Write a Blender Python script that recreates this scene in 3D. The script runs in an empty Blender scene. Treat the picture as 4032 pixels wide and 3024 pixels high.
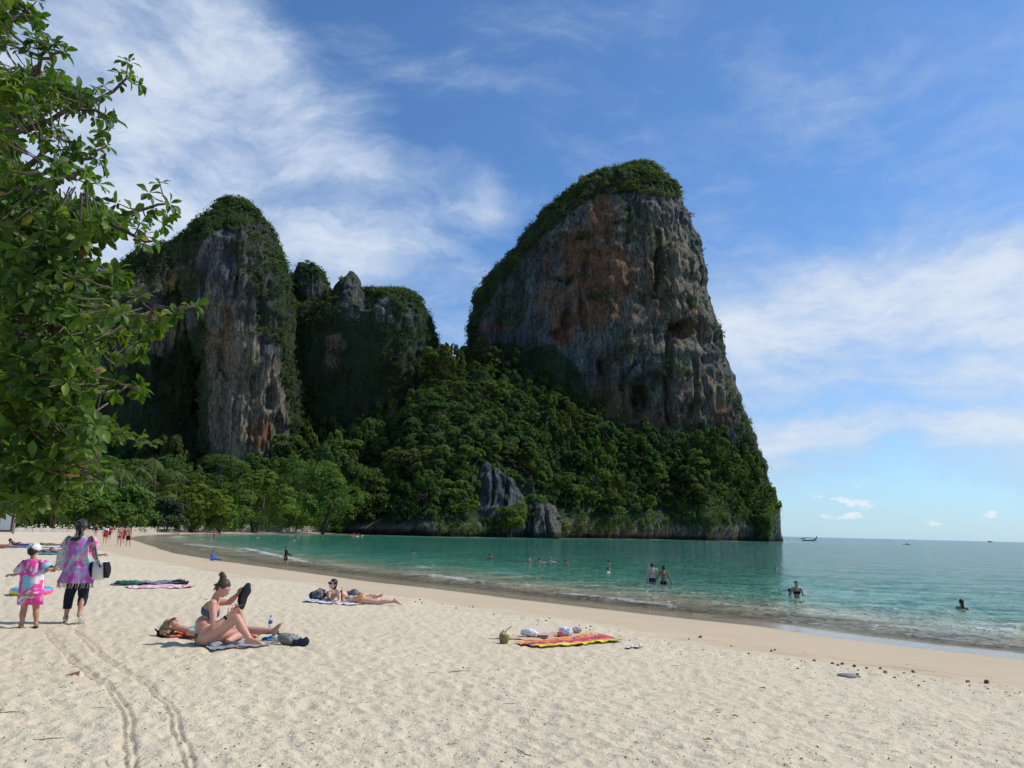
import bpy, math, random
import numpy as np
from mathutils import Vector, Matrix
rng = np.random.default_rng(7)
random.seed(7)
SC = bpy.context.scene
COL = SC.collection
# ------------------------------------------------------------------ camera
CAMZ = 2.5
FPX = 3030.0                       # focal length in photograph pixels (4032 wide)
PITCH, ROLL = math.radians(10.73), math.radians(1.37)
cam_d = bpy.data.cameras.new('camera'); cam = bpy.data.objects.new('camera', cam_d); COL.objects.link(cam)
RM = Matrix.Rotation(math.radians(90)+PITCH, 3, 'X') @ Matrix.Rotation(ROLL, 3, 'Z')
cam.matrix_world = Matrix.Translation((0, 0, CAMZ)) @ RM.to_4x4()
cam_d.sensor_width = 36.0; cam_d.lens = 36.0*FPX/4032; cam_d.clip_start = .1; cam_d.clip_end = 40000
SC.camera = cam
R3 = np.array(RM)
# ------------------------------------------------------------------ sun
SUN_EL, SUN_AZ = math.radians(46), math.radians(80)      # azimuth clockwise from +Y
sun_vec = Vector((math.cos(SUN_EL)*math.sin(SUN_AZ), math.cos(SUN_EL)*math.cos(SUN_AZ), math.sin(SUN_EL)))
sl = bpy.data.lights.new('sun', 'SUN'); sl.energy = 3.5; sl.angle = math.radians(.53); sl.color = (1, .95, .87)
so = bpy.data.objects.new('sun', sl); COL.objects.link(so)
so.rotation_euler = sun_vec.to_track_quat('Z', 'Y').to_euler(); so.location = (60, 10, 90)
SC.view_settings.view_transform = 'Standard'; SC.view_settings.look = 'None'
SC.view_settings.exposure = 0.12; SC.view_settings.gamma = 1.0; SC.view_settings.use_curve_mapping = False
SC.cycles.max_bounces = 5; SC.cycles.diffuse_bounces = 3; SC.cycles.glossy_bounces = 2
SC.cycles.transparent_max_bounces = 8; SC.cycles.transmission_bounces = 3
SC.cycles.use_adaptive_sampling = True; SC.cycles.adaptive_threshold = .02

def ray(x, y):
    d = R3 @ np.array([(x-2016)/FPX, (1512-y)/FPX, -1.0]); return d
def at(x, y, Y):
    """world point seen at photograph position x, y, at depth Y in front of the camera"""
    d = ray(x, y); return np.array([0, 0, CAMZ]) + d*(Y/d[1])
def onz(x, y, z=0.0):
    d = ray(x, y); return np.array([0, 0, CAMZ]) + d*((z-CAMZ)/d[2])
def proj(P):
    q = (P-np.array([0, 0, CAMZ])) @ R3
    w = np.maximum(-q[..., 2], 1e-3)
    return 2016+FPX*q[..., 0]/w, 1512-FPX*q[..., 1]/w
# ------------------------------------------------------------------ node helper
class NT:
    def __init__(s, tree):
        s.t = tree; s.n = tree.nodes; s.l = tree.links
    def node(s, typ, **kw):
        n = s.n.new(typ)
        for k, v in kw.items():
            setattr(n, k, v)
        return n
    def put(s, sock, v):
        if isinstance(v, bpy.types.NodeSocket): s.l.new(v, sock)
        elif v is not None: sock.default_value = v
    def math(s, op, a, b=None, c=None, clamp=False):
        n = s.node('ShaderNodeMath', operation=op, use_clamp=clamp)
        s.put(n.inputs[0], a)
        if b is not None: s.put(n.inputs[1], b)
        if c is not None: s.put(n.inputs[2], c)
        return n.outputs[0]
    def vmath(s, op, a, b=None, scale=None):
        n = s.node('ShaderNodeVectorMath', operation=op)
        s.put(n.inputs[0], a)
        if b is not None: s.put(n.inputs[1], b)
        if scale is not None: s.put(n.inputs[3], scale)
        return n.outputs['Value'] if op in ('DOT_PRODUCT', 'LENGTH', 'DISTANCE') else n.outputs[0]
    def noise(s, vec, scale=5, detail=4, rough=.55, dist=0, out=0):
        n = s.node('ShaderNodeTexNoise')
        s.put(n.inputs['Vector'], vec); n.inputs['Scale'].default_value = scale
        n.inputs['Detail'].default_value = detail; n.inputs['Roughness'].default_value = rough
        n.inputs['Distortion'].default_value = dist
        return n.outputs[out]
    def voro(s, vec, scale=5, feature='F1', out=0):
        n = s.node('ShaderNodeTexVoronoi', feature=feature)
        s.put(n.inputs['Vector'], vec); n.inputs['Scale'].default_value = scale
        return n.outputs[out]
    def mapping(s, vec, scale=(1, 1, 1), rot=(0, 0, 0), loc=(0, 0, 0)):
        n = s.node('ShaderNodeMapping')
        s.put(n.inputs['Vector'], vec); n.inputs['Scale'].default_value = scale
        n.inputs['Rotation'].default_value = rot; n.inputs['Location'].default_value = loc
        return n.outputs[0]
    def rng(s, v, a, b, c=0.0, d=1.0, smooth=True):
        n = s.node('ShaderNodeMapRange', interpolation_type='SMOOTHSTEP' if smooth else 'LINEAR')
        s.put(n.inputs[0], v)
        for i, q in enumerate((a, b, c, d)): s.put(n.inputs[1+i], q)
        return n.outputs[0]
    def mix(s, f, a, b, mode='MIX'):
        n = s.node('ShaderNodeMix', data_type='RGBA', blend_type=mode)
        s.put(n.inputs[0], f)
        for k, v in ((6, a), (7, b)):
            if isinstance(v, (tuple, list)) and len(v) == 3: v = (*v, 1)
            s.put(n.inputs[k], v)
        return n.outputs[2]
    def ramp(s, f, stops, interp='LINEAR'):
        n = s.node('ShaderNodeValToRGB'); r = n.color_ramp; r.interpolation = interp
        while len(r.elements) < len(stops): r.elements.new(.5)
        for e, (p, c) in zip(r.elements, stops):
            e.position = p; e.color = (*c, 1) if len(c) == 3 else c
        s.put(n.inputs[0], f); return n.outputs[0]
    def attr(s, name, out='Fac'):
        n = s.node('ShaderNodeAttribute', attribute_name=name); return n.outputs[out]
    def bump(s, h, strength=.5, dist=.05, normal=None):
        n = s.node('ShaderNodeBump'); s.put(n.inputs['Height'], h)
        n.inputs['Strength'].default_value = strength; n.inputs['Distance'].default_value = dist
        if normal is not None: s.l.new(normal, n.inputs['Normal'])
        return n.outputs[0]
def new_mat(name):
    m = bpy.data.materials.new(name); m.use_nodes = True
    nt = NT(m.node_tree); b = nt.n['Principled BSDF']
    return m, nt, b
# ------------------------------------------------------------------ sky
W = bpy.data.worlds.new('World'); SC.world = W; W.use_nodes = True
wt = NT(W.node_tree); wt.n.clear()
SKY = 0.13
sky = wt.node('ShaderNodeTexSky', sky_type='NISHITA', sun_disc=False)
sky.sun_elevation = SUN_EL; sky.sun_rotation = SUN_AZ; sky.altitude = 0
sky.air_density = 1.0; sky.dust_density = .35; sky.ozone_density = 3.0
gv = wt.node('ShaderNodeTexCoord').outputs['Generated']
warp = wt.vmath('SUBTRACT', wt.noise(gv, 2.2, 3, .5, out=1), (.5, .5, .5))
dw = wt.vmath('ADD', gv, wt.vmath('SCALE', warp, scale=.16))
warp2 = wt.vmath('SUBTRACT', wt.noise(gv, 14.0, 4, .6, out=1), (.5, .5, .5))
dw = wt.vmath('ADD', dw, wt.vmath('SCALE', warp2, scale=.035))
def nrm(v):
    v = np.array(v, float); return v/np.linalg.norm(v)
def seg_mask(p1, p2, r0, r1, k):
    a, b = nrm(ray(*p1)), nrm(ray(*p2)); ab = b-a
    rel = wt.vmath('SUBTRACT', dw, tuple(a))
    t = wt.math('MULTIPLY', wt.vmath('DOT_PRODUCT', rel, tuple(ab)), 1/float(ab@ab), clamp=True)
    d = wt.vmath('LENGTH', wt.vmath('SUBTRACT', rel, wt.vmath('SCALE', tuple(ab), scale=t)))
    return wt.rng(d, r1, r0, 0.0, k)
CLOUDS = [((-300, 100), (500, 700), .14, .40, .88), ((750, -50), (1350, 640), .02, .16, .92), ((200, 950), (1300, 1000), .05, .24, .86), ((900, 1150), (2100, 1250), .0, .16, .62),
          ((1250, 700), (1880, 880), .0, .10, .98), ((1500, 850), (1850, 1080), .0, .05, .8), ((1300, 1150), (2000, 1350), .03, .2, .62),
          ((2950, 1270), (4600, 1200), .02, .19, .98), ((2650, 1420), (4300, 1500), .0, .15, .92),
          ((2950, 1780), (4400, 1710), .01, .07, 1.0), ((2900, 1900), (4400, 1870), .0, .06, .78), ((2700, 100), (3400, 560), .0, .16, .50), ((2000, 100), (2750, 60), .0, .14, .40), ((1500, 0), (1650, 300), .0, .12, .42),
          ((3300, 480), (4300, 200), .0, .2, .44), ((2700, 750), (3600, 820), .0, .13, .40), ((2600, 1960), (4500, 1990), .0, .05, .55), ((-2500, 900), (-600, 500), .2, .5, .8),
          ((4700, 900), (7000, 600), .1, .5, .6)]
mask = None
for p1, p2, r0, r1, k in CLOUDS:
    mk_ = seg_mask(p1, p2, r0, r1, k)
    mask = mk_ if mask is None else wt.math('MAXIMUM', mask, mk_)
mask = wt.math('MAXIMUM', mask, wt.rng(wt.noise(dw, 1.3, 2, .5), .5, .8, .05, .5))
streak = wt.mapping(dw, scale=(1, 1, 2.6), rot=(0.25, .5, .3))
cn = wt.noise(streak, 5.0, 9, .64, .25)
cn2 = wt.noise(streak, 22.0, 6, .6, .4)
dens = wt.math('ADD', wt.math('MULTIPLY', mask, 1.02), wt.math('MULTIPLY', wt.math('SUBTRACT', cn, .52), 1.25))
dens = wt.math('ADD', dens, wt.math('MULTIPLY', wt.math('SUBTRACT', cn2, .5), .3))
fac = wt.rng(dens, .22, 1.12, 0.0, .94)
ccol = wt.mix(wt.rng(dens, .5, 1.25), (3.3, 4.2, 5.7), (5.3, 5.8, 6.5))
skyc = wt.mix(1.0, sky.outputs[0], (.62, .86, 1.08), 'MULTIPLY')
# low, pale air near the horizon and small bright cumulus tops
el = wt.node('ShaderNodeSeparateXYZ'); wt.l.new(gv, el.inputs[0])
haz = wt.rng(el.outputs[2], .16, -.01, 0, .55)
skyc = wt.mix(haz, skyc, (3.3, 4.7, 6.3))
puff = wt.noise(wt.mapping(gv, scale=(1, 1, 2.2)), 26, 5, .55)
pf = wt.math('MULTIPLY', wt.rng(puff, .56, .66), wt.math('MULTIPLY', wt.rng(el.outputs[2], .005, .02), wt.rng(el.outputs[2], .075, .04)))
skyc = wt.mix(fac, skyc, ccol)
skyc = wt.mix(wt.math('MULTIPLY', pf, .8), skyc, (6.0, 6.3, 6.8))
bg = wt.node('ShaderNodeBackground'); bg.inputs[1].default_value = SKY
wt.l.new(skyc, bg.inputs[0])
wo = wt.node('ShaderNodeOutputWorld'); wt.l.new(bg.outputs[0], wo.inputs[0])
W.cycles.sampling_method = 'MANUAL'; W.cycles.sample_map_resolution = 512
# ------------------------------------------------------------------ numpy noise
def _h(ix, iy, iz, seed):
    n = (ix.astype(np.int64)*374761393 + iy.astype(np.int64)*668265263 + iz.astype(np.int64)*2147483647 + seed*1274126177) & 0xffffffff
    n = ((n ^ (n >> 13))*1274126177) & 0xffffffff
    n = ((n ^ (n >> 16))*2246822519) & 0xffffffff
    return ((n ^ (n >> 15)) & 0xffffff)/float(0xffffff)
def vn(x, y, z=0.0, seed=0):
    x, y, z = np.broadcast_arrays(np.asarray(x, float), np.asarray(y, float), np.asarray(z, float))
    ix, iy, iz = np.floor(x), np.floor(y), np.floor(z)
    fx, fy, fz = x-ix, y-iy, z-iz
    fx, fy, fz = [f*f*(3-2*f) for f in (fx, fy, fz)]
    r = 0
    for a in (0, 1):
        for b in (0, 1):
            for c in (0, 1):
                w = (fx if a else 1-fx)*(fy if b else 1-fy)*(fz if c else 1-fz)
                r = r + w*_h(ix+a, iy+b, iz+c, seed)
    return r
def fbm(x, y, z=0.0, seed=0, oct=4, g=.5):
    s = 0; a = 1; t = 0
    for i in range(oct):
        s = s+a*vn(np.asarray(x)*2**i, np.asarray(y)*2**i, np.asarray(z)*2**i, seed+i*17); t += a; a *= g
    return s/t
def sstep(a, b, x):
    t = np.clip((np.asarray(x, float)-a)/(b-a), 0, 1); return t*t*(3-2*t)
def seg_dist(X, Y, pts):
    """distance to a polyline and the arc length of the nearest point"""
    pts = np.asarray(pts, float); best = np.full(X.shape, 1e9); arc = np.zeros(X.shape); L = 0
    for (ax, ay), (bx, by) in zip(pts[:-1], pts[1:]):
        dx, dy = bx-ax, by-ay; l2 = dx*dx+dy*dy+1e-12
        t = np.clip(((X-ax)*dx+(Y-ay)*dy)/l2, 0, 1)
        d = np.hypot(X-ax-t*dx, Y-ay-t*dy); m = d < best
        best = np.where(m, d, best); arc = np.where(m, L+t*math.sqrt(l2), arc); L += math.sqrt(l2)
    return best, arc
def in_poly(X, Y, pts):
    r = np.zeros(np.shape(X), bool); n = len(pts)
    for i in range(n):
        x1, y1 = pts[i]; x2, y2 = pts[(i+1) % n]
        c = ((y1 > Y) != (y2 > Y)) & (X < (x2-x1)*(Y-y1)/((y2-y1) if y2 != y1 else 1e-9)+x1)
        r ^= c
    return r
def cells(X, Y, size, seed, rot=0.0, ax=1.0):
    """jittered-cell distance (0 at a cell's centre) and a random value of the nearest cell"""
    c, s = math.cos(rot), math.sin(rot)
    U, V = (X*c+Y*s)/size, (-X*s+Y*c)/(size*ax)
    iu, iv = np.floor(U), np.floor(V); best = np.full(U.shape, 9.0); val = np.zeros(U.shape); sx = np.zeros(U.shape)
    for a in (-1, 0, 1):
        for b in (-1, 0, 1):
            cu, cv = iu+a, iv+b
            pu = cu+.15+.7*_h(cu, cv, cu*0, seed); pv = cv+.15+.7*_h(cu, cv, cu*0+1, seed)
            d = np.hypot(U-pu, V-pv); m = d < best
            best = np.where(m, d, best); val = np.where(m, _h(cu, cv, cu*0+2, seed), val); sx = np.where(m, U-pu, sx)
    return best, val, sx
# ------------------------------------------------------------------ object helpers
ORG = {}
def org(o): return ORG.get(o.name, np.zeros(3)) if o is not None else np.zeros(3)
def tag(o, label=None, cat=None, group=None, kind=None):
    if label: o['label'] = label
    if cat: o['category'] = cat
    if group: o['group'] = group
    if kind: o['kind'] = kind
    return o
def mesh_np(name, V, F, mats=None, smooth=True, attrs=None, mi=None):
    V = np.asarray(V, np.float32); F = [np.asarray(f, np.int32) for f in (F if isinstance(F, list) else [F])]
    F = [f for f in F if len(f)]
    me = bpy.data.meshes.new(name)
    nl = sum(f.size for f in F); nf = sum(len(f) for f in F)
    me.vertices.add(len(V)); me.vertices.foreach_set('co', V.ravel())
    me.loops.add(nl); me.polygons.add(nf)
    me.loops.foreach_set('vertex_index', np.concatenate([f.ravel() for f in F]))
    tot = np.concatenate([np.full(len(f), f.shape[1], np.int32) for f in F])
    st = np.concatenate([[0], np.cumsum(tot)[:-1]]).astype(np.int32)
    me.polygons.foreach_set('loop_start', st)
    me.polygons.foreach_set('use_smooth', np.full(nf, smooth))
    for m in (mats or []): me.materials.append(m)
    if mi is not None: me.polygons.foreach_set('material_index', np.asarray(mi, np.int32))
    for k, v in (attrs or {}).items():
        v = np.asarray(v, np.float32)
        if v.ndim == 1:
            me.attributes.new(k, 'FLOAT', 'POINT').data.foreach_set('value', v)
        else:
            me.attributes.new(k, 'FLOAT_COLOR', 'POINT').data.foreach_set('color', np.c_[v, np.ones(len(v))].astype(np.float32).ravel())
    me.update(calc_edges=True); me.validate()
    return me
def obj(name, me, parent=None, loc=None):
    o = bpy.data.objects.new(name, me); COL.objects.link(o)
    if parent is not None: o.parent = parent
    if loc is not None: o.location = loc
    return o
def mk(name, V, F, mat, parent=None, smooth=True, attrs=None, origin=None, mi=None):
    """mesh object from world-space vertices; the parent's own place is taken off"""
    V = np.asarray(V, float)
    mats = mat if isinstance(mat, list) else [mat]
    if parent is None:
        c = np.array(origin if origin is not None else [0, 0, 0], float)
        o = obj(name, mesh_np(name, V-c, F, mats, smooth, attrs, mi)); o.location = c; ORG[o.name] = c
    else:
        c = org(parent)
        o = obj(name, mesh_np(name, V-c, F, mats, smooth, attrs, mi), parent); ORG[o.name] = c
    return o
def thing(name, loc, label, cat, group=None):
    o = obj(name, None); o.location = loc; o.empty_display_size = .2; ORG[o.name] = np.array(loc, float)
    return tag(o, label, cat, group)
def copy_tree(o, parent=None):
    c = o.copy(); COL.objects.link(c)
    if parent is not None: c.parent = parent
    for ch in o.children: copy_tree(ch, c)
    return c
class MB:
    """collects simple solids as vertices and faces (triangles and quads)"""
    def __init__(s): s.V = []; s.Q = []; s.T = []; s.n = 0; s.A = []
    def add(s, V, Q=(), T=()):
        s.V.append(np.asarray(V, float)); 
        if len(Q): s.Q.append(np.asarray(Q)+s.n)
        if len(T): s.T.append(np.asarray(T)+s.n)
        s.n += len(V)
    def box(s, c, size, rot=None):
        v = np.array([[x, y, z] for x in (-.5, .5) for y in (-.5, .5) for z in (-.5, .5)])*np.array(size)
        if rot is not None: v = v @ np.array(rot).T
        s.add(v+np.array(c), [[0, 1, 3, 2], [4, 6, 7, 5], [0, 4, 5, 1], [2, 3, 7, 6], [0, 2, 6, 4], [1, 5, 7, 3]])
    def tube(s, pts, rad, seg=8, caps=True, flat=None):
        pts = np.asarray(pts, float); n = len(pts); rad = np.broadcast_to(rad, (n,))
        tan = np.gradient(pts, axis=0); tan /= np.linalg.norm(tan, axis=1)[:, None]+1e-9
        up = np.array([0, 0, 1.]) if abs(tan[0][2]) < .9 else np.array([1., 0, 0])
        u = np.cross(tan[0], up); u /= np.linalg.norm(u); V = []
        a = np.arange(seg)/seg*2*np.pi
        for i in range(n):
            u = u-tan[i]*(u@tan[i]); u /= np.linalg.norm(u)+1e-9; w = np.cross(tan[i], u)
            V.append(pts[i]+rad[i]*(np.cos(a)[:, None]*u+np.sin(a)[:, None]*w*(flat or 1)))
        V = np.concatenate(V); Q = []
        i = np.arange(n-1)[:, None]*seg; j = np.arange(seg)[None]; k = (j+1) % seg
        Q = np.stack([i+j, i+k, i+seg+k, i+seg+j], -1).reshape(-1, 4); T = []
        if caps:
            V = np.concatenate([V, pts[:1], pts[-1:]]); c0, c1 = n*seg, n*seg+1
            j = np.arange(seg); k = (j+1) % seg
            T = np.concatenate([np.stack([k, j, j*0+c0], -1), np.stack([(n-1)*seg+j, (n-1)*seg+k, j*0+c1], -1)])
        s.add(V, Q, T)
    def cap(s, p0, r0, p1, r1, seg=10):
        """tapered capsule"""
        p0, p1 = np.array(p0, float), np.array(p1, float); d = p1-p0; L = np.linalg.norm(d)+1e-9; d = d/L
        ph = np.radians([-88, -60, -30, 0])
        pts = [p0+d*r0*math.sin(p) for p in ph]+[p1-d*r1*math.sin(p) for p in ph[::-1]]
        rr = [r0*math.cos(p) for p in ph]+[r1*math.cos(p) for p in ph[::-1]]
        # keep the frame steady: build by hand along the axis d
        up = np.array([0, 0, 1.]) if abs(d[2]) < .9 else np.array([1., 0, 0])
        u = np.cross(d, up); u /= np.linalg.norm(u); w = np.cross(d, u); a = np.arange(seg)/seg*2*np.pi
        ring = np.cos(a)[:, None]*u+np.sin(a)[:, None]*w
        V = np.concatenate([p+r*ring for p, r in zip(pts, rr)]+[pts[0][None], pts[-1][None]]); n = len(pts)
        i = np.arange(n-1)[:, None]*seg; j = np.arange(seg)[None]; k = (j+1) % seg
        Q = np.stack([i+j, i+k, i+seg+k, i+seg+j], -1).reshape(-1, 4)
        j = np.arange(seg); k = (j+1) % seg
        T = np.concatenate([np.stack([k, j, j*0+n*seg], -1), np.stack([(n-1)*seg+j, (n-1)*seg+k, j*0+n*seg+1], -1)])
        s.add(V, Q, T)
    def ell(s, c, r, fr=None, nu=14, nv=9):
        """ellipsoid; fr = 3 axes as rows"""
        th = np.linspace(0, np.pi, nv)[1:-1]; a = np.arange(nu)/nu*2*np.pi
        V = np.array([[math.sin(t)*math.cos(q), math.sin(t)*math.sin(q), math.cos(t)] for t in th for q in a]+[[0, 0, 1], [0, 0, -1]])
        V = V*np.array(r)
        if fr is not None: V = V @ np.array(fr)
        n = nv-2; i = np.arange(n-1)[:, None]*nu; j = np.arange(nu)[None]; k = (j+1) % nu
        Q = np.stack([i+j, i+nu+j, i+nu+k, i+k], -1).reshape(-1, 4); j = np.arange(nu); k = (j+1) % nu
        T = np.concatenate([np.stack([j, k, j*0+n*nu], -1), np.stack([(n-1)*nu+k, (n-1)*nu+j, j*0+n*nu+1], -1)])
        s.add(V+np.array(c), Q, T)
    def loft(s, rings, seg=28, closed=(True, True), fold=None):
        """rings: (centre, u axis, v axis, ru, rv)"""
        V = []; a = np.arange(seg)/seg*2*np.pi
        for i, (c, u, v, ru, rv) in enumerate(rings):
            f = 1 if fold is None else 1+fold(i/(len(rings)-1), a)
            V.append(np.array(c)+(np.cos(a)*ru*f)[:, None]*np.array(u)+(np.sin(a)*rv*f)[:, None]*np.array(v))
        n = len(rings); T = []
        i = np.arange(n-1)[:, None]*seg; j = np.arange(seg)[None]; k = (j+1) % seg
        Q = np.stack([i+j, i+k, i+seg+k, i+seg+j], -1).reshape(-1, 4)
        j = np.arange(seg); k = (j+1) % seg; m = n*seg
        if closed[0]: V.append(np.array(rings[0][0])[None]); T.append(np.stack([k, j, j*0+m], -1)); m += 1
        if closed[1]: V.append(np.array(rings[-1][0])[None]); T.append(np.stack([(n-1)*seg+j, (n-1)*seg+k, j*0+m], -1))
        s.add(np.concatenate(V), Q, np.concatenate(T) if T else ())
    def get(s):
        V = np.concatenate(s.V); F = []
        if s.Q: F.append(np.concatenate(s.Q))
        if s.T: F.append(np.concatenate(s.T))
        return V, F
    def build(s, name, mat, parent=None, smooth=True, origin=None):
        V, F = s.get(); return mk(name, V, F, mat, parent, smooth, origin=origin)
def grid_faces(nr, nc, keep=None):
    i = np.arange(nr-1)[:, None]*nc; j = np.arange(nc-1)[None]
    Q = np.stack([i+j, i+j+1, i+nc+j+1, i+nc+j], -1).reshape(-1, 4)
    if keep is not None: Q = Q[keep.ravel()[Q].any(1)]
    return Q
def compact(V, Q, attrs):
    u, inv = np.unique(Q, return_inverse=True)
    return V[u], inv.reshape(Q.shape), {k: a[u] for k, a in attrs.items()}
# ------------------------------------------------------------------ shoreline (measured on the photograph, water level 0)
SHORE_PX = [(4025, 2604), (3603, 2559), (3302, 2520), (3001, 2474), (2693, 2441), (2314, 2397), (2042, 2365), (1771, 2329),
            (1500, 2299), (1133, 2248), (875, 2212), (700, 2182), (607, 2152), (515, 2122), (566, 2111), (649, 2106), (855, 2102),
            (1133, 2101.5), (1339, 2102.5), (1420, 2104)]
shore = [tuple(onz(x, y)[:2]) for x, y in SHORE_PX]
CLIFFLINE_PX = [(1560, 2108.5), (1700, 2113), (1950, 2116), (2194, 2118), (2420, 2122), (2649, 2126), (2800, 2129.5), (2966, 2132)]
cliffline = [tuple(onz(x, y)[:2]) for x, y in CLIFFLINE_PX]
p0 = np.array(shore[0])
shore = [(900, -900), (120, -95), (45, -22), (p0[0]+9, p0[1]-8)]+shore
LAND = shore+cliffline+[(116, 345), (124, 380), (118, 420), (80, 520), (-60, 800), (-3000, 4000), (-6000, -6000), (900, -6000)]
SHORE_ALL = shore+cliffline+[(116, 345), (124, 380), (118, 420), (80, 520)]
def shore_s(X, Y):
    d, _ = seg_dist(X, Y, SHORE_ALL)
    return np.where(in_poly(X, Y, LAND), d, -d)
TRK = []
for pts in ([(295, 280), (330, 345), (400, 400), (450, 460), (520, 520), (580, 570), (680, 620), (720, 690), (775, 770), (800, 840), (795, 900), (800, 960), (815, 1030), (815, 1160)],
            [(480, 285), (540, 350), (620, 420), (700, 480), (790, 540), (870, 580), (930, 610), (970, 680), (1040, 730), (1080, 800), (1095, 880), (1120, 950), (1160, 1020), (1185, 1160)]):
    TRK.append([tuple(onz(x*.633, 2300+y*.633, .93)[:2]) for x, y in pts])
for pts in ([(1120, 1030), (1200, 1090), (1230, 1140), (1130, 1230), (1020, 1320), (820, 1440), (610, 1500)], [(1230, 990), (1400, 1060), (1480, 1140), (1370, 1230), (1200, 1330), (1040, 1400), (950, 1500)]):
    TRK.append([tuple(onz(x*.3165, 2000+y*.3165, .93)[:2]) for x, y in pts])
def sand_h(X, Y, s=None, fine=True, full=False):
    X = np.asarray(X, float); Y = np.asarray(Y, float)
    if s is None: s = shore_s(X, Y)
    z = np.interp(s, [-400, -60, -30, -12, -3, -1.5, 0, 3, 8, 14, 25, 60, 500], [-6, -3.4, -2.1, -.85, -.13, 0, .06, .26, .66, .88, .97, 1.15, 3])
    z = z*np.where(s > 0, 1-.35*sstep(120, 175, Y), 1)
    dry = sstep(6.3, 8.6, s+1.6*(fbm(X*.5, Y*.5, 0, 3, 3)-.5)*2)
    tr = np.zeros(X.shape)
    if fine:
        z = z+dry*.05*(fbm(X*.7, Y*.7, 0, 5, 3)-.5)*2*.6
        d1, v1, _ = cells(X, Y, .21, 11, .5, 1.6); d2, v2, _ = cells(X, Y, .12, 23, 1.1, 1.5); d3, v3, _ = cells(X, Y, .34, 31, -.3, 2.0)
        z = z-dry*(.011*(v1 > .25)*np.exp(-(d1/.28)**2)*(.4+v1)+.007*np.exp(-(d2/.33)**2)*(v2 > .3)+.017*(v3 > .62)*np.exp(-(d3/.22)**2))
        z = z+dry*.007*np.exp(-((d1-.52)/.13)**2)
        z = z+dry*(.016*(fbm(X*9, Y*9, 0, 9, 3)-.5)*2+.008*(1-np.abs(2*fbm(X*14, Y*14, 0, 19, 2)-1)))
        z = z+(1-dry)*.006*(fbm(X*2, Y*1.2, 0, 41, 3)-.5)*2*sstep(0, 3, s)
        m = (Y < 16) & (Y > 3) & (np.abs(X) < 12)
        if m.any():
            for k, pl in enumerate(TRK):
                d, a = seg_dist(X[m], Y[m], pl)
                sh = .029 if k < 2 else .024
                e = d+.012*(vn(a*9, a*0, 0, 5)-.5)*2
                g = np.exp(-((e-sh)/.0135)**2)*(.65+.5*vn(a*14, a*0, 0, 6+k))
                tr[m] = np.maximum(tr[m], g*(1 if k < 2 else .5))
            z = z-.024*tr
    if full: return z, s, dry, tr
    return z
def ghit(x, y):
    """where the photograph's ray meets the beach"""
    p = onz(x, y, .9)
    for _ in range(8):
        z = float(sand_h(np.array([p[0]]), np.array([p[1]]), fine=False)[0]); p = onz(x, y, z)
    return p
def gz(X, Y): return float(sand_h(np.array([X], float), np.array([Y], float))[0])
# ------------------------------------------------------------------ beach and sea bed: one sheet
fa = np.radians(np.concatenate([np.linspace(-44, -37, 20)[:-1], np.linspace(-36, 36, 590), np.linspace(37, 44, 20)[1:]])); ca = np.radians(np.concatenate([np.arange(-180, -45, 3.), ]))
ang = np.concatenate([ca, fa, -ca[::-1]])
rad = [.3, 1, 2, 3, 4]
r = 4.6
while r < 60: rad.append(r); r += max(.017, .00068*r*r)
while r < 9000: rad.append(r); r *= 1.045
rad = np.array(rad+[15000.])
A, Rr = np.meshgrid(ang, rad); X = Rr*np.sin(A); Y = Rr*np.cos(A)
z, s, dry, tr = sand_h(X, Y, full=True)
SR = 0.0
# stuff far inland lies flat
m_sand, nt, b = new_mat('sand')
geo = nt.node('ShaderNodeNewGeometry').outputs['Position']
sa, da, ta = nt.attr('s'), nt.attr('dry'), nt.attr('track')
n1 = nt.noise(geo, .35, 4, .6); n2 = nt.noise(geo, 9, 5, .7); n3 = nt.noise(geo, 60, 2, .6)
dryc = nt.mix(n1, (.64, .535, .375), (.745, .635, .455))
dryc = nt.mix(nt.math('MULTIPLY', nt.rng(n2, .55, .75), .35), dryc, (.46, .375, .27))
dryc = nt.mix(nt.math('MULTIPLY', nt.rng(n3, .64, .72), .35), dryc, (.34, .27, .19))
damp = nt.mix(n1, (.52, .41, .275), (.60, .48, .33))
line = nt.math('MULTIPLY', nt.rng(sa, 9.6, 7.9), nt.rng(sa, 5.6, 7.0))
damp = nt.mix(nt.math('MULTIPLY', line, nt.rng(nt.noise(nt.mapping(geo, scale=(1, 1, 1)), 1.6, 5, .7), .45, .6, 0, .5)), damp, (.36, .26, .165))
c = nt.mix(da, damp, dryc)
c = nt.mix(nt.math('MULTIPLY', ta, .55), c, (.30, .235, .16))  # ruts tinted as damp sand, with the grooves' shade painted into the colour
wet = nt.rng(nt.math('ADD', sa, nt.math('MULTIPLY', nt.math('SUBTRACT', nt.noise(geo, .25, 3), .5), 1.0)), .9, .05)
c = nt.mix(wet, c, (.42, .34, .235))
nt.put(b.inputs['Base Color'], c)
nt.put(b.inputs['Roughness'], nt.rng(wet, 0, 1, .85, .12))
b.inputs['IOR'].default_value = 1.22
nt.put(b.inputs['Specular IOR Level'], nt.rng(wet, 0, 1, .1, .6))
hh = nt.math('ADD', nt.noise(geo, 14, 5, .65), nt.math('MULTIPLY', nt.noise(geo, 55, 3, .6), .4))
bs = nt.bump(nt.math('MULTIPLY', hh, nt.rng(da, 0, 1, .12, 1)), .8, .035)
nt.put(b.inputs['Normal'], bs)
V = np.stack([X, Y, z], -1).reshape(-1, 3)
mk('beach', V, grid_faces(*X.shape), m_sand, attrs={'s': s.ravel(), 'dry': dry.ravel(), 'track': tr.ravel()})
tag(bpy.data.objects['beach'], kind='structure')
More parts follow.
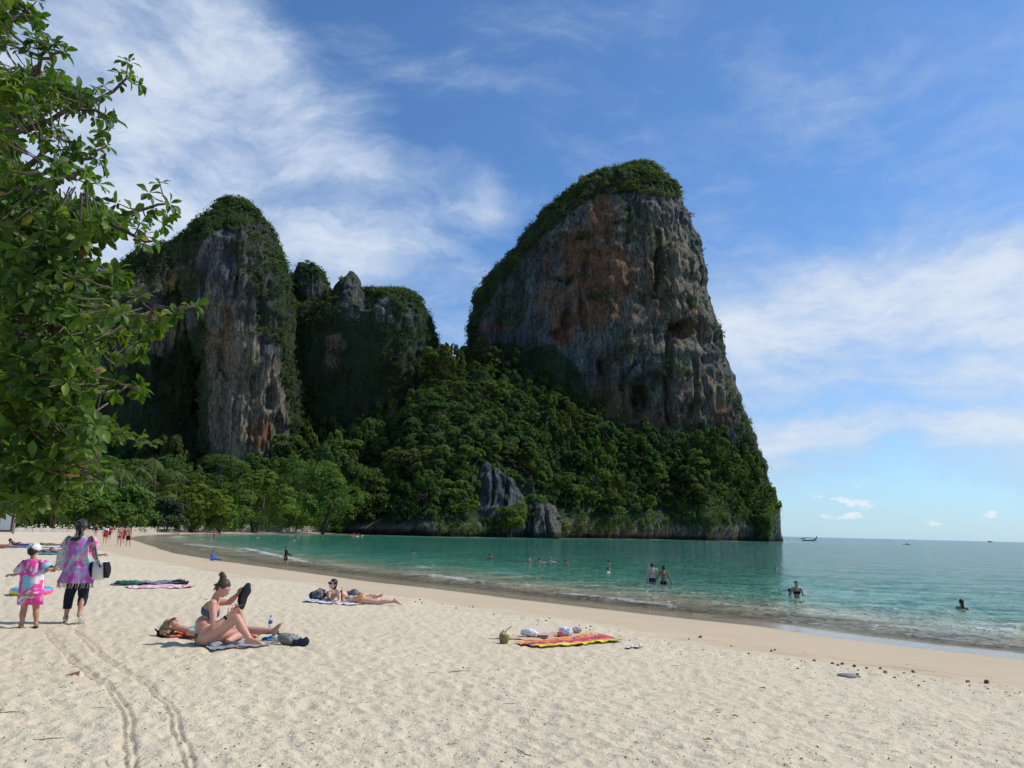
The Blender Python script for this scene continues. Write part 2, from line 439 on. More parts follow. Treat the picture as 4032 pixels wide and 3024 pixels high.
# ------------------------------------------------------------------ sea
fa = np.radians(np.linspace(-41, 44, 520))
ang = np.concatenate([np.radians(np.arange(-75, -42, 3.)), fa, np.radians(np.arange(47, 168, 3.))])
rad = []; r = 8.0
while r < 90: rad.append(r); r += max(.06, .00036*r*r)
while r < 700: rad.append(r); r *= 1.03
while r < 15000: rad.append(r); r *= 1.12
rad = np.array(rad+[19000.])
A, Rr = np.meshgrid(ang, rad); X = Rr*np.sin(A); Y = Rr*np.cos(A)
s = shore_s(X, Y); bz = sand_h(X, Y, s, fine=False)
dep = np.clip(-bz, 0, 8)
fade = sstep(1.2, -4, s)
wv = .05*(fbm(X*.55+Y*.2, Y*.9, 0, 71, 3)-.5)*2+.02*(fbm(X*2, Y*2.4, 0, 73, 2)-.5)*2
wz = wv*fade*sstep(160, 40, Rr)
FOAM = [([(1590, 2266), (1700, 2276), (1800, 2288), (1912, 2301)], .36, .75), ([(2163, 2340), (2300, 2352), (2420, 2366), (2570, 2383), (2680, 2399)], .30, .75),
        ([(940, 2158), (990, 2168), (1060, 2184), (1133, 2201), (1245, 2222)], .45, .75), ([(680, 2118), (720, 2114)], .9, .9), ([(715, 2142), (830, 2156)], .8, .7),
        ([(1185, 2222), (1330, 2243), (1500, 2262)], .3, .45), ([(3050, 2443), (3350, 2474), (3700, 2514), (4032, 2554)], .07, .85),
        ([(3820, 2473), (3930, 2483), (4032, 2490)], .22, .75), ([(3960, 2460), (4060, 2472)], .35, .7), ([(2600, 2405), (2800, 2425), (3050, 2446)], .12, .5),
        ([(1912, 2325), (2150, 2356), (2400, 2386)], .08, .45), ([(1350, 2268), (1700, 2300), (1912, 2330)], .09, .35)]
foam = np.zeros(X.shape); near = (Rr < 175)
Xn, Yn = X[near], Y[near]; fo = np.zeros(Xn.shape); wr = np.zeros(Xn.shape)
nz = fbm(Xn*1.3, Yn*1.3, 0, 88, 4); nz2 = fbm(Xn*.7, Yn*.7, 0, 90, 3)
for pl, w, k in FOAM:
    pw = [tuple(onz(x, y)[:2]) for x, y in pl]
    d, a = seg_dist(Xn+.5*(nz2-.5), Yn+.5*(nz2-.5), pw)
    L = sum(math.dist(p, q) for p, q in zip(pw[:-1], pw[1:])); end = np.clip(np.minimum(a, L-a)/(.12*L), .15, 1)
    ww = w*1.35*end*(.5+1.0*nz)
    fo = np.maximum(fo, k*sstep(1.15, .35, d/ww)*(.5+.8*nz))
    wr = np.maximum(wr, .14*k*min(1, w/.3)*end*np.exp(-(d/(w*1.6+.25))**2))
sn = s[near]+1.6*(fbm(Xn*.16, Yn*.16, 0, 93, 3)-.5)*2
for c0_, w0_, k0_ in ((-1.3, .10, .55), (-3.4, .16, .6), (-6.0, .18, .5), (-9.5, .22, .42)):
    br_ = sstep(.50, .62, fbm(Xn*.22+c0_*3, Yn*.22, 0, 95, 3)); fo = np.maximum(fo, k0_*br_*np.exp(-((sn-c0_)/(w0_*(1+sstep(20, 60, Rr[near])*1.5)))**2)*(.5+.8*nz))
foam[near] = fo; wz[near] += wr*sstep(.6, -1.2, s[near])
# small swells a little off the sand
sw = np.sin((s+1.1*(fbm(X*.12, Y*.12, 0, 61, 2)-.5)*4)*1.15)
wz += .05*np.clip(sw, 0, 1)**3*sstep(-2.2, -4.5, s)*sstep(-22, -9, s)*sstep(120, 60, Rr)
turb = sstep(-1, -4, s)*sstep(-17, -5, s+3*(fbm(X*.2, Y*.3, 0, 52, 3)-.5)*2)
V = np.stack([X, Y, wz], -1).reshape(-1, 3)
Q = grid_faces(*X.shape, keep=s < 1.5)
V, Q, at_ = compact(V, Q, {'dep': dep.ravel(), 'foam': foam.ravel(), 's': s.ravel()})
m_sea, nt, b = new_mat('sea_water')
geo = nt.node('ShaderNodeNewGeometry').outputs['Position']
d_, f_, s_ = nt.attr('dep'), nt.attr('foam'), nt.attr('s')
pn = nt.noise(nt.mapping(geo, scale=(.5, 1.1, 1)), .35, 4, .6)
dd = nt.math('ADD', d_, nt.math('MULTIPLY', nt.math('SUBTRACT', pn, .5), nt.rng(d_, 0, 1.2, .25, 1.3)))
col = nt.ramp(nt.math('DIVIDE', dd, 6.0, clamp=True), [(0, (.66, .55, .35)), (.045, (.56, .49, .30)), (.09, (.28, .37, .22)), (.14, (.11, .33, .21)), (.26, (.030, .22, .12)), (.55, (.012, .145, .088)), (.8, (.012, .115, .13)), (1, (.008, .08, .14))])
fn = nt.noise(geo, 3.2, 6, .75)
ff = nt.math('MULTIPLY', f_, nt.rng(nt.math('ADD', fn, nt.math('MULTIPLY', f_, .22)), .46, .62), clamp=True)
far = nt.rng(s_, -60, -6)
ff = nt.math('MAXIMUM', ff, nt.math('MULTIPLY', nt.rng(nt.noise(nt.mapping(geo, scale=(.45, 1.4, 1)), 1.1, 6, .72), .62, .74, 0, .34), nt.math('MULTIPLY', nt.rng(s_, -.6, -2), nt.rng(s_, -26, -6))))
col = nt.mix(ff, col, (.82, .84, .82))
nt.put(b.inputs['Base Color'], col); b.inputs['IOR'].default_value = 1.333
nt.put(b.inputs['Roughness'], nt.rng(ff, 0, 1, .10, .7))
nt.put(b.inputs['Alpha'], nt.math('MAXIMUM', nt.rng(dd, -.02, .40, .30, 1), ff))
w1 = nt.noise(nt.mapping(geo, scale=(.42, 1.0, 1), rot=(0, 0, .2)), .62, 5, .66, .5)
w2 = nt.noise(nt.mapping(geo, scale=(.6, 1.0, 1), rot=(0, 0, -.2)), .16, 3, .55)
w3 = nt.noise(nt.mapping(geo, scale=(.7, 1.0, 1)), 4.5, 3, .6)
hgt = nt.math('ADD', nt.math('ADD', w1, nt.math('MULTIPLY', w2, 1.6)), nt.math('MULTIPLY', w3, .22))
hgt = nt.math('MULTIPLY', hgt, nt.rng(d_, 0, .5, .65, 1))
nt.put(b.inputs['Normal'], nt.bump(hgt, 1.0, 1.9))
o = mk('sea', V, Q, m_sea, attrs=at_); tag(o, kind='structure')
def simple_mat(name, col, rough=.6, var=.15, scale=8, bump=.3, bd=.01, spec=.4, metal=0, sheen=0):
    m, nt, b = new_mat(name); g = nt.node('ShaderNodeTexCoord').outputs['Object']
    n = nt.noise(g, scale, 4, .6)
    c2 = tuple(max(0, q*(1-var*1.6)) for q in col); c1 = tuple(min(1, q*(1+var)) for q in col)
    nt.put(b.inputs['Base Color'], nt.mix(n, c2, c1)); b.inputs['Roughness'].default_value = rough
    b.inputs['Specular IOR Level'].default_value = spec; b.inputs['Metallic'].default_value = metal
    if bump: nt.put(b.inputs['Normal'], nt.bump(nt.noise(g, scale*3, 4, .6), bump, bd))
    return m
# ================================================================== cliffs
K = 4032/2212                      # measured on the photograph shown 2212 pixels wide
def blob(px, py, lst, soft=1.0):
    r = np.zeros(px.shape)
    for x, y, rx, ry, k in lst:
        d = ((px-x)/rx)**2+((py-y)/ry)**2
        r = np.maximum(r, k*sstep(1.5, .3, d))
    return r
def rock_material(name, tint=(1, 1, 1)):
    m, nt, b = new_mat(name)
    g = nt.node('ShaderNodeNewGeometry').outputs['Position']
    st = nt.mapping(g, scale=(.55, .55, .055))
    a = nt.noise(st, .55, 6, .62, .4); a2 = nt.noise(nt.mapping(g, scale=(1, 1, .10)), 1.3, 5, .65)
    a3 = nt.noise(nt.mapping(g, scale=(1, 1, .5)), .11, 5, .6); a4 = nt.noise(nt.mapping(g, scale=(1, 1, .35)), 2.6, 4, .7)
    c = nt.ramp(a, [(.32, (.05, .055, .062)), (.46, (.105, .112, .12)), (.58, (.16, .165, .17)), (.74, (.27, .265, .25))])
    o, t, v = nt.attr('orange'), nt.attr('tan'), nt.attr('veg')
    tf = nt.math('MULTIPLY', nt.rng(nt.math('ADD', t, nt.math('MULTIPLY', nt.math('SUBTRACT', a2, .5), 2.4)), .22, .62), .88)
    c = nt.mix(tf, c, nt.mix(a4, (.17, .135, .095), (.44, .36, .25)))
    of = nt.math('MULTIPLY', nt.rng(nt.math('ADD', o, nt.math('MULTIPLY', nt.math('SUBTRACT', nt.noise(st, 1.4, 7, .7, .8), .5), 3.0)), .34, .72), .88)
    c = nt.mix(of, c, nt.mix(a2, (.17, .065, .03), (.36, .17, .08)))
    ck = nt.math('ABSOLUTE', nt.math('SUBTRACT', nt.noise(nt.mapping(g, scale=(1, 1, .22), loc=(2, 9, 4)), .42, 5, .62, .5), .5))
    c = nt.mix(nt.math('MULTIPLY', nt.rng(ck, .028, .006), .85), c, (.018, .02, .024))
    ck2 = nt.math('ABSOLUTE', nt.math('SUBTRACT', nt.noise(nt.mapping(g, scale=(1, 1, .30), loc=(5, 1, 6)), 1.0, 4, .65, .4), .5))
    c = nt.mix(nt.math('MULTIPLY', nt.rng(ck2, .04, .01), .6), c, (.025, .027, .03))
    c = nt.mix(nt.math('MULTIPLY', nt.rng(nt.noise(nt.mapping(g, scale=(1, 1, .12), loc=(3, 3, 3)), 1.1, 5, .7), .60, .68), .5), c, (.36, .35, .32))
    bk = nt.math('MULTIPLY', nt.rng(nt.noise(nt.mapping(g, scale=(1, 1, .07), loc=(7, 3, 1)), .5, 6, .7, .6), .53, .62), .75)
    c = nt.mix(bk, c, (.030, .033, .038))
    c = nt.mix(nt.math('MULTIPLY', nt.rng(a4, .62, .75), .3), c, (.45, .43, .38))
    c = nt.mix(nt.math('MULTIPLY', v, .85), c, nt.mix(a4, (.012, .028, .010), (.035, .06, .018)))
    sz = nt.node('ShaderNodeSeparateXYZ'); nt.l.new(g, sz.inputs[0])
    c = nt.mix(nt.math('MULTIPLY', nt.rng(sz.outputs[2], 2.6, .9), .85), c, (.018, .02, .018))
    c = nt.mix(1.0, c, (1.72, 1.78, 1.66), 'MULTIPLY')
    nt.put(b.inputs['Base Color'], c); b.inputs['Roughness'].default_value = .9; b.inputs['Specular IOR Level'].default_value = .2
    f1_ = nt.noise(nt.mapping(g, scale=(1, 1, .16)), 1.0, 6, .72, .6)
    h = nt.math('ADD', nt.math('MULTIPLY', nt.math('ABSOLUTE', nt.math('SUBTRACT', f1_, .5)), 3.2), nt.math('ADD', nt.math('MULTIPLY', a4, .6), nt.math('MULTIPLY', nt.voro(nt.mapping(g, scale=(1, 1, .25)), .45), .9)))
    nt.put(b.inputs['Normal'], nt.bump(h, 1.0, 1.9))
    return m
m_rock = rock_material('limestone')
def cliff(name, L, R, Yc, b0, nth, nz, zb=-4, p=2.6, amp=1.0, orange=(), tan=(), veg=None, caves=(), cracks=(), wet=1.0, seed=0, powb=.6, lean=0.0):
    l = np.array([at(x*K, y*K, Yc) for x, y in L]); r = np.array([at(x*K, y*K, Yc) for x, y in R])
    zt = max(l[:, 2].max(), r[:, 2].max())
    l, r = l[np.argsort(l[:, 2])], r[np.argsort(r[:, 2])]
    q = np.linspace(0, 1, nz); zz = zb+(zt-zb)*(1-(1-q)**1.25*1.0) if False else zb+(zt-zb)*np.sin(q*np.pi/2)**.95
    xl = np.interp(zz, l[:, 2], l[:, 0]); xr = np.interp(zz, r[:, 2], r[:, 0])
    a = np.maximum((xr-xl)/2, .05); cx = (xl+xr)/2; am = a.max()
    bb = b0*np.clip(a/am, 0, 1)**powb
    # more columns on the side that faces the bay
    w = np.linspace(0, 1, nth, endpoint=False); th = 2*np.pi*w+.45*np.sin(2*np.pi*w+np.pi/2)*1.0
    T, Z = np.meshgrid(th, zz); Aa, Bb, Cx = a[:, None], bb[:, None], cx[:, None]
    ct, st = np.cos(T), np.sin(T)
    e = 2/p; X = Cx+Aa*np.sign(ct)*np.abs(ct)**e; Y = Yc+lean*(Z/zt)+Bb*np.sign(st)*np.abs(st)**e
    nx, ny = np.sign(ct)*np.abs(ct)**(2-e)/Aa, np.sign(st)*np.abs(st)**(2-e)/np.maximum(Bb, .1); n = np.hypot(nx, ny)+1e-9; nx /= n; ny /= n
    top = sstep(0, .06, 1-(Z-zb)/(zt-zb)); small = np.clip(Aa/14, .12, 1)*amp
    front = np.where(ny < -.25, 1.0, .45)
    d = 6.5*(fbm(X*.022, Y*.022, Z*.030, seed+1, 3)-.5)*2*front
    rid = 1-np.abs(2*fbm(X*.10, Y*.10, Z*.011, seed+2, 3)-1); d = d+4.2*(rid-.75)
    rid = 1-np.abs(2*fbm(X*.32, Y*.32, Z*.035, seed+3, 2)-1); d = d+1.9*(rid-.7)
    led = fbm(X*.05, Y*.05, Z*.16, seed+4, 3); d = d+2.2*(led-.5)*2
    d = d+1.2*(fbm(X*.6, Y*.6, Z*.28, seed+5, 3)-.5)*2
    rid = 1-np.abs(2*fbm(X*.8, Y*.8, Z*.07, seed+21, 2)-1); d = d+1.1*(rid-.7)-1.6*sstep(.58, .70, fbm(X*.35, Y*.35, Z*.05, seed+22, 3))
    # hollows under overhangs, hung with drip rock
    hol = fbm(X*.06, Y*.06, Z*.045, seed+6, 3); d = d-4.5*sstep(.60, .74, hol)*(.45+.9*vn(X*.5, Y*.5, Z*.10, seed+7))
    px, py = proj(np.stack([X+nx*d, Y+ny*d, Z], -1)); px /= K; py /= K; fr = (ny < .15)
    for x, y, rx, ry, k in caves:
        dd = ((px+5*(vn(X*.2, Z*.1, 0, 9)-.5)-x)/rx)**2+((py-y)/ry)**2
        d = d-k*sstep(1.2, .45, dd)*fr
    for pl, wd, k in cracks:
        dd, _ = seg_dist(px+7*(fbm(Z*.12, X*0, 0, seed+8, 3)-.5), py, pl); d = d-k*sstep(wd, wd*.25, dd)*fr
    d = d*small*top
    X, Y = X+nx*d, Y+ny*d; Zd = Z+small*.8*(fbm(X*.25, Y*.25, Z*.2, seed+12, 2)-.5)*2*top
    orr = blob(px, py, orange)*fr; tt = blob(px, py, tan)*fr*(.78 if name == 'tall_cliff' else 1); vg = np.zeros(px.shape)
    if veg is not None: vg = veg(px+14*(fbm(X*.08, Y*.08, Z*.08, seed+13, 3)-.5)*2, py+14*(fbm(X*.08, Y*.08, Z*.08, seed+14, 3)-.5)*2, X, Y, Zd)
    V = np.stack([X, Y, Zd], -1).reshape(-1, 3)
    i = np.arange(nz-1)[:, None]*nth; j = np.arange(nth)[None]; k = (j+1) % nth
    Q = np.stack([i+j, i+k, i+nth+k, i+nth+j], -1).reshape(-1, 4)
    V = np.vstack([V, [[cx[-1], Yc+lean, zt+.2]]]); j = np.arange(nth); Tr = np.stack([(nz-1)*nth+j, (nz-1)*nth+(j+1) % nth, j*0+nz*nth], -1)
    ap = lambda q: np.append(q.ravel(), q.ravel()[-1])
    o = mk(name, V, [Q, Tr], m_rock, attrs={'orange': ap(orr), 'tan': ap(tt), 'veg': ap(np.clip(vg, 0, 1))})
    tag(o, kind='structure')
    return V[:-1].reshape(nz, nth, 3), vg
def polymask(px, py, polys):
    r = np.zeros(px.shape)
    for k, pl in polys: r = np.maximum(r, k*in_poly(px, py, pl))
    return r
# ---- the tall cliff
def veg_big(px, py, X, Y, Z):
    m = polymask(px, py, [(1.0, [(900, 900), (1000, 640), (1030, 575), (1120, 470), (1200, 400), (1290, 330), (1400, 300), (1470, 350), (1520, 460), (1505, 480), (1478, 430), (1440, 425), (1400, 420), (1360, 418), (1300, 424), (1262, 440), (1228, 460), (1188, 492), (1152, 536), (1110, 585), (1068, 632), (1044, 680), (1030, 720), (1020, 760), (1100, 735), (1160, 760), (1195, 745), (1250, 790), (1280, 860), (1290, 920), (1300, 1200), (900, 1200)]),
                          (.9, [(1290, 900), (1380, 915), (1450, 925), (1500, 905), (1560, 920), (1590, 960), (1600, 905), (1640, 980), (1700, 1130), (1700, 1060), (1670, 1135), (1560, 1120), (1290, 1120)]),
                          (.5, [(1560, 770), (1590, 860), (1640, 960), (1600, 960), (1575, 880)]), (.6, [(1085, 600), (1120, 560), (1150, 640), (1130, 700), (1085, 690)])])
    return np.maximum(m, .45*(fbm(X*.07, Y*.07, Z*.09, 99, 3) > .63))
cl1 = cliff('tall_cliff', [(1008, 1165), (1008, 900), (1009, 760), (1018, 700), (1028, 652), (1047, 612), (1075, 580), (1108, 540), (1132, 506), (1172, 470), (1208, 438), (1245, 411), (1284, 390), (1325, 373), (1370, 360), (1392, 355)],
      [(1404, 355), (1427, 378), (1452, 420), (1467, 455), (1491, 500), (1508, 550), (1517, 620), (1528, 680), (1538, 740), (1557, 810), (1577, 860), (1597, 920), (1618, 960), (1640, 1010), (1650, 1060), (1658, 1110), (1660, 1180)],
      388, 46, 560, 300, veg=veg_big, seed=100, powb=.85,
      orange=[(1300, 470, 32, 60, 1), (1250, 560, 40, 75, .85), (1310, 590, 75, 75, 1), (1290, 660, 60, 50, .9), (1200, 650, 45, 50, .6), (1215, 710, 30, 45, 1), (1185, 600, 25, 80, .5), (1330, 870, 45, 45, .9), (1310, 800, 30, 40, .5),
              (1420, 620, 50, 90, .55), (1480, 700, 55, 45, .55), (1385, 700, 40, 60, .4), (1340, 560, 90, 30, .5), (1560, 900, 30, 40, .7), (1500, 860, 60, 60, .45), (1060, 705, 35, 14, .6), (1400, 910, 120, 18, .8), (1290, 880, 30, 60, .8), (1270, 640, 40, 90, .7), (1440, 560, 40, 70, .5)],
      tan=[(1300, 520, 110, 90, .55), (1430, 560, 80, 130, .7), (1480, 700, 60, 200, .8), (1400, 700, 90, 110, .55), (1500, 850, 90, 90, .8), (1400, 880, 110, 60, .7), (1210, 640, 50, 80, .55), (1290, 680, 70, 100, .4), (1300, 1130, 60, 30, .3), (1500, 1120, 160, 40, .55)],
      caves=[(1385, 862, 20, 30, 11), (1222, 690, 16, 22, 6), (1478, 712, 26, 20, 7), (1207, 722, 16, 12, 5), (1262, 690, 8, 30, 4), (1300, 790, 10, 18, 6), (1480, 700, 18, 10, 4), (1425, 570, 12, 40, 4), (1350, 760, 20, 14, 3)],
      cracks=[([(1452, 700), (1445, 760), (1442, 830), (1446, 890), (1452, 915)], 9, 7), ([(1420, 500), (1424, 560), (1418, 640)], 7, 4), ([(1375, 780), (1350, 810), (1340, 840)], 6, 3), ([(1500, 780), (1505, 860), (1490, 900)], 6, 3), ([(1262, 560), (1258, 640), (1250, 700)], 6, 3)])
# ---- the cliffs behind it to the left
def veg_mid(px, py, X, Y, Z):
    m = np.ones(px.shape)
    m = m-polymask(px, py, [(.75, [(655, 604), (676, 596), (696, 606), (698, 640), (650, 645)]), (.85, [(738, 604), (760, 590), (788, 604), (792, 660), (772, 690), (742, 680)]), (.9, [(810, 650), (845, 645), (850, 700), (812, 700)]),
                            (.85, [(700, 725), (730, 715), (752, 740), (735, 800), (706, 790)]), (.9, [(815, 890), (860, 870), (850, 945), (812, 955)]), (.8, [(925, 820), (945, 780), (944, 850), (922, 880)]), (.6, [(880, 660), (910, 690), (900, 710), (870, 700)])])
    return np.clip(m, 0, 1)
cl2 = cliff('wooded_cliff', [(600, 1100), (600, 800), (612, 700), (700, 660), (800, 642), (835, 634), (856, 628)], [(868, 626), (898, 642), (922, 665), (938, 692), (944, 740), (940, 800), (928, 880), (925, 1100)],
      365, 34, 300, 190, veg=veg_mid, seed=200, orange=[(715, 760, 25, 40, .6), (835, 910, 22, 40, .4)], tan=[(720, 760, 30, 50, .8), (935, 830, 16, 40, .8), (835, 910, 30, 50, .7), (830, 670, 30, 30, .3)], powb=1.0)
cl2c = cliff('rock_pinnacle', [(720, 900), (725, 700), (729, 650), (737, 618), (748, 602), (754, 592)], [(766, 590), (777, 601), (789, 630), (797, 670), (808, 900)], 349, 12, 140, 130, p=2.4, amp=2.2, veg=veg_mid, seed=270, powb=.7)
cl2b = cliff('wooded_cliff', [(620, 1050), (622, 700), (632, 610), (645, 582)], [(668, 574), (698, 590), (712, 620), (725, 700), (730, 1050)], 352, 15, 150, 120, veg=veg_mid, seed=250, powb=.7)
# ---- the left cliff: a tower and the ridge that runs off behind the near tree
def veg_left(px, py, X, Y, Z):
    m = polymask(px, py, [(1.0, [(100, 640), (250, 540), (350, 500), (430, 430), (600, 400), (600, 480), (560, 478), (520, 492), (470, 500), (440, 520), (420, 560), (360, 580), (330, 640), (310, 590), (240, 640), (100, 700)]),
                          (.62, [(525, 480), (620, 480), (640, 770), (590, 740), (560, 700), (540, 620)]), (.95, [(590, 480), (660, 480), (680, 1000), (625, 1000), (622, 900), (610, 800), (605, 700), (590, 600)]),
                          (.8, [(360, 600), (420, 560), (440, 600), (400, 690), (350, 690)]), (1.0, [(100, 740), (250, 800), (310, 765), (355, 780), (375, 745), (435, 690), (448, 800), (452, 985), (100, 1000)]),
                          (.35, [(500, 500), (540, 480), (560, 700), (530, 700)])])
    return np.maximum(m, .35*(fbm(X*.08, Y*.08, Z*.07, 98, 3) > .62))
cl3 = cliff('leaning_cliff', [(440, 1050), (446, 980), (444, 850), (430, 780), (418, 700), (405, 620), (398, 560), (415, 525), (445, 480), (475, 445), (500, 437)],
      [(515, 437), (543, 445), (573, 480), (597, 522), (609, 570), (619, 640), (631, 700), (637, 770), (646, 850), (655, 920), (662, 1050)],
      325, 27, 360, 240, veg=veg_left, seed=300, powb=1.15, orange=[(560, 935, 28, 40, .9), (515, 940, 30, 25, .5), (490, 700, 20, 60, .5), (530, 850, 30, 50, .35)],
      tan=[(520, 900, 85, 100, 1.0), (500, 780, 70, 100, .9), (480, 700, 40, 60, .5), (590, 830, 35, 60, .8), (455, 760, 25, 160, .6), (610, 900, 25, 60, .7)], caves=[(585, 860, 18, 26, 4), (548, 830, 12, 30, 3), (600, 920, 8, 30, 3)],
      cracks=[([(516, 480), (514, 560), (508, 640)], 5, 2)])
cl4 = cliff('ridge_cliff', [(-160, 1050), (-150, 800), (-60, 700), (60, 665), (150, 645), (225, 605), (270, 582), (310, 556), (350, 532), (380, 526)], [(420, 514), (440, 530), (455, 700), (470, 1050)],
      352, 32, 360, 150, veg=veg_left, seed=400, orange=[(370, 640, 25, 60, .7), (330, 580, 16, 40, .7), (400, 600, 20, 60, .4)], tan=[(310, 640, 40, 60, .6), (350, 720, 50, 50, .8), (400, 680, 40, 60, .6)], powb=.9)
# ================================================================== leaves and crowns
def leaf_quads(C, N, size, aspect=.62, rg=rng):
    n = len(C); N = N/(np.linalg.norm(N, axis=1)[:, None]+1e-9)
    r = rg.normal(size=(n, 3)); u = np.cross(N, r); u /= np.linalg.norm(u, axis=1)[:, None]+1e-9; v = np.cross(N, u)
    s = np.broadcast_to(size, (n,))[:, None]*rg.uniform(.7, 1.3, (n, 1))
    bend = N*s*.12
    V = np.stack([C-u*s*.5-bend, C+v*s*.5*aspect+bend*.3, C+u*s*.5-bend, C-v*s*.5*aspect+bend*.3], 1).reshape(-1, 3)
    return V, np.arange(4*n).reshape(n, 4)
def leaf_material(name, dark, light, trans=.38, warm=(.16, .15, .03), hue=.5, rough=.55, spec=.25):
    m, nt, b = new_mat(name); out = nt.n['Material Output']
    v = nt.attr('v'); r = nt.node('ShaderNodeObjectInfo').outputs['Random']
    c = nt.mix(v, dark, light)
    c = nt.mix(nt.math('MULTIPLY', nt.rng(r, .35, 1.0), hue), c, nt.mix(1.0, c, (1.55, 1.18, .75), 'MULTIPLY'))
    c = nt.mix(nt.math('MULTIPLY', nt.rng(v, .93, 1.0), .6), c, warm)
    nt.put(b.inputs['Base Color'], c); b.inputs['Roughness'].default_value = rough; b.inputs['Specular IOR Level'].default_value = spec
    tr = nt.node('ShaderNodeBsdfTranslucent'); nt.put(tr.inputs[0], nt.mix(1.0, c, (1.5, 1.6, .6), 'MULTIPLY'))
    mx = nt.node('ShaderNodeMixShader'); mx.inputs[0].default_value = trans
    nt.l.new(b.outputs[0], mx.inputs[1]); nt.l.new(tr.outputs[0], mx.inputs[2]); nt.l.new(mx.outputs[0], out.inputs[0])
    return m
m_leaf_j = leaf_material('jungle_leaves', (.032, .070, .017), (.135, .23, .05))
m_tone = {'dark green': leaf_material('dark_jungle_leaves', (.025, .062, .019), (.10, .18, .05), hue=.2), 'mid green': m_leaf_j, 'light green': leaf_material('light_jungle_leaves', (.050, .095, .018), (.17, .265, .05), hue=.3), 'olive': leaf_material('olive_jungle_leaves', (.055, .075, .02), (.16, .19, .05), hue=.2)}
m_leaf_b = leaf_material('beach_tree_leaves', (.050, .098, .020), (.165, .275, .05), hue=.5)
m_leaf_c = leaf_material('cliff_leaves', (.026, .052, .017), (.10, .158, .046), warm=(.12, .09, .04))
m_leaf_d = leaf_material('ivy_leaves', (.018, .044, .016), (.06, .11, .034), hue=0, trans=.15)
def bark_material(name, a, b_):
    m, nt, b = new_mat(name); g = nt.node('ShaderNodeTexCoord').outputs['Object']
    n = nt.noise(nt.mapping(g, scale=(1, 1, .25)), 9, 5, .65)
    nt.put(b.inputs['Base Color'], nt.mix(nt.rng(n, .3, .7), a, b_)); b.inputs['Roughness'].default_value = .9
    nt.put(b.inputs['Normal'], nt.bump(n, .8, .03)); return m
m_bark = bark_material('bark', (.05, .036, .025), (.17, .135, .10))
def crown_arrays(R, H, nl, nleaf, size, seed, style='round'):
    g = np.random.default_rng(seed); C = []; N = []; Vv = []
    lob = []
    for i in range(nl):
        a = g.uniform(0, 2*np.pi); q = math.sqrt(g.uniform(0, 1))
        if style == 'umbrella':
            c = np.array([math.cos(a)*q*R*.85, math.sin(a)*q*R*.85, H*(.55+.36*(1-q*q)+g.uniform(-.36, .05))]); rr = np.array([R*.27, R*.27, H*.11])*g.uniform(.7, 1.3)
        elif style == 'tall':
            hz = g.uniform(.12, .9); wd = math.sin(math.pi*min(1, hz*.8+.2))**.6
            c = np.array([math.cos(a)*q*R*.75*wd, math.sin(a)*q*R*.75*wd, H*hz]); rr = np.array([R*.36, R*.36, H*.13])*g.uniform(.7, 1.25)
        elif style == 'weeping':
            hz = g.uniform(.05, .88); c = np.array([math.cos(a)*R*.7*math.sqrt(1-hz*hz*.8), math.sin(a)*R*.7*math.sqrt(1-hz*hz*.8), H*hz]); rr = np.array([R*.28, R*.28, H*.22])*g.uniform(.7, 1.2)
        else:
            hz = g.uniform(.08, 1); wd = math.sqrt(max(.05, 1-(hz-.35)**2*1.9))
            c = np.array([math.cos(a)*q*R*.72*wd, math.sin(a)*q*R*.72*wd, H*(.16+.71*hz)]); rr = np.array([R*.36, R*.36, R*.27])*g.uniform(.65, 1.25)
        lob.append((c, rr, g.uniform(-.2, .2)))
    per = nleaf//nl
    for c, rr, tone in lob:
        d = g.normal(size=(per, 3)); d /= np.linalg.norm(d, axis=1)[:, None]; d[:, 2] = np.where(d[:, 2] < -.35, -d[:, 2]*.8, d[:, 2])
        # leaf sprays gather in clumps on each lobe
        k = 9; hub = g.normal(size=(k, 3)); hub /= np.linalg.norm(hub, axis=1)[:, None]
        near = hub[(d @ hub.T).argmax(1)]; d = d*.62+near*.38; d /= np.linalg.norm(d, axis=1)[:, None]
        rad = g.uniform(.62, 1.06, (per, 1))**.7; P = c+d*rr*rad
        C.append(P); N.append(d*.75+np.array([0, 0, .35])+g.normal(size=(per, 3))*.30)
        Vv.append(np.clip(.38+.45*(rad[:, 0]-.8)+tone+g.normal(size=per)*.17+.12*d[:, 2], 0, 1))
    C, N, Vv = np.concatenate(C), np.concatenate(N), np.concatenate(Vv)
    V, Q = leaf_quads(C, N, size, rg=g)
    return V, Q, np.repeat(Vv, 4)
def crown_mesh(name, mat, *a, **k):
    V, Q, v = crown_arrays(*a, **k); return mesh_np(name, V, Q, [mat], False, {'v': v})
def trunk_mesh(name, R, H, seed, th=.035, branch=6, base=.0):
    g = np.random.default_rng(seed); b = MB(); hh = H*.62; lean = g.normal(size=2)*R*.06
    pts = [np.array([lean[0]*t*t, lean[1]*t*t, base+(hh-base)*t]) for t in np.linspace(0, 1, 6)]
    b.tube(pts, np.linspace(1, .5, 6)*H*th, 7)
    for i in range(branch):
        a = g.uniform(0, 2*np.pi)+i; t0 = g.uniform(.3, .85); s_ = pts[0]+(pts[-1]-pts[0])*t0; L = R*g.uniform(.5, .8)
        e = s_+np.array([math.cos(a)*L, math.sin(a)*L, H*g.uniform(.12, .3)]); m_ = (s_+e)/2+np.array([0, 0, -H*.03])
        b.tube([s_, m_, e], [H*th*.45, H*th*.3, H*th*.12], 5)
    V, F = b.get(); return mesh_np(name, V, F, [m_bark])
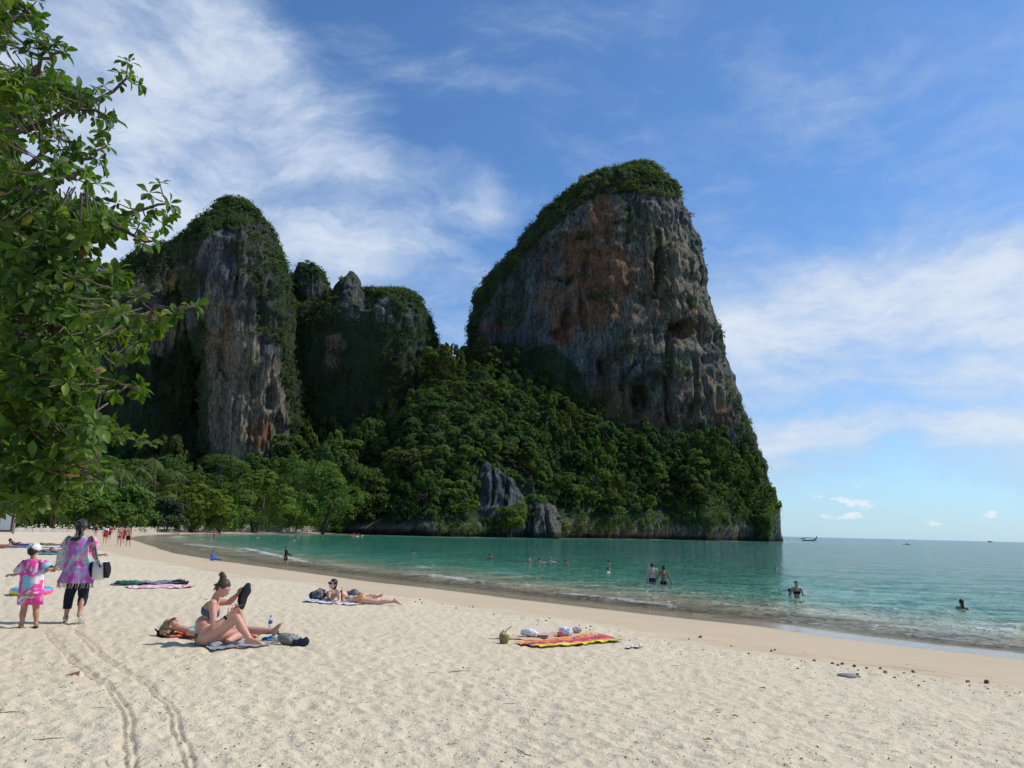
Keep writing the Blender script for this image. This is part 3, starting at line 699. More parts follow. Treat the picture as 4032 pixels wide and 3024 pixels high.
# ================================================================== jungle slope under the cliffs
XB = [(-250, 225), (-150, 250), (-95, 263), (-72, 260)]+[cliffline[i] for i in (0, 1, 2, 3, 4, 5, 6, 7)]+[(113, 338), (121, 360), (126, 388)]
TB = [(100, 960, 335), (450, 985, 320), (640, 940, 335), (740, 915, 345), (860, 880, 348), (950, 752, 350), (1030, 742, 350), (1130, 770, 350), (1240, 842, 348), (1340, 915, 342), (1440, 938, 340), (1545, 925, 342), (1608, 965, 362), (1635, 1010, 378), (1652, 1070, 394)]
HB = [2, 2, 1.5, 1.5, 2.5, 3.5, 4, 5, 6.5, 8, 8.5, 9, 9, 9, 8]
XB = np.array(XB); TP = np.array([at(x*K, y*K, Y) for x, y, Y in TB]); TP[:, 2] -= 7.5; HB = np.array(HB, float)
nu = 480; uu = np.linspace(0, len(XB)-1, nu); ii = np.arange(len(XB))
bx, by, hb = np.interp(uu, ii, XB[:, 0]), np.interp(uu, ii, XB[:, 1]), np.interp(uu, ii, HB)
tx, ty, tz = [np.interp(uu, ii, TP[:, k]) for k in range(3)]
rows = [(.02, -3., 0), (.012, -.2, 0), (.004, .16, 0), (-.004, .35, 0), (-.008, .55, 0), (-.008, .72, 0), (-.004, .87, 0), (.0, 1.0, 0)]
tt_ = np.linspace(0, 1, 72)[1:]
SX, SY, SZ = [], [], []
for dy, hz, _ in rows:
    L = np.hypot(tx-bx, ty-by); f = dy*90/L
    z_ = np.where(hz < 0, hz, hb*hz); wob = 2.2*(fbm(bx*.16, z_*.35, by*.1, 501, 4)-.5)*2*(hb > 2.4)+1.0*(vn(bx*.6, z_*.2, 0, 505)-.5)*2*(hb > 2.4)
    SX.append(bx+(tx-bx)*f); SY.append(by+(ty-by)*f+wob+.0*f); SZ.append(z_)
for t in tt_:
    x_, y_ = bx+(tx-bx)*t, by+(ty-by)*t; g_ = t**.92
    bumpy = 3.4*(fbm(x_*.05, y_*.05, 0, 511, 3)-.5)*2*math.sin(math.pi*min(1, t*1.1))+1.2*(fbm(x_*.2, y_*.2, 0, 512, 2)-.5)*2
    SX.append(x_); SY.append(y_); SZ.append(hb+(tz-hb)*g_+bumpy*min(1, t*6))
SX.append(tx+(tx-bx)*.3); SY.append(ty+(ty-by)*.3+6); SZ.append(tz-1)
SLOPE = np.stack([np.array(SX), np.array(SY), np.array(SZ)], -1)
vg = np.ones(SLOPE.shape[:2]); vg[:8] = .0; vg[8] = .6
m_slope = m_rock
tn = np.zeros(SLOPE.shape[:2]); tn[:9] = .35+.5*(np.array([fbm(bx*.05, 0, 0, 520, 3)]*9) > .5)
o = mk('hillside', SLOPE.reshape(-1, 3), grid_faces(*SLOPE.shape[:2]), m_rock, attrs={'orange': tn.ravel()*.55, 'tan': tn.ravel(), 'veg': vg.ravel()})
tag(o, kind='structure')
# ---- rock outcrops on the slope
def outcrop(name, Lp, Rp, Yc, b0, label, seed):
    before = set(bpy.data.objects)
    V, _ = cliff(name, Lp, Rp, Yc, b0, 110, 70, zb=-3, p=2.2, seed=seed, amp=1.5, cracks=[([(1060, 990), (1066, 1040), (1058, 1090)], 4, 3), ([(1095, 1020), (1090, 1090)], 4, 3), ([(1150, 1085), (1146, 1150)], 4, 3), ([(1180, 1085), (1184, 1150)], 4, 3)], veg=lambda px, py, X, Y, Z: .25*(fbm(X*.3, Y*.3, Z*.3, seed+3, 3) > .62), tan=[(1180, 1130, 50, 40, .35)], powb=.8)
    o = [q for q in bpy.data.objects if q not in before][0]; del o['kind']; tag(o, label, 'rock')
    return V
oc1 = outcrop('rock_outcrop', [(1010, 1150), (1022, 1090), (1028, 1035), (1042, 1000)], [(1052, 996), (1085, 1018), (1112, 1035), (1128, 1070), (1132, 1150)], 256, 6, 'jagged grey limestone spire poking out of the jungle above the water', 600)
oc2 = outcrop('rock_outcrop', [(1108, 1180), (1110, 1130), (1118, 1095), (1138, 1082)], [(1165, 1075), (1190, 1092), (1204, 1120), (1210, 1150), (1206, 1180)], 262, 6, 'rounded fissured grey rock standing at the water below the jagged spire', 620)
# ---- trees on the slope
STY = ['round', 'round', 'tall', 'weeping', 'round', 'tall', 'umbrella', 'weeping']
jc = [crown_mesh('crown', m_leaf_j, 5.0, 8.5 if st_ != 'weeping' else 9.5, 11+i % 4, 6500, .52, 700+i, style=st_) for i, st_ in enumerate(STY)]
jt = [trunk_mesh('trunk', 5.0, 8.5, 720+i) for i in range(3)]
pts = []; TREES = []
g = np.random.default_rng(5)
for _ in range(9000):
    if len(pts) >= 292: break
    u = g.uniform(0, nu-2); ri = g.uniform(9.3, 77)
    if u > nu*.62 and ri < 16: continue
    i0, r0 = int(u), int(ri)
    P = SLOPE[r0, i0]; q = proj(P[None]+[[0, 0, 6]]); x_, y_ = q[0][0]/K, q[1][0]/K
    if x_ < 190 or x_ > 1690: continue
    if 1020 < x_ < 1215 and P[1] < 285 and P[2] < 17: continue
    if x_ < 640 and g.uniform() < .35: continue
    if x_ > 1590 and P[2] > 6 and False: continue
    md = 6.6 if x_ > 900 else 7.8
    if any((P[0]-a[0])**2+(P[1]-a[1])**2+(P[2]-a[2])**2*.6 < md*md for a in pts): continue
    pts.append(P)
for k, P in enumerate(pts):
    x_, y_ = [float(q[0])/K for q in proj(P[None]+[[0, 0, 5]])]
    i = int(g.integers(0, len(jc))); hgt_ = P[2]; tone = ['dark green', 'mid green', 'light green', 'olive'][int(g.choice(4, p=[.30, .34, .24, .12] if hgt_ < 26 else [.42, .36, .12, .10]))]
    shp = {'round': 'round-crowned', 'tall': 'tall narrow', 'weeping': 'drooping', 'umbrella': 'flat-topped'}[STY[i]]
    plc = [(330, 'behind the palms'), (450, 'below the ivy-covered ridge'), (560, 'below the leaning cliff'), (650, 'at the right foot of the leaning cliff'), (760, 'below the rock pinnacle'), (860, 'below the wooded cliff'), (955, 'at the right foot of the wooded cliff'), (1030, 'under the saddle'), (1120, 'left of the tall cliff\'s foot'),
           (1210, 'above the grey spire'), (1300, 'below the left edge of the tall cliff'), (1390, 'below the big cave'), (1480, 'below the middle of the tall cliff'), (1570, 'below the right half of the tall cliff'), (9999, 'near the seaward tip')]
    plc = next(t for m_, t in plc if x_ < m_); lvl = 'low down' if y_ > 1050 else ('halfway up' if y_ > 930 else 'high up')
    lab = f'{tone} {shp} jungle tree {lvl} {plc}'
    o = thing('jungle_tree', P+[0, 0, -.6], lab, 'tree', 'jungle trees on the slope under the cliffs')
    o.rotation_euler = (g.normal()*.06, g.normal()*.06, g.uniform(0, 6.28)); s_ = (g.uniform(.7, 1.1) if g.uniform() < .55 else g.uniform(1.1, 1.75))*(1.0 if x_ > 900 else 1.1)
    if x_ > 1560: s_ *= .72
    o.scale = (s_, s_, s_*g.uniform(.85, 1.2))
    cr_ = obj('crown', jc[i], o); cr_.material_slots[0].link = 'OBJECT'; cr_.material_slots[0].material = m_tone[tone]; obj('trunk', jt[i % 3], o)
DUP = {}
for q in bpy.data.objects:
    if q.get('category') == 'tree' and 'jungle tree' in q.get('label', ''): DUP.setdefault(q['label'], []).append(q)
for lab, qs in DUP.items():
    if len(qs) < 2: continue
    qs.sort(key=lambda q: float(proj(np.array(q.location)[None])[1][0]), reverse=True)
    nm = {2: ['lower', 'upper'], 3: ['lowest', 'middle', 'highest'], 4: ['lowest', 'second lowest', 'second highest', 'highest'], 5: ['lowest', 'second lowest', 'middle', 'second highest', 'highest']}.get(len(qs))
    if nm:
        for w_, q in zip(nm, qs): q['label'] = w_+' '+lab.replace('jungle ', '')
# ---- undergrowth between them, and vines over the rock band
def scatter_shrubs(name, P, N, R, nleaf, size, mat, label, cat, seed, flat=.8, up=.4, tone=None):
    g = np.random.default_rng(seed); n = len(P)
    d = g.normal(size=(n, nleaf, 3)); d /= np.linalg.norm(d, axis=2)[..., None]
    d = d+N[:, None]*.5; d /= np.linalg.norm(d, axis=2)[..., None]
    rr = (R*np.where(g.uniform(size=n) < .8, g.uniform(.45, 1.1, n), g.uniform(1.1, 1.9, n)))[:, None, None]
    C = P[:, None]+d*rr*g.uniform(.35, 1, (n, nleaf, 1))*np.array([1, 1, flat])
    Nn = d*.8+np.array([0, 0, up])+g.normal(size=d.shape)*.4
    tn_ = g.normal(size=n)*.16 if tone is None else tone
    v = np.clip(.42+tn_[:, None]+g.normal(size=(n, nleaf))*.17+.15*d[..., 2], 0, 1)
    V, Q = leaf_quads(C.reshape(-1, 3), Nn.reshape(-1, 3), size, rg=g)
    o = mk(name, V, Q, mat, smooth=False, attrs={'v': np.repeat(v.ravel(), 4)})
    return tag(o, label, cat, kind='stuff')
g = np.random.default_rng(15)
ri = g.integers(9, 78, 2600); ci = g.integers(60, nu-1, 2600); P = SLOPE[ri, ci]+g.normal(size=(2600, 3))*[1.2, 1.2, .3]
q = proj(P); ok = (q[0]/K > 180) & ~((q[0]/K > 1020) & (q[0]/K < 1200) & (P[:, 1] < 282) & (q[1]/K > 985))
P = P[ok]; scatter_shrubs('undergrowth', P, np.tile([0, -.4, .8], (len(P), 1)), 3.0, 34, .88, m_leaf_j, 'dense undergrowth and creepers filling the slope between the trees', 'undergrowth', 16)
ri = g.integers(3, 9, 900); ci = g.integers(170, nu-1, 900); P = SLOPE[ri, ci]; hbv = hb[ci]
ok = (g.uniform(size=900) < np.where(P[:, 2] > hbv*np.where(ci > nu*.6, .85, .62), .8, np.where(fbm(P[:, 0]*.08, 0, 0, 77, 2) > .5, .6, .10))) & (P[:, 2] > 1.6); P = P[ok]+[0, -.4, 0]
scatter_shrubs('hanging_vines', P, np.tile([0, -1., .1], (len(P), 1)), 1.7, 40, .6, m_leaf_j, 'green vines hanging over the dark rock band at the waterline', 'vines', 17, flat=1.5, up=.1)
# ---- shrubs that grow on the cliffs
def cliff_shrubs(name, data, n, R, mat, label, seed, nleaf=18, size=.82, face=None):
    V, vg = data; g = np.random.default_rng(seed); nz, nth = vg.shape
    dz = np.gradient(V, axis=0); dt = np.gradient(V, axis=1); N = np.cross(dt, dz); area = np.linalg.norm(N, axis=2); N = N/(area[..., None]+1e-9)
    upf = np.clip(.45+N[..., 2]*1.5, .32, 1.6); w = area*vg*upf*(N[..., 1] < .35)*(.18+sstep(.40, .58, fbm(V[..., 0]*.13, V[..., 1]*.13, V[..., 2]*.16, seed+5, 3)))
    if face is not None: w = w*face(V)
    w = w.ravel()/w.sum(); idx = g.choice(nz*nth, n, p=w); P = V.reshape(-1, 3)[idx]; Nn = N.reshape(-1, 3)[idx]
    P = P+Nn*g.uniform(.1, .9, (n, 1))*R*.5
    tone = (fbm(P[:, 0]*.09, P[:, 1]*.09, P[:, 2]*.09, seed, 3)-.5)*.9+g.normal(size=n)*.1
    return scatter_shrubs(name, P, Nn, R, nleaf, size, mat, label, 'shrubs', seed, tone=tone)
cliff_shrubs('cliff_shrubs', cl1, 5200, 1.9, m_leaf_c, 'shrubs and small trees capping and edging the tall cliff', 31)
cliff_shrubs('cliff_shrubs', cl2, 4200, 2.1, m_leaf_c, 'thick shrubs covering the wooded middle cliff', 32)
cliff_shrubs('cliff_shrubs', cl2b, 700, 1.8, m_leaf_c, 'shrubs round the small rock pinnacle left of the middle cliff', 33)
cliff_shrubs('cliff_shrubs', cl3, 2300, 1.6, m_leaf_c, 'shrubs clinging to the right flank and summit of the left cliff', 34)
cliff_shrubs('cliff_shrubs', cl4, 2600, 1.7, m_leaf_d, 'dark creepers and shrubs over the ridge left of the leaning cliff', 35)
for data, n_, lab, sd in ((cl1, 280, 'small trees standing up along the skyline of the tall cliff', 41), (cl2, 140, 'small trees standing up along the skyline of the wooded cliff', 42), (cl3, 110, 'small trees along the summit of the leaning cliff', 43), (cl4, 120, 'small trees along the crest of the ridge cliff', 44), (cl2b, 34, 'small trees on the left pinnacle', 45), (cl2c, 16, 'bushes on top of the bare rock pinnacle', 46)):
    V, vg = data; g = np.random.default_rng(sd); dz = np.gradient(V, axis=0); dt = np.gradient(V, axis=1); N = np.cross(dt, dz); ar = np.linalg.norm(N, axis=2); N /= ar[..., None]+1e-9
    w = ar*(vg > .3)*np.clip(N[..., 2]-.25, 0, 1) if data is not cl2c else ar*(N[..., 2] > .3)
    if w.sum() <= 0: continue
    P = V.reshape(-1, 3)[g.choice(w.size, n_, p=(w/w.sum()).ravel())]; hh_ = g.uniform(.1, 1.7, n_)*(0 if data is cl2c else 1); P = P+np.stack([0*hh_, 0*hh_, hh_], 1)
    scatter_shrubs('cliff_trees', P, np.tile([0, 0, .6], (n_, 1)), 1.9, 56, .7, m_leaf_c, lab, 'trees', sd, flat=.75)
for V_, lab, n_ in ((oc1, 'small bushes growing on the jagged grey spire', 150), (oc2, 'small bushes growing on the rounded rock at the water', 45)):
    g = np.random.default_rng(n_); fr = V_[:, :, 1].ravel() < V_[:, :, 1].mean(); z_ = V_[..., 2].ravel(); w = (fr*(np.where(z_ < z_.max()*.42, 6.0, np.where(z_ > z_.max()*.85, 2.0, .25)) if n_ > 100 else fr*(np.maximum(z_, 0)**1.3))*(z_ > .8)*(fbm(V_[..., 0].ravel()*.25, z_*.25, 0, n_, 2) > .5)); w = w/w.sum()
    P = V_.reshape(-1, 3)[g.choice(len(w), n_, p=w)]+[0, -.5, .3]
    scatter_shrubs('rock_shrubs', P, np.tile([0, -.5, .6], (n_, 1)), 1.3, 40, .5, m_leaf_b, lab, 'shrubs', n_)
# ================================================================== trees along the back of the bay
def beach_tree(px, top, wpx, Y, style, label, seed, group, nleaf=7000, leaf=.62, mat=None):
    """px, top, wpx on the 2212-wide photograph"""
    T = at(px*K, top*K, Y); X0 = T[0]; z0 = float(sand_h(np.array([X0]), np.array([Y]), fine=False)[0]); z0 = min(z0, 2.2)
    H = (T[2]-z0)*1.03; R = wpx*K/FPX*Y/2*1.08
    g = np.random.default_rng(seed)
    o = thing('beach_tree', (X0, Y, z0-.1), label, 'tree', group)
    st_ = style
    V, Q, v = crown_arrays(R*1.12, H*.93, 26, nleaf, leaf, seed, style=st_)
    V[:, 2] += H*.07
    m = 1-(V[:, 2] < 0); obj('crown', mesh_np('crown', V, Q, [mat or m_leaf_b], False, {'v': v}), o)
    b = MB()
    for i in range(int(g.integers(2, 4))):
        a = g.uniform(0, 6.28); e = np.array([math.cos(a)*R*.3, math.sin(a)*R*.3, H*.6]); s_ = np.array([math.cos(a)*R*.05, math.sin(a)*R*.05, -.3])
        m_ = (s_+e)/2+np.array([math.cos(a+1)*.3, .2, -.3]); b.tube([s_, m_, e], [H*.022, H*.016, H*.008], 7)
        for k in range(4):
            a2 = a+g.normal(); L = R*g.uniform(.3, .6); q = m_+(e-m_)*g.uniform(.1, .9)
            b.tube([q, q+[math.cos(a2)*L*.5, math.sin(a2)*L*.5, H*.06], q+[math.cos(a2)*L, math.sin(a2)*L, H*.16]], [H*.009, H*.007, H*.003], 5)
    V, F = b.get(); obj('trunk', mesh_np('trunk', V, F, [m_bark]), o)
    return o
BG = 'broad trees along the back of the far beach'
BT = [(702, 1003, 150, 222, 'round', 'broad light green tree farthest right behind the concrete wall', None), (800, 1000, 100, 250, 'tall', 'tall darker tree right of the broad light green one where the beach ends', 'j'),
      (560, 1022, 150, 205, 'umbrella', 'wide spreading tree behind the wall in the middle of the far beach', None), (640, 985, 100, 245, 'tall', 'tall tree rising behind the two widest beach trees', 'j'),
      (425, 1046, 135, 178, 'umbrella', 'yellow-green umbrella-shaped tree over the low seawall', 'y'), (362, 1082, 85, 165, 'round', 'low greyish green bushy tree at the sand beside the umbrella-shaped tree', 'g'),
      (285, 1055, 120, 150, 'round', 'dense green tree behind the walkers at the left of the bay', None), (205, 1050, 110, 135, 'round', 'green tree just right of the near tree foliage', None),
      (500, 985, 120, 245, 'tall', 'dark tall tree behind the umbrella-shaped tree below the leaning cliff', 'j'), (395, 985, 110, 235, 'tall', 'tall tree standing among the palms at the left', 'j'),
      (130, 1010, 130, 128, 'round', 'green tree half hidden by the near tree', None), (40, 990, 150, 120, 'round', 'green tree behind the hut at the left edge', None),
      (300, 985, 110, 225, 'round', 'tall tree behind the dense green tree at the left', 'j'), (850, 1015, 90, 262, 'round', 'dark rounded tree overhanging the water right of the far beach', 'j'),
      (905, 1035, 80, 266, 'weeping', 'creeper-hung tree at the water right of the dark rounded one', 'j'), (480, 1082, 70, 186, 'round', 'small green tree between the umbrella-shaped tree and the wall', None),
      (210, 985, 120, 200, 'tall', 'tall tree back from the beach above the walkers', 'j'), (965, 1040, 80, 262, 'weeping', 'creeper-hung bushy tree left of the jagged grey spire', 'j'),
      (1100, 1085, 60, 250, 'round', 'olive green bush tree in front of the foot of the grey spire', 'y'), (1040, 1095, 75, 255, 'weeping', 'light green creeper-hung tree below the grey spire at the water', 'y')]
m_leaf_y = leaf_material('yellow_green_leaves', (.060, .105, .012), (.20, .27, .04), hue=.3)
m_leaf_g = leaf_material('greyish_leaves', (.035, .060, .026), (.095, .135, .065), hue=.1)
for i, (px, tp, wd, Y, st_, lab, mt) in enumerate(BT):
    beach_tree(px, tp, wd, Y, st_, lab, 900+i, BG, mat={'j': m_leaf_j, 'y': m_leaf_y, 'g': m_leaf_g, None: m_leaf_b}[mt], nleaf=9500 if wd > 115 else 6000)
# undergrowth along the wall
g = np.random.default_rng(44); P = []
for _ in range(760):
    x = g.uniform(-40, 900); Y = np.interp(x, [0, 430, 640, 780, 900], [118, 178, 225, 252, 262])+g.uniform(-2, 14); q = at(x*K, 1100*K, Y)
    P.append([q[0], Y, g.uniform(.6, 5.5)+(.9 if x < 760 else -.5)])
P = np.array(P); scatter_shrubs('beach_undergrowth', P, np.tile([0, -.3, .6], (len(P), 1)), 2.2, 54, .55, m_leaf_b, 'dark bushes under the trees at the back of the beach', 'undergrowth', 45)
# palms
m_palm = leaf_material('palm_leaves', (.035, .060, .014), (.11, .15, .045), trans=.2, hue=.3)
def palm(px, top, Y, label, seed, h_extra=0):
    g = np.random.default_rng(seed); T = at(px*K, top*K, Y); H = T[2]-1.5
    o = thing('palm_tree', (T[0], Y, 1.2), label, 'palm tree', 'palm trees behind the far beach')
    b = MB(); lean = g.normal(size=2)*.9; pts = [np.array([lean[0]*t*t, lean[1]*t*t, H*t]) for t in np.linspace(0, 1, 8)]
    b.tube(pts, np.linspace(.24, .15, 8), 8); V, F = b.get(); obj('trunk', mesh_np('trunk', V, F, [m_bark]), o)
    for k in range(14):
        a = k/14*6.28+g.normal()*.15; el_ = g.uniform(-.35, .95); L = g.uniform(3.2, 4.2); t = np.linspace(0, 1, 14)
        d = np.array([math.cos(a), math.sin(a), 0]); rib = np.outer(t*L*math.cos(el_)**.5, d); rib[:, 2] = math.sin(el_)*L*t-1.6*t*t*L*.42
        side = np.array([-d[1], d[0], 0]); Vs, Qs, Ts = [], [], []; n = 0
        for i in range(13):
            w = .85*math.sin(math.pi*(.12+.8*t[i]))
            for sgn in (-1, 1):
                p = rib[i]; tip = p+side*sgn*w+d*.28+np.array([0, 0, -.35*w]); Vs += [p, p+(rib[i+1]-p)*.75, tip]; Ts.append([n, n+1, n+2]); n += 3
        V = np.array(Vs)+pts[-1]; fr = obj('frond', mesh_np('frond', V, [np.array(Ts)], [m_palm], False, {'v': np.full(len(V), g.uniform(.3, .9))}), o)
for i, (px, tp, Y, lab) in enumerate([(345, 992, 205, 'palm tree left of the umbrella-shaped tree, tallest of the palms'), (312, 1012, 200, 'palm tree nearest the near tree foliage with drooping fronds'), (390, 1018, 208, 'palm tree close behind the umbrella-shaped tree'),
                                      (530, 1030, 214, 'palm tree poking out between the two widest beach trees'), (268, 1015, 190, 'slender palm tree behind the dense green tree')]): palm(px, tp, Y, lab, 60+i)
# ================================================================== concrete seawall, bungalow, hut
m_conc = simple_mat('weathered_concrete', (.42, .39, .33), .9, .45, .8, .6, .05)
wall_px = [(-60, 88), (200, 105), (360, 122), (550, 150), (700, 178), (855, 200), (1060, 222), (1262, 246)]
wp = [at(x, 2088, Y)[:2] for x, Y in wall_px]
wl = thing('seawall', (wp[0][0], wp[0][1], .8), 'low weathered concrete seawall along the back of the far beach', 'wall')
for i in range(len(wp)-1):
    a, c = np.array(wp[i]), np.array(wp[i+1]); n = 3 if i < 5 else 4
    for k in range(n):
        p, q = a+(c-a)*(k+.01)/n, a+(c-a)*(k+.99)/n; d = (q-p)/np.linalg.norm(q-p); nn = np.array([-d[1], d[0]])
        s0 = .5 if i < 3 else (.7 if i < 4 else 1.75); z0 = min(gz(*p), gz(*q)); zt = z0+s0+.05*math.sin(i*3+k)
        b = MB(); V = []
        for pp in (p, q):
            for off, z_ in ((-.18, z0-.6), (-.12, zt), (.2, zt), (.2, z0-.6)): V.append([*(pp+nn*off), z_])
        b.add(V, [[0, 4, 5, 1], [1, 5, 6, 2], [2, 6, 7, 3], [0, 1, 2, 3], [7, 6, 5, 4]]); b.build('panel', m_conc, wl, False)
m_green = simple_mat('pale_green_boards', (.16, .22, .19), .7, .2, 2)
m_dark = simple_mat('dark_opening', (.02, .022, .024), .3, .1, 2, 0)
c0 = at(1150, 2060, 262); bn = thing('bungalow', (c0[0], 262, 1.2), 'low pale green beach bungalow in the shade behind the seawall and trees', 'bungalow')
b = MB(); b.box((c0[0], 264, 2.9), (30, 6, 3.2)); b.build('wall', m_green, bn, False)
b = MB(); b.box((c0[0], 263.6, 4.75), (32, 8, .35)); b.build('roof', simple_mat('roof_sheet', (.25, .27, .25), .6), bn, False)
for i in range(8):
    b = MB(); b.box((c0[0]-13+i*3.7, 260.94, 3.1), (1.7, .08, 1.3)); b.build('window', m_dark, bn, False)
m_white = simple_mat('white_cloth', (.72, .72, .70), .8, .10, 6, .5, .02)
m_grey = simple_mat('grey_post', (.33, .32, .30), .8, .3, 5)
m_red = simple_mat('red_brown_board', (.22, .06, .035), .7, .25, 3)
hp = at(45, 2070, 84); hb_ = thing('beach_hut', (hp[0], 84, gz(hp[0], 84)), 'small beach hut with a white sheet hung on a red-brown frame at the left edge', 'hut')
z0 = gz(hp[0], 84)
b = MB(); b.tube([(hp[0]+.25, 84, z0), (hp[0]+.3, 84, z0+2.9)], .13, 8); b.build('post', m_grey, hb_)
b = MB(); b.box((hp[0]-1.6, 84.3, z0+1.6), (3.4, .1, 2.9)); b.build('frame', m_red, hb_, False)
gx, gzz = np.meshgrid(np.linspace(-1.35, -.15, 14), np.linspace(.35, 2.35, 14)); V = np.stack([hp[0]+gx, 84.12+.03*np.sin(gx*9)+.0*gx, z0+gzz], -1).reshape(-1, 3)
mk('sheet', V, grid_faces(14, 14), m_white, hb_)
b = MB(); b.box((hp[0]-1.8, 85, z0+3.1), (4.6, 3, .12)); b.build('roof', m_grey, hb_, False)
# ================================================================== the near tree at the left
m_big = leaf_material('almond_leaves', (.028, .070, .011), (.135, .22, .026), trans=.46, warm=(.36, .24, .03), hue=.45, rough=.50, spec=.35)
def big_leaf(seed):
    g = np.random.default_rng(seed); L = 1.0; n = 5; t = np.linspace(0, 1, n)
    w = .25*np.sin(np.pi*t**1.35)**.8*(.75+.45*t); w[0] = .02; w[-1] = .05
    curl = g.uniform(.08, .45); tw = g.normal()*.35; V = []
    for i in range(n):
        z = -curl*t[i]**2*.8; a = tw*t[i]
        wav = .035*math.sin(t[i]*14+g.uniform(0, 6))
        for k, sx in ((-1, -1), (0, 0), (1, 1)):
            x = w[i]*sx; zz = z+abs(sx)*w[i]*.35+wav*abs(sx)
            V.append([x*math.cos(a)-0*zz, t[i]*L*(1-.12*curl), zz+x*math.sin(a)])
    return np.array(V), grid_faces(n, 3)
LV = [big_leaf(s_) for s_ in range(7)]
leaf_me = [mesh_np('leaf', V, Q, [m_big], True, {'v': np.clip(.15+.12*i+.08*np.abs(V[:, 0])*4, 0, .92)}) for i, (V, Q) in enumerate(LV)]
trunk0 = np.array([-9.2, 8.9, .85])
tree = thing('near_tree', trunk0, 'big leafy tree with large glossy green leaves reaching in from the left edge', 'tree')
b = MB(); b.tube([trunk0-[0, 0, .3], trunk0+[.1, 0, 1.5], trunk0+[.4, .1, 3.2], trunk0+[.6, 0, 5.2], trunk0+[.7, -.1, 7.4]], [.34, .27, .22, .16, .08], 14); b.build('trunk', m_bark, tree)
BR = [[(60, 60), (118, 52), 8.0, 1.2], [(150, 262), (250, 205), 7.6, 2.4], [(250, 372), (405, 392), (505, 300), 8.4, 2.6], [(300, 420), (440, 470), 8.2, 2.8], [(150, 635), (290, 620), (425, 575), 8.6, 3.2], [(200, 700), (330, 675), 7.4, 3.4],
      [(300, 850), (500, 840), (668, 802), 8.8, 4.0], [(250, 900), (450, 900), (600, 950), 7.8, 3.9], [(200, 1010), (340, 1030), (480, 1085), 8.4, 4.5], [(300, 1235), (560, 1235), (765, 1205), 7.9, 4.6],
      [(300, 1320), (480, 1330), (555, 1370), 8.7, 4.8], [(200, 1480), (400, 1480), (545, 1530), 8.0, 5.0], [(200, 1660), (400, 1700), (580, 1745), 8.6, 5.2], [(150, 1830), (290, 1860), (410, 1900), 8.1, 5.4], [(40, 1930), (120, 1975), (205, 1985), 7.7, 5.6],
      [(60, 480), (200, 520), (300, 560), 9.0, 3], [(-100, 1150), (200, 1130), (420, 1150), 9.3, 4.4], [(-50, 1760), (120, 1790), (330, 1830), 9.2, 5]]
g = np.random.default_rng(77); ros = []
anchors = []
for br in BR:
    Yd = br[-2]; pts = [at(x, y, Yd+g.normal()*.15) for x, y in br[:-2]]; first = br[0]
    zz = min(7.6, max(1.4, pts[0][2]-1.1-.6)); f = np.clip((zz-.85)/7.4, .15, 1); root = trunk0+np.array([.7*f, 0, 7.4*f])
    mid = root*.5+pts[0]*.5+np.array([0, 0, .12]); path = [root, mid]+pts
    t = np.linspace(0, 1, len(path)); tt2 = np.linspace(0, 1, 14); P = np.stack([np.interp(tt2, t, [p[k] for p in path]) for k in range(3)], 1); P[1:-1] += g.normal(size=(12, 3))*.035
    b = MB(); b.tube(P, np.linspace(.06, .012, 14), 7); b.build('branch', m_bark, tree)
    anchors.append(P[4:])
    # rosettes along the outer part
    L = len(pts)
    for k in range(int(7+4*L)):
        u = g.uniform(.42, 1.0); p = np.array([np.interp(u, tt2, P[:, q]) for q in range(3)])
        if k == 0: p = P[-1].copy()
        off = g.normal(size=3)*[.10, .38, .12]*(1.1-.75*u if k else 0)
        ros.append((p+off*1.3, p))
# the body of the crown
FILL = [(-40, -40), (70, -40), (70, 60), (50, 120), (-10, 160), (-10, 290), (190, 270), (260, 330), (380, 360), (400, 400), (220, 420), (160, 450), (100, 560), (60, 640), (180, 690), (240, 780), (440, 830), (540, 880), (520, 910), (380, 930), (300, 1000), (400, 1060), (360, 1130), (440, 1210), (600, 1230), (480, 1290), (480, 1350),
        (370, 1420), (430, 1500), (380, 1600), (490, 1700), (400, 1770), (320, 1840), (330, 1880), (230, 1930), (210, 1990), (60, 2000), (-40, 1960)]
HOLES = [[(0, 180), (60, 190), (40, 240), (0, 230)], [(20, 440), (110, 430), (120, 520), (60, 560), (0, 500)], [(100, 520), (130, 600), (210, 600), (200, 640), (120, 650), (20, 600)], [(290, 430), (420, 440), (330, 560), (300, 520)], [(190, 1120), (340, 1110), (360, 1150), (220, 1160)]]
FILL = [(x*.88 if x > 0 else x, y) for x, y in FILL]; al = np.concatenate(anchors)
n = 0
while n < 1950:
    x, y = g.uniform(-60, 700), g.uniform(-60, 2080)
    if not in_poly(np.array([x]), np.array([y]), FILL)[0] or any(in_poly(np.array([x]), np.array([y]), h)[0] for h in HOLES): continue
    if y < 800 and g.uniform() < .35: continue
    Yd = g.uniform(7.0, 10.4); p = at(x, y, Yd); a = al[np.argmin(((al-p)**2).sum(1))]
    ros.append((p, a+(p-a)*.25)); n += 1
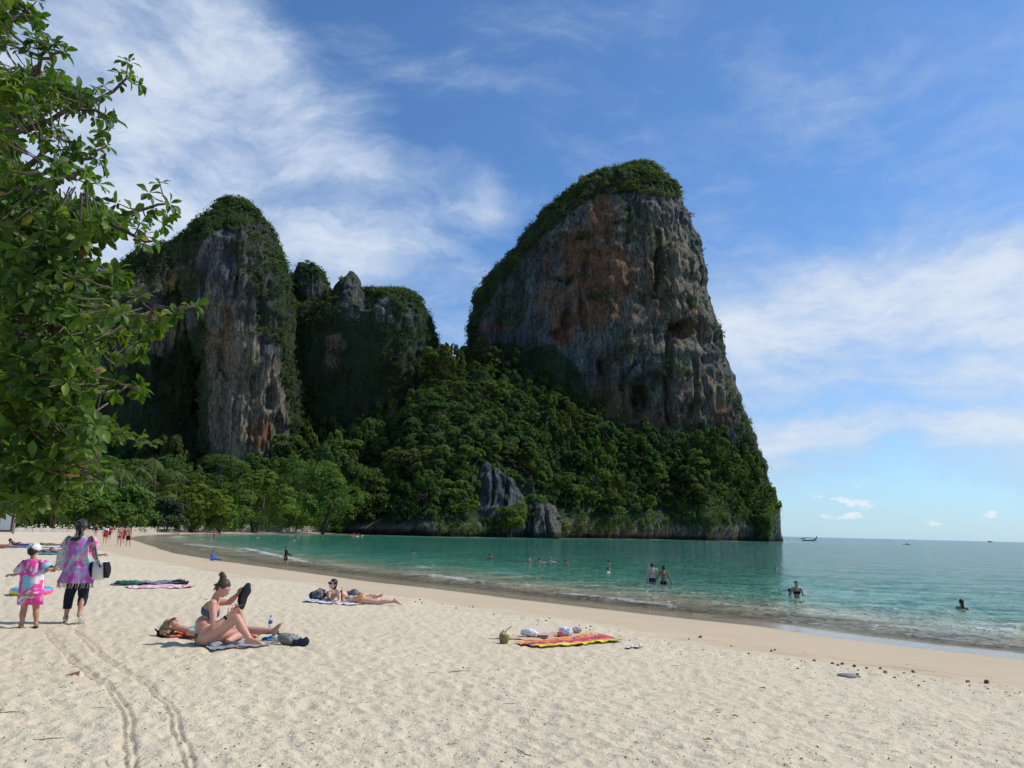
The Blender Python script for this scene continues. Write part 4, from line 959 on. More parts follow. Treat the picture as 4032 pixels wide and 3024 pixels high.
# crown beyond the frame, so that it goes on to its trunk
for _ in range(240):
    p = trunk0+np.array([g.normal()*1.7+.0, g.normal()*2.0, g.uniform(1.9, 9.5)]); q = proj(p[None])
    if q[0][0] > -20: continue
    a = al[np.argmin(((al-p)**2).sum(1))]; ros.append((p, p+(a-p)*.15))
tw = MB(); LEAVES = []
for p, a in ros:
    d = p-a; L = np.linalg.norm(d)
    if L > .05:
        if L > .3: a = p-d/L*.3
        tw.tube([a, (a+p)/2+np.array([0, 0, -.02]), p], [.010, .008, .006], 4, caps=False)
    axis = nrm(d/(L+1e-6)+np.array([.35, 0, .55])+g.normal(size=3)*.45); u = nrm(np.cross(axis, [.3, .2, .9])); v = np.cross(axis, u)
    k = int(g.integers(6, 10))
    for i in range(k):
        a_ = i/k*6.283+g.normal()*.25; op = g.uniform(.6, 1.5); dir_ = nrm(axis*math.cos(op)+(u*math.cos(a_)+v*math.sin(a_))*math.sin(op)+np.array([0, 0, -.30]))
        nn = nrm(axis*.9+np.array([.12, -.1, .5])-dir_*0); nn = nrm(nn-dir_*(nn@dir_)); xx = np.cross(dir_, nn)
        M = np.stack([xx, dir_, nn], 1); s_ = g.uniform(.085, .17); LEAVES.append((p+dir_*.015, M, s_, int(g.integers(0, 7)), g.uniform(0, 1)))
tw.build('twigs', m_bark, tree)['kind'] = 'stuff'
vis = []
for i, (p, M, s_, k, c) in enumerate(LEAVES):
    x, y = proj((p+M[:, 1]*s_*.5)[None]); okf = (-30 < x[0] < 900) and (-20 < y[0] < 2100); vis.append((0 if okf else 1, p[1]-s_*3, i))
vis.sort(); solo = set(i for _, _, i in vis[:300]); Vs, Qs, vs = [], [], []; nb = 0
for i, (p, M, s_, k, c) in enumerate(LEAVES):
    if i in solo:
        o = bpy.data.objects.new('leaf', leaf_me[k]); COL.objects.link(o); o.parent = tree
        o.matrix_local = Matrix.Translation(Vector(p-trunk0)) @ Matrix([[*r] for r in M]).to_4x4() @ Matrix.Scale(s_, 4)
    else:
        V, Q = LV[k]; Vs.append((V*s_) @ M.T+p); Qs.append(Q+nb); nb += len(V); vs.append(np.clip(c*.75+.1*np.abs(V[:, 0])*4+(.3 if c > .975 else 0), 0, 1))
o = mk('foliage', np.concatenate(Vs), np.concatenate(Qs), m_big, tree, attrs={'v': np.concatenate(vs)}); o['kind'] = 'stuff'
print('LEAVES', len(LEAVES))
# ================================================================== people
def skin_mat(name, col):
    m, nt, b = new_mat(name); g = nt.node('ShaderNodeTexCoord').outputs['Object']
    n = nt.noise(g, 5, 3, .5)
    nt.put(b.inputs['Base Color'], nt.mix(n, tuple(q*.86 for q in col), (min(1, col[0]*1.12), col[1]*1.02, col[2]*1.0)))
    b.inputs['Roughness'].default_value = .48; b.inputs['Specular IOR Level'].default_value = .45
    b.inputs['Subsurface Weight'].default_value = .0; return m
SK_pale = skin_mat('fair_skin', (.66, .41, .31)); SK_rosy = skin_mat('rosy_skin', (.62, .33, .24)); SK_tan = skin_mat('tanned_skin', (.44, .235, .14)); SK_brown = skin_mat('brown_skin', (.27, .135, .08))
H_dark = simple_mat('dark_hair', (.022, .016, .013), .5, .4, 30, .5, .01); H_brown = simple_mat('brown_hair', (.075, .042, .026), .5, .4, 30, .6, .01); H_blond = simple_mat('blond_hair', (.36, .23, .12), .5, .5, 26, .7, .01)
def cloth(name, col, **k): return simple_mat(name, col, k.pop('rough', .85), k.pop('var', .18), k.pop('scale', 14), k.pop('bump', .4), .012, .2, **k)
C_black = cloth('black_cloth', (.016, .016, .018)); C_navy = cloth('navy_cloth', (.018, .026, .05)); C_slate = cloth('slate_blue_cloth', (.075, .12, .18)); C_mint = cloth('mint_cloth', (.45, .72, .66))
C_orange = cloth('orange_cloth', (.80, .30, .03)); C_red = cloth('red_cloth', (.42, .03, .03)); C_white = cloth('white_fabric', (.78, .77, .76)); C_blue = cloth('blue_cloth', (.05, .16, .45)); C_pink = cloth('pink_cloth', (.62, .25, .30))
C_yellow = cloth('yellow_green_cloth', (.62, .70, .10)); C_towelgrey = cloth('grey_towel', (.30, .33, .36)); C_coral = cloth('coral_towel', (.85, .16, .07)); C_denim = cloth('dark_denim', (.012, .022, .04), scale=40, var=.5)
M_glass = simple_mat('dark_lens', (.01, .01, .012), .12, 0, 5, 0)
def remesh(mb, vox, smooth=4):
    V, F = mb.get(); me = mesh_np('tmp', V, F); o = bpy.data.objects.new('tmp', me); COL.objects.link(o)
    md = o.modifiers.new('r', 'REMESH'); md.mode = 'VOXEL'; md.voxel_size = vox; md.use_smooth_shade = True
    if smooth: sm = o.modifiers.new('s', 'SMOOTH'); sm.factor = .5; sm.iterations = smooth
    dg = bpy.context.evaluated_depsgraph_get(); ev = o.evaluated_get(dg); m2 = ev.to_mesh()
    n = len(m2.vertices); W_ = np.empty(n*3, np.float32); m2.vertices.foreach_get('co', W_)
    N_ = np.empty(n*3, np.float32); m2.vertices.foreach_get('normal', N_)
    nl = len(m2.loops); li = np.empty(nl, np.int32); m2.loops.foreach_get('vertex_index', li)
    npg = len(m2.polygons); ls = np.empty(npg, np.int32); lt = np.empty(npg, np.int32); m2.polygons.foreach_get('loop_start', ls); m2.polygons.foreach_get('loop_total', lt)
    F = []
    for k in (3, 4):
        i = ls[lt == k]
        if len(i): F.append(li[i[:, None]+np.arange(k)[None]])
    ev.to_mesh_clear(); bpy.data.objects.remove(o); bpy.data.meshes.remove(me)
    return W_.reshape(-1, 3).astype(float), F, N_.reshape(-1, 3).astype(float)
def shell(name, body, maskf, off, mat, parent):
    V, F, N = body; m = maskf(V); F2 = [f[m[f].all(1)] for f in F]; F2 = [f for f in F2 if len(f)]
    if not F2: print('EMPTY SHELL', name); return None
    used = np.unique(np.concatenate([f.ravel() for f in F2])); inv = np.full(len(V), -1); inv[used] = np.arange(len(used))
    # outer skin and an inner edge turned back onto the body give the cloth a thickness
    Vo = V[used]+N[used]*off; Vi = V[used]-N[used]*.002; F3 = [inv[f] for f in F2]
    E = {}
    for f in F3:
        for q in f.tolist():
            for a, c in zip(q, q[1:]+q[:1]): E[(a, c)] = E.get((a, c), 0)+1
    n = len(used); side = [[c, a, a+n, c+n] for (a, c) in E if (c, a) not in E]
    F3 = F3+([np.array(side)] if side else [])
    return mk(name, np.vstack([Vo, Vi]), F3, mat, parent)
def fr3(u, f):
    u = nrm(u); f = nrm(np.array(f)-u*(np.dot(f, u))); r = np.cross(f, u); return r, f, u        # right, front, up
def add_head(B, c, fwd, up, k, fem=False):
    r, f, u = fr3(up, fwd); c = np.array(c, float); A = np.array([r, f, u])
    p = lambda x, y, z: c+(r*x+f*y+u*z)*k
    B.ell(p(0, -.012, .025), np.array([.073, .092, .088])*k, A, 18, 12); B.ell(p(0, .030, -.035), np.array([.056, .058, .072])*k, A, 16, 10)
    B.ell(p(0, .050, -.088), np.array([.034, .030, .026])*k, A); B.cap(p(0, .086, .012), .010*k, p(0, .104, -.028), .0135*k, 8)
    B.ell(p(0, .085, -.060), np.array([.024, .012, .011])*k, A)
    for s_ in (-1, 1):
        B.ell(p(.073*s_, -.008, -.010), np.array([.010, .018, .030])*k, A); B.ell(p(.03*s_, .072, .024), np.array([.026, .014, .010])*k, A)
        B.ell(p(.038*s_, .055, -.025), np.array([.024, .024, .022])*k, A)
def add_hand(B, w, d, palm, k=1.0, curl=.3, side=1, spread=.12):
    """w wrist, d hand direction, palm = direction the palm faces"""
    d = nrm(d); n = nrm(np.array(palm)-d*np.dot(palm, d)); s_ = np.cross(n, d)*side
    w = np.array(w, float); A = np.array([s_, d, n])
    B.cap(w, .023*k, w+d*.03*k, .026*k, 10); B.ell(w+d*.055*k, np.array([.040, .050, .015])*k, A, 14, 10)
    for i, L in enumerate((.070, .080, .075, .058)):
        o = (i-1.5)*.0185; b0 = w+(d*.088+s_*o)*k; a = spread*(i-1.5)/1.5; dd = nrm(d+s_*a)
        d1 = nrm(dd*math.cos(curl)+n*math.sin(curl)); d2 = nrm(dd*math.cos(curl*2.1)+n*math.sin(curl*2.1))
        B.cap(b0, .0098*k, b0+d1*L*.5*k, .0090*k, 8); B.cap(b0+d1*L*.5*k, .0090*k, b0+(d1*.5+d2*.5)*L*k, .0075*k, 8)
    t0 = w+(d*.030-s_*.030)*k; t1 = t0+(d*.035-s_*.032+n*.012)*k; B.cap(t0, .013*k, t1, .0115*k, 8); B.cap(t1, .0115*k, t1+nrm(d*.9-s_*.2+n*.5)*.034*k, .009*k, 8)
def add_foot(B, ank, toe, up, k=1.0, toes=True, side=1):
    ank, toe = np.array(ank, float), np.array(toe, float); d = nrm(toe-ank-0); up = nrm(np.array(up)-d*np.dot(up, d)); s_ = np.cross(d, up)
    heel = ank-up*.045*k-d*.035*k; B.cap(ank, .034*k, heel, .030*k, 10)
    ball = toe-d*.05*k; A = np.array([s_, d, up])
    B.cap(heel, .030*k, ball, .026*k, 10); B.cap(ank, .033*k, ball+up*.004*k, .022*k, 10); B.ell(ball, np.array([.042, .045, .018])*k, A)
    if toes:
        for i in range(5):
            o = (i-2)*.0165*side; L = (.045, .044, .039, .034, .028)[i]; B.cap(ball+(s_*o+d*.012)*k, .011*k, ball+(s_*o+d*(.012+L))*k-up*.004*k, (.0115 if i == 0 else .0082)*k, 6)
    else: B.cap(ball, .026*k, toe, .016*k, 8)
def body(J, k, fem, vox, hands=None, toes=False, smooth=4, belly=1.0, fat=1.0):
    """J: joints in world space; k: size against a 1.65 m adult"""
    B = MB(); P = {q: np.array(v, float) for q, v in J.items()}
    pel = (P['hipL']+P['hipR'])/2; sh = (P['shL']+P['shR'])/2; f = P['front']; up = nrm(sh-pel)
    r, f2, u = fr3(up, f); wa = P.get('waist', pel*.55+sh*.45)
    r1, f1, u1 = fr3(wa-pel, f); r3, f3, u3 = fr3(sh-wa, P.get('front2', f)); L = np.linalg.norm(sh-pel)
    w = (.155 if fem else .142)*k*(.5+.5*fat); T_ = k*fat
    hs = nrm(P['hipR']-P['hipL']); ss = nrm(P['shR']-P['shL'])
    A1 = np.array([hs, nrm(np.cross(np.cross(hs, f1), hs)), nrm(np.cross(hs, f1))*1.0]); A3 = np.array([ss, nrm(np.cross(np.cross(ss, f3), ss)), nrm(np.cross(ss, f3))])
    B.ell(pel+u1*.02*k, np.array([w, .098*T_, .095*k]), A1, 18, 12); B.ell(wa*.5+pel*.5, np.array([.118*T_*(1 if fem else 1.08), .090*T_*belly, .11*k]), A1, 18, 12)
    B.ell(wa, np.array([.108*T_*(1 if fem else 1.1), .082*T_*belly, .11*k]), A3, 18, 12); ch = wa*.35+sh*.65; B.ell(ch, np.array([.128*k*(1 if fem else 1.14), .096*(.4+.6*fat)*k, .125*k]), A3, 18, 12)
    B.ell(sh-u3*.03*k, np.array([.14*k, .075*k, .06*k]), A3, 18, 12)
    B.cap(P['shL'], .048*k, P['shR'], .048*k, 12)
    nk = P.get('neck', sh+u3*.07*k); B.cap(sh-u3*.01*k, .060*k, nk, .050*k, 12); B.cap(nk, .050*k, P['head']-nrm(P['up'])*.04*k-nrm(P['face'])*.015*k, .050*k, 12)
    if fem:
        for s_ in (-1, 1): B.ell(ch+ss*.062*k*s_-u3*.03*k+A3[1]*.075*k, np.array([.052, .052, .050])*k, A3)
    for s_ in (-1, 1): B.ell(pel+hs*.072*k*s_-A1[1]*.058*k-u1*.03*k, np.array([.082, .074, .085])*k, A1)
    add_head(B, P['head'], P['face'], P['up'], k, fem)
    for q in 'LR':
        sg = 1 if q == 'R' else -1
        a, e, wr = P['sh'+q], P['el'+q], P['wr'+q]
        m = k*(1 if fem else 1.12)*(.75+.25*fat); B.ell(a, np.array([.052]*3)*m); B.cap(a, .047*m, a*.5+e*.5, .044*m, 12); B.cap(a*.5+e*.5, .043*m, e, .036*m, 12); B.cap(e, .037*m, e*.7+wr*.3, .038*m, 12); B.cap(e*.7+wr*.3, .038*m, wr, .024*m, 12)
        hd, hp_, cl = (hands or {}).get(q, (wr-e, f, .3)); add_hand(B, wr, hd, hp_, k*(1 if fem else 1.08), cl, sg)
        m = k*(1 if fem else 1.12)*fat; h, kn, an, to = P['hip'+q], P['kn'+q], P['an'+q], P['to'+q]
        B.cap(h, .088*m, h*.55+kn*.45, .074*m, 14); B.cap(h*.55+kn*.45, .074*m, kn, .054*k*(.6+.4*fat), 14); m = k*(1 if fem else 1.12)*(.6+.4*fat)
        cd = nrm(kn-h)*.6+nrm(kn-an)*.0; bk = nrm((h+an)/2-kn) if np.linalg.norm((h+an)/2-kn) > .03 else -f2
        B.cap(kn, .053*m, an, .031*m, 12); B.cap(kn*.85+an*.15+bk*.012*k, .046*m, kn*.55+an*.45+bk*.018*k, .050*m, 12); B.cap(kn*.55+an*.45+bk*.016*k, .050*m, kn*.12+an*.88, .031*m, 12)
        add_foot(B, an, to, P.get('footup'+q, kn-an), k, toes, sg)
    return remesh(B, vox, smooth)
def hair(kind, c, fwd, up, k, mat, root, vox=.011, long=None, name='hair'):
    B = MB(); r, f, u = fr3(up, fwd); c = np.array(c, float); A = np.array([r, f, u]); p = lambda x, y, z: c+(r*x+f*y+u*z)*k
    B.ell(p(0, -.020, .042), np.array([.081, .094, .086])*k, A, 18, 12); B.ell(p(0, -.055, -.005), np.array([.072, .058, .075])*k, A)
    for s_ in (-1, 1): B.ell(p(.062*s_, -.02, .03), np.array([.022, .060, .055])*k, A)
    g = np.random.default_rng(int(abs(c[0]*100))+3)
    if kind == 'bun':
        B.ell(p(.01, -.10, .125), np.array([.046, .044, .042])*k, A); B.ell(p(0, -.085, .09), np.array([.04, .04, .04])*k, A)
        for i in range(14): q = p(g.normal()*.03, -.11+g.normal()*.02, .13+g.normal()*.02); B.cap(q, .012*k, q+(g.normal(size=3)*.028)*k, .006*k, 6)
        for i in range(7): q = p(g.normal()*.04, -.10, -.01+g.normal()*.03); B.cap(q, .009*k, q+(-u*.06-f*.02+g.normal(size=3)*.015)*k, .004*k, 6)
    if kind == 'bob':
        for s_ in (-1, 0, 1): B.ell(p(.045*s_, -.05, -.06), np.array([.035, .045, .075])*k, A)
    if kind == 'long':
        pts = [p(0, -.06, 0)]+[np.array(q, float) for q in long]
        for i in range(14):
            o = (r*g.normal()*.030+f*g.normal()*.020)*k; P_ = [q+o*(1 if j else .6) for j, q in enumerate(pts)]
            for a, b_ in zip(P_[:-1], P_[1:]): B.cap(a, .015*k, b_, .011*k, 8)
    V, F, N = remesh(B, vox, 2)
    V = V+N*(.004*k*(vn(V[:, 0]*90, V[:, 1]*90, V[:, 2]*30, 5)-.5)*2)[:, None]
    return mk(name, V, F, mat, root)
def sunglasses(c, fwd, up, k, root, big=1.0, name='sunglasses'):
    B = MB(); r, f, u = fr3(up, fwd); c = np.array(c, float); A = np.array([r, f, u]); p = lambda x, y, z: c+(r*x+f*y+u*z)*k
    for s_ in (-1, 1):
        B.ell(p(.034*s_, .094, .012), np.array([.032*big, .008, .024*big])*k, A); B.cap(p(.062*s_, .086, .018), .005*k, p(.080*s_, -.005, .012), .004*k, 6)
    B.cap(p(-.02, .100, .018), .005*k, p(.02, .100, .018), .005*k, 6); return B.build(name, M_glass, root)
M_eye = simple_mat('eye_white', (.75, .74, .72), .2, 0, 5, 0); M_lip = simple_mat('lip', (.45, .14, .13), .5, .1, 20, 0)
def face_bits(c, fwd, up, k, root, browm=None):
    r, f, u = fr3(up, fwd); c = np.array(c, float); A = np.array([r, f, u]); p = lambda x, y, z: c+(r*x+f*y+u*z)*k
    for s_ in (-1, 1):
        B = MB(); B.ell(p(.030*s_, .081, .008), np.array([.012, .007, .0065])*k, A, 10, 7); e = B.build('eye', M_eye, root)
        B = MB(); B.ell(p(.030*s_, .0872, .008), np.array([.0055, .003, .0055])*k, A, 8, 6); B.build('iris', H_dark, e)
        B = MB(); B.cap(p(.016*s_, .089, .028), .003*k, p(.045*s_, .082, .030), .0025*k, 6); B.build('eyebrow', browm or H_dark, root)
    B = MB(); B.ell(p(0, .095, -.060), np.array([.021, .006, .008])*k, A, 10, 7); B.build('mouth', M_lip, root)
def draped(name, corners, mat, parent=None, res=40, amp=.02, freq=5, seed=0, lift=.014, label=None, cat=None, edge=.0, hump=()):
    """cloth lying on the sand; corners as world x, y in order"""
    c = np.array(corners, float); u, v = np.meshgrid(np.linspace(0, 1, res), np.linspace(0, 1, res))
    X = (1-u)*(1-v)*c[0, 0]+u*(1-v)*c[1, 0]+u*v*c[2, 0]+(1-u)*v*c[3, 0]; Y = (1-u)*(1-v)*c[0, 1]+u*(1-v)*c[1, 1]+u*v*c[2, 1]+(1-u)*v*c[3, 1]
    X = X+.04*(fbm(u*5, v*5, 0, seed+2, 3)-.5); Y = Y+.045*(fbm(u*5, v*5, 0, seed+3, 3)-.5)
    z = sand_h(X, Y, full=False)
    z0 = sand_h(X, Y, fine=False); z = np.maximum(z, z0-.012)+lift+amp*(fbm(u*freq+v*1.5, v*freq*.7, 0, seed, 3))**2*1.6
    for hx, hy, hr, hh in hump: z = z+hh*np.exp(-((X-hx)**2+(Y-hy)**2)/hr**2)
    V = np.stack([X, Y, z], -1).reshape(-1, 3); n = len(V); Q = grid_faces(res, res)
    Vb = V.copy(); Vb[:, 2] -= .008; i = np.arange(res); per = np.concatenate([i, res-1+res*i[1:], res*(res-1)+i[::-1][1:], res*i[::-1][1:]])
    side = np.stack([per[:-1], per[1:], per[1:]+n, per[:-1]+n], -1); o_ = c.mean(0)
    o = mk(name, np.vstack([V, Vb]), np.vstack([Q, side]), mat, parent, attrs={'u': np.tile(u.ravel(), 2), 'w': np.tile(v.ravel(), 2)}, origin=None if parent else (o_[0], o_[1], float(z.mean())))
    if label: tag(o, label, cat)
    return o
GY = .95
# ------------------------------------------------------------------ the seated woman with the phone
def c4(x, y, Y): return at(600+x*.2893, 2240+y*.2894, Y)
Yb = 9.75; gA = ghit(800, 2541); Yb = gA[1]
z0 = gz(gA[0], gA[1])
J = dict(head=c4(965, 262, Yb), face=np.array([.80, -.12, -.52]), up=np.array([.50, .05, .86]), neck=c4(868, 372, Yb),
         shR=c4(822, 470, Yb-.15), shL=c4(862, 452, Yb+.17), elR=c4(838, 800, Yb-.24), wrR=c4(1028, 640, Yb-.17), elL=c4(1050, 455, Yb+.20), wrL=c4(1165, 340, Yb+.16),
         hipR=c4(720, 930, Yb-.10), hipL=c4(715, 925, Yb+.10), waist=c4(700, 745, Yb), front=np.array([1, 0, .15]), front2=np.array([1, 0, -.25]),
         knR=c4(1148, 668, Yb-.13), anR=c4(1325, 955, Yb-.14), toR=c4(1520, 1022, Yb-.17), knL=c4(1215, 880, Yb+.32), anL=c4(1020, 985, Yb-.02), toL=c4(1165, 1040, Yb-.20), footupR=np.array([.3, 0, 1]), footupL=np.array([-.3, -.8, .5]))
zs = z0+.02
woman = thing('person', (gA[0], gA[1], z0), 'person in slate blue bikini with hair bun sitting on a grey towel with a phone', 'person')
bd = body(J, .99, True, .0088, fat=1.36, hands={'R': (np.array([.62, 0, .72]), np.array([-.2, .35, .9]), .45), 'L': (np.array([.5, 0, .8]), np.array([.5, -.3, -.4]), .7)}, toes=True)
mk('body', bd[0], [f for f in bd[1]], SK_rosy, woman)
shc = (J['shL']+J['shR'])/2; pel = (J['hipL']+J['hipR'])/2; wa = J['waist']; uu3 = nrm(shc-wa); ch = wa*.35+shc*.65
def armfree(V, J, *k): 
    m = np.ones(len(V), bool)
    for q in k:
        a, e, wr = J['sh'+q], J['el'+q], J['wr'+q]
        for p0_, p1_ in ((a*.7+e*.3, e), (e, wr)):
            d = p1_-p0_; t = np.clip(((V-p0_) @ d)/(d @ d), 0, 1); m &= np.linalg.norm(V-p0_-t[:, None]*d, axis=1) > .066
    return m
shell('bikini_top', bd, lambda V: (np.abs((V-ch) @ uu3+.035) < .042+.028*(((V-ch) @ nrm([1, 0, -.25])) > .03)) & (np.linalg.norm(V-ch, axis=1) < .24) & armfree(V, J, 'L', 'R'), .006, C_slate, woman)
u1 = nrm(wa-pel); f1 = nrm(np.array([1, 0, .15])-u1*np.dot(np.array([1, 0, .15]), u1))
shell('bikini_bottom', bd, lambda V: (((V-pel) @ u1) < .075) & (((V-pel) @ u1) > -.07+.9*np.maximum(0, np.abs((V-pel) @ np.array([0, 1, 0]))-.03)*(((V-pel) @ f1) > -.02)) & (((V-pel) @ f1) < .10) & (np.linalg.norm(V-pel, axis=1) < .22) & ~((((V-pel) @ u1) < -.02) & (((V-pel) @ f1) > .02) & (np.abs(V[:, 1]-pel[1]) > .05)) & ~((((V-pel) @ f1) < .02) & (((V-pel) @ u1) < .01-.0*V[:, 0]) & (np.abs(V[:, 1]-pel[1]) > .13)), .006, C_slate, woman)
hair('bun', J['head'], J['face'], J['up'], .99, H_brown, woman); face_bits(J['head'], J['face'], J['up'], .99, woman, H_brown)
# band on the wrist
e_, w_ = J['elR'], J['wrR']; q = e_*.18+w_*.82; d = nrm(w_-e_); B = MB(); B.tube([q-d*.014, q+d*.014], [.033, .031], 14, caps=False); B.tube([q-d*.014, q+d*.014], [.029, .027], 14, caps=False); B.build('wristband', C_black, woman)
# phone and hat she holds
ph = c4(1150, 518, Yb-.15); d = nrm(np.array([.93, 0, .30])); n_ = nrm(np.array([-.30, -.12, .93])); n_ = nrm(n_-d*(n_@d)); M = np.stack([d, np.cross(n_, d), n_], 1)
B = MB(); B.box(ph, (.145, .072, .009), M); o = B.build('phone', simple_mat('phone_shell', (.02, .02, .022), .2, 0, 5, 0), None, False, origin=ph); tag(o, 'dark phone held in the hand of the seated woman', 'phone')
B = MB(); B.box(ph+n_*.0055, (.135, .064, .002), M); B.build('screen', simple_mat('pale_screen', (.30, .27, .26), .08, 0, 5, 0), o, False)
hat = [(1330, 190), (1348, 250), (1335, 330), (1300, 400), (1270, 500), (1225, 560), (1190, 540), (1170, 480), (1160, 440), (1185, 340), (1215, 270), (1290, 190)]
hc = c4(1245, 370, Yb+.10); hp2 = np.array([c4(x, y, Yb+.10) for x, y in hat]); B = MB(); rings = []
n = len(hp2); V = []; R_ = [0, .45, .8, 1.0]
for t, dy in ((0, -.085), (.45, -.075), (.8, -.045), (1.0, 0), (.8, .03), (.45, .05), (0, .055)):
    V.append(hc+(np.repeat(hp2, 3, 0)*.5+np.roll(np.repeat(hp2, 3, 0), -1, 0)*.5-hc)*max(t, .02)+np.array([0, dy, 0]))
V = np.array(V); V[..., 1] += .02*(fbm(V[..., 0]*22, V[..., 2]*16, 0, 4, 3)-.5)*2; V[..., 0] += .012*(fbm(V[..., 1]*0, V[..., 2]*26, 0, 6, 2)-.5)*2
m_ = V.shape[1]; i = np.arange(6)[:, None]*m_; j = np.arange(m_)[None]; k_ = (j+1) % m_
o = mk('sun_hat', V.reshape(-1, 3), np.stack([i+j, i+k_, i+m_+k_, i+m_+j], -1).reshape(-1, 4), C_black, None, origin=hc); tag(o, 'floppy black hat held up in front of the seated woman', 'hat')
# towel under her
tw_ = [onz(600+x*.2893, 2240+y*.2894, z0+.01)[:2] for x, y in [(655, 1035), (830, 1098), (1625, 1030), (1420, 955)]]
draped('towel', tw_, C_towelgrey, label='grey towel spread under the seated woman', cat='towel', seed=3, amp=.03)
# ------------------------------------------------------------------ the woman lying beside her
gB = ghit(700, 2516); Yl = gB[1]+.15; zl = gz(gB[0], Yl)
def r4(x, y, Y=Yl): return c4(x, y, Y)
J = dict(head=r4(262, 765), face=np.array([.36, -.10, .93]), up=np.array([-.93, 0, .36]), neck=r4(400, 812), shR=r4(505, 868, Yl-.16), shL=r4(515, 838, Yl+.16), elR=r4(800, 900, Yl-.24), wrR=r4(1010, 920, Yl-.20), elL=r4(790, 865, Yl+.26), wrL=r4(1000, 880, Yl+.22),
         waist=r4(790, 862), hipR=r4(960, 878, Yl-.09), hipL=r4(960, 860, Yl+.09), front=np.array([0, 0, 1]), knR=r4(1310, 828, Yl-.08), anR=r4(1650, 838, Yl-.08), toR=r4(1765, 735, Yl-.10), knL=r4(1165, 515, Yl+.12), anL=r4(1290, 885, Yl+.14), toL=r4(1440, 915, Yl+.16),
         footupR=np.array([-.7, 0, .7]), footupL=np.array([.2, 0, 1]))
lady = thing('person', (gB[0], Yl, zl), 'person in mint green top and sunglasses lying on a coral towel', 'person')
bd = body(J, .97, True, .0092, toes=True); mk('body', bd[0], bd[1], SK_rosy, lady)
shc = (J['shL']+J['shR'])/2; wa = J['waist']; ch = wa*.35+shc*.65; ux = nrm(shc-wa)
shell('bikini_top', bd, lambda V: (np.abs((V-ch) @ ux+.02) < .07) & (V[:, 2] > ch[2]-.02) & (np.linalg.norm(V-ch, axis=1) < .2), .006, C_mint, lady)
pel = (J['hipL']+J['hipR'])/2; shell('bikini_bottom', bd, lambda V: (np.abs((V-pel) @ ux) < .06) & (np.linalg.norm(V-pel, axis=1) < .2), .006, C_mint, lady)
hair('long', J['head'], J['face'], J['up'], .97, H_blond, lady, long=[r4(130, 800), r4(140, 865, Yl-.05), r4(215, 890, Yl-.09)])
hair('bob', J['head'], J['face'], J['up'], .97, H_blond, lady) if False else None
sunglasses(J['head'], J['face'], J['up'], .97, lady, 1.0); face_bits(J['head'], J['face'], J['up'], .97, lady, H_brown)
draped('towel', [ghit(600+x*.2893, 2240+y*.2894)[:2] for x, y in [(190, 955), (1350, 965), (1500, 905), (330, 905)]], C_coral, label='coral orange towel under the lying woman', cat='towel', seed=8)
B = MB(); bp = r4(240, 890); B.ell(bp+[0, -.02, -.02], (.19, .13, .055)); B.ell(bp+[-.13, 0, .01], (.05, .08, .055)); B.cap(bp+[-.15, -.02, .02], .02, bp+[-.20, -.03, .07], .012, 8)
V, F, N = remesh(B, .012, 2); V = V+N*(.02*(fbm(V[:, 0]*20, V[:, 1]*20, V[:, 2]*20, 8, 3)-.5))[:, None]; o = mk('bag', V, F, C_black, None, origin=bp); tag(o, 'black cloth bag used as a pillow under the lying woman\'s head', 'bag')
# ------------------------------------------------------------------ things round the pair
def crumple(name, c, r, mat, label, cat, seed, vox=.0145, amp=.05, freq=14, parent=None, n=5):
    g = np.random.default_rng(seed); B = MB(); r = np.array(r, float); c = np.array(c, float)
    for i in range(n): B.ell(c+g.normal(size=3)*r*[.38, .38, .12], r*g.uniform(.5, .9))
    B.ell(c-[0, 0, r[2]*.3], r*[1, 1, .6]); V, F, N = remesh(B, vox, 2)
    V = V+N*(amp*(np.abs(fbm(V[:, 0]*freq, V[:, 1]*freq, V[:, 2]*freq, seed, 3)-.5)*2-.25))[:, None]
    o = mk(name, V, F, mat, parent, origin=None if parent else c-[0, 0, r[2]*.6])
    if label: tag(o, label, cat)
    return o
def on4(x, y): p = ghit(600+x*.2893, 2240+y*.2894); p[2] = gz(p[0], p[1]); return p
m_clear = new_mat('clear_plastic'); mcp, nt, b = m_clear; b.inputs['Base Color'].default_value = (.80, .88, .95, 1); b.inputs['Transmission Weight'].default_value = .75; b.inputs['Roughness'].default_value = .08; b.inputs['IOR'].default_value = 1.2; m_clear = mcp
m_cap = simple_mat('blue_cap', (.03, .10, .45), .4, 0, 5, 0); m_lab = simple_mat('bottle_label', (.04, .12, .42), .5, .5, 60, 0)
def lathe(name, c, prof, mat, parent=None, seg=20):
    B = MB(); B.loft([(np.array(c)+[0, 0, z_], (1, 0, 0), (0, 1, 0), r_, r_) for r_, z_ in prof], seg); return B.build(name, mat, parent, origin=None if parent else c)
bo = on4(1600, 815); o = lathe('water_bottle', bo, [(.030, 0), (.032, .01), (.031, .06), (.029, .065), (.031, .075), (.031, .13), (.024, .16), (.013, .178), (.012, .185)], m_clear); tag(o, 'clear plastic water bottle with a blue cap standing on the sand by a bare foot', 'bottle')
lathe('cap', bo+[0, 0, .184], [(.014, 0), (.0145, .004), (.0145, .018), (.013, .02)], m_cap, o, 14); lathe('label', bo+[0, 0, .078], [(.0316, 0), (.0318, .002), (.0318, .045), (.0316, .047)], m_lab, o)
crumple('sandals', on4(1585, 885)+[0, 0, .03], (.115, .07, .045), C_black, 'black sandals heaped on the sand beside the water bottle', 'sandals', 51, amp=.05)
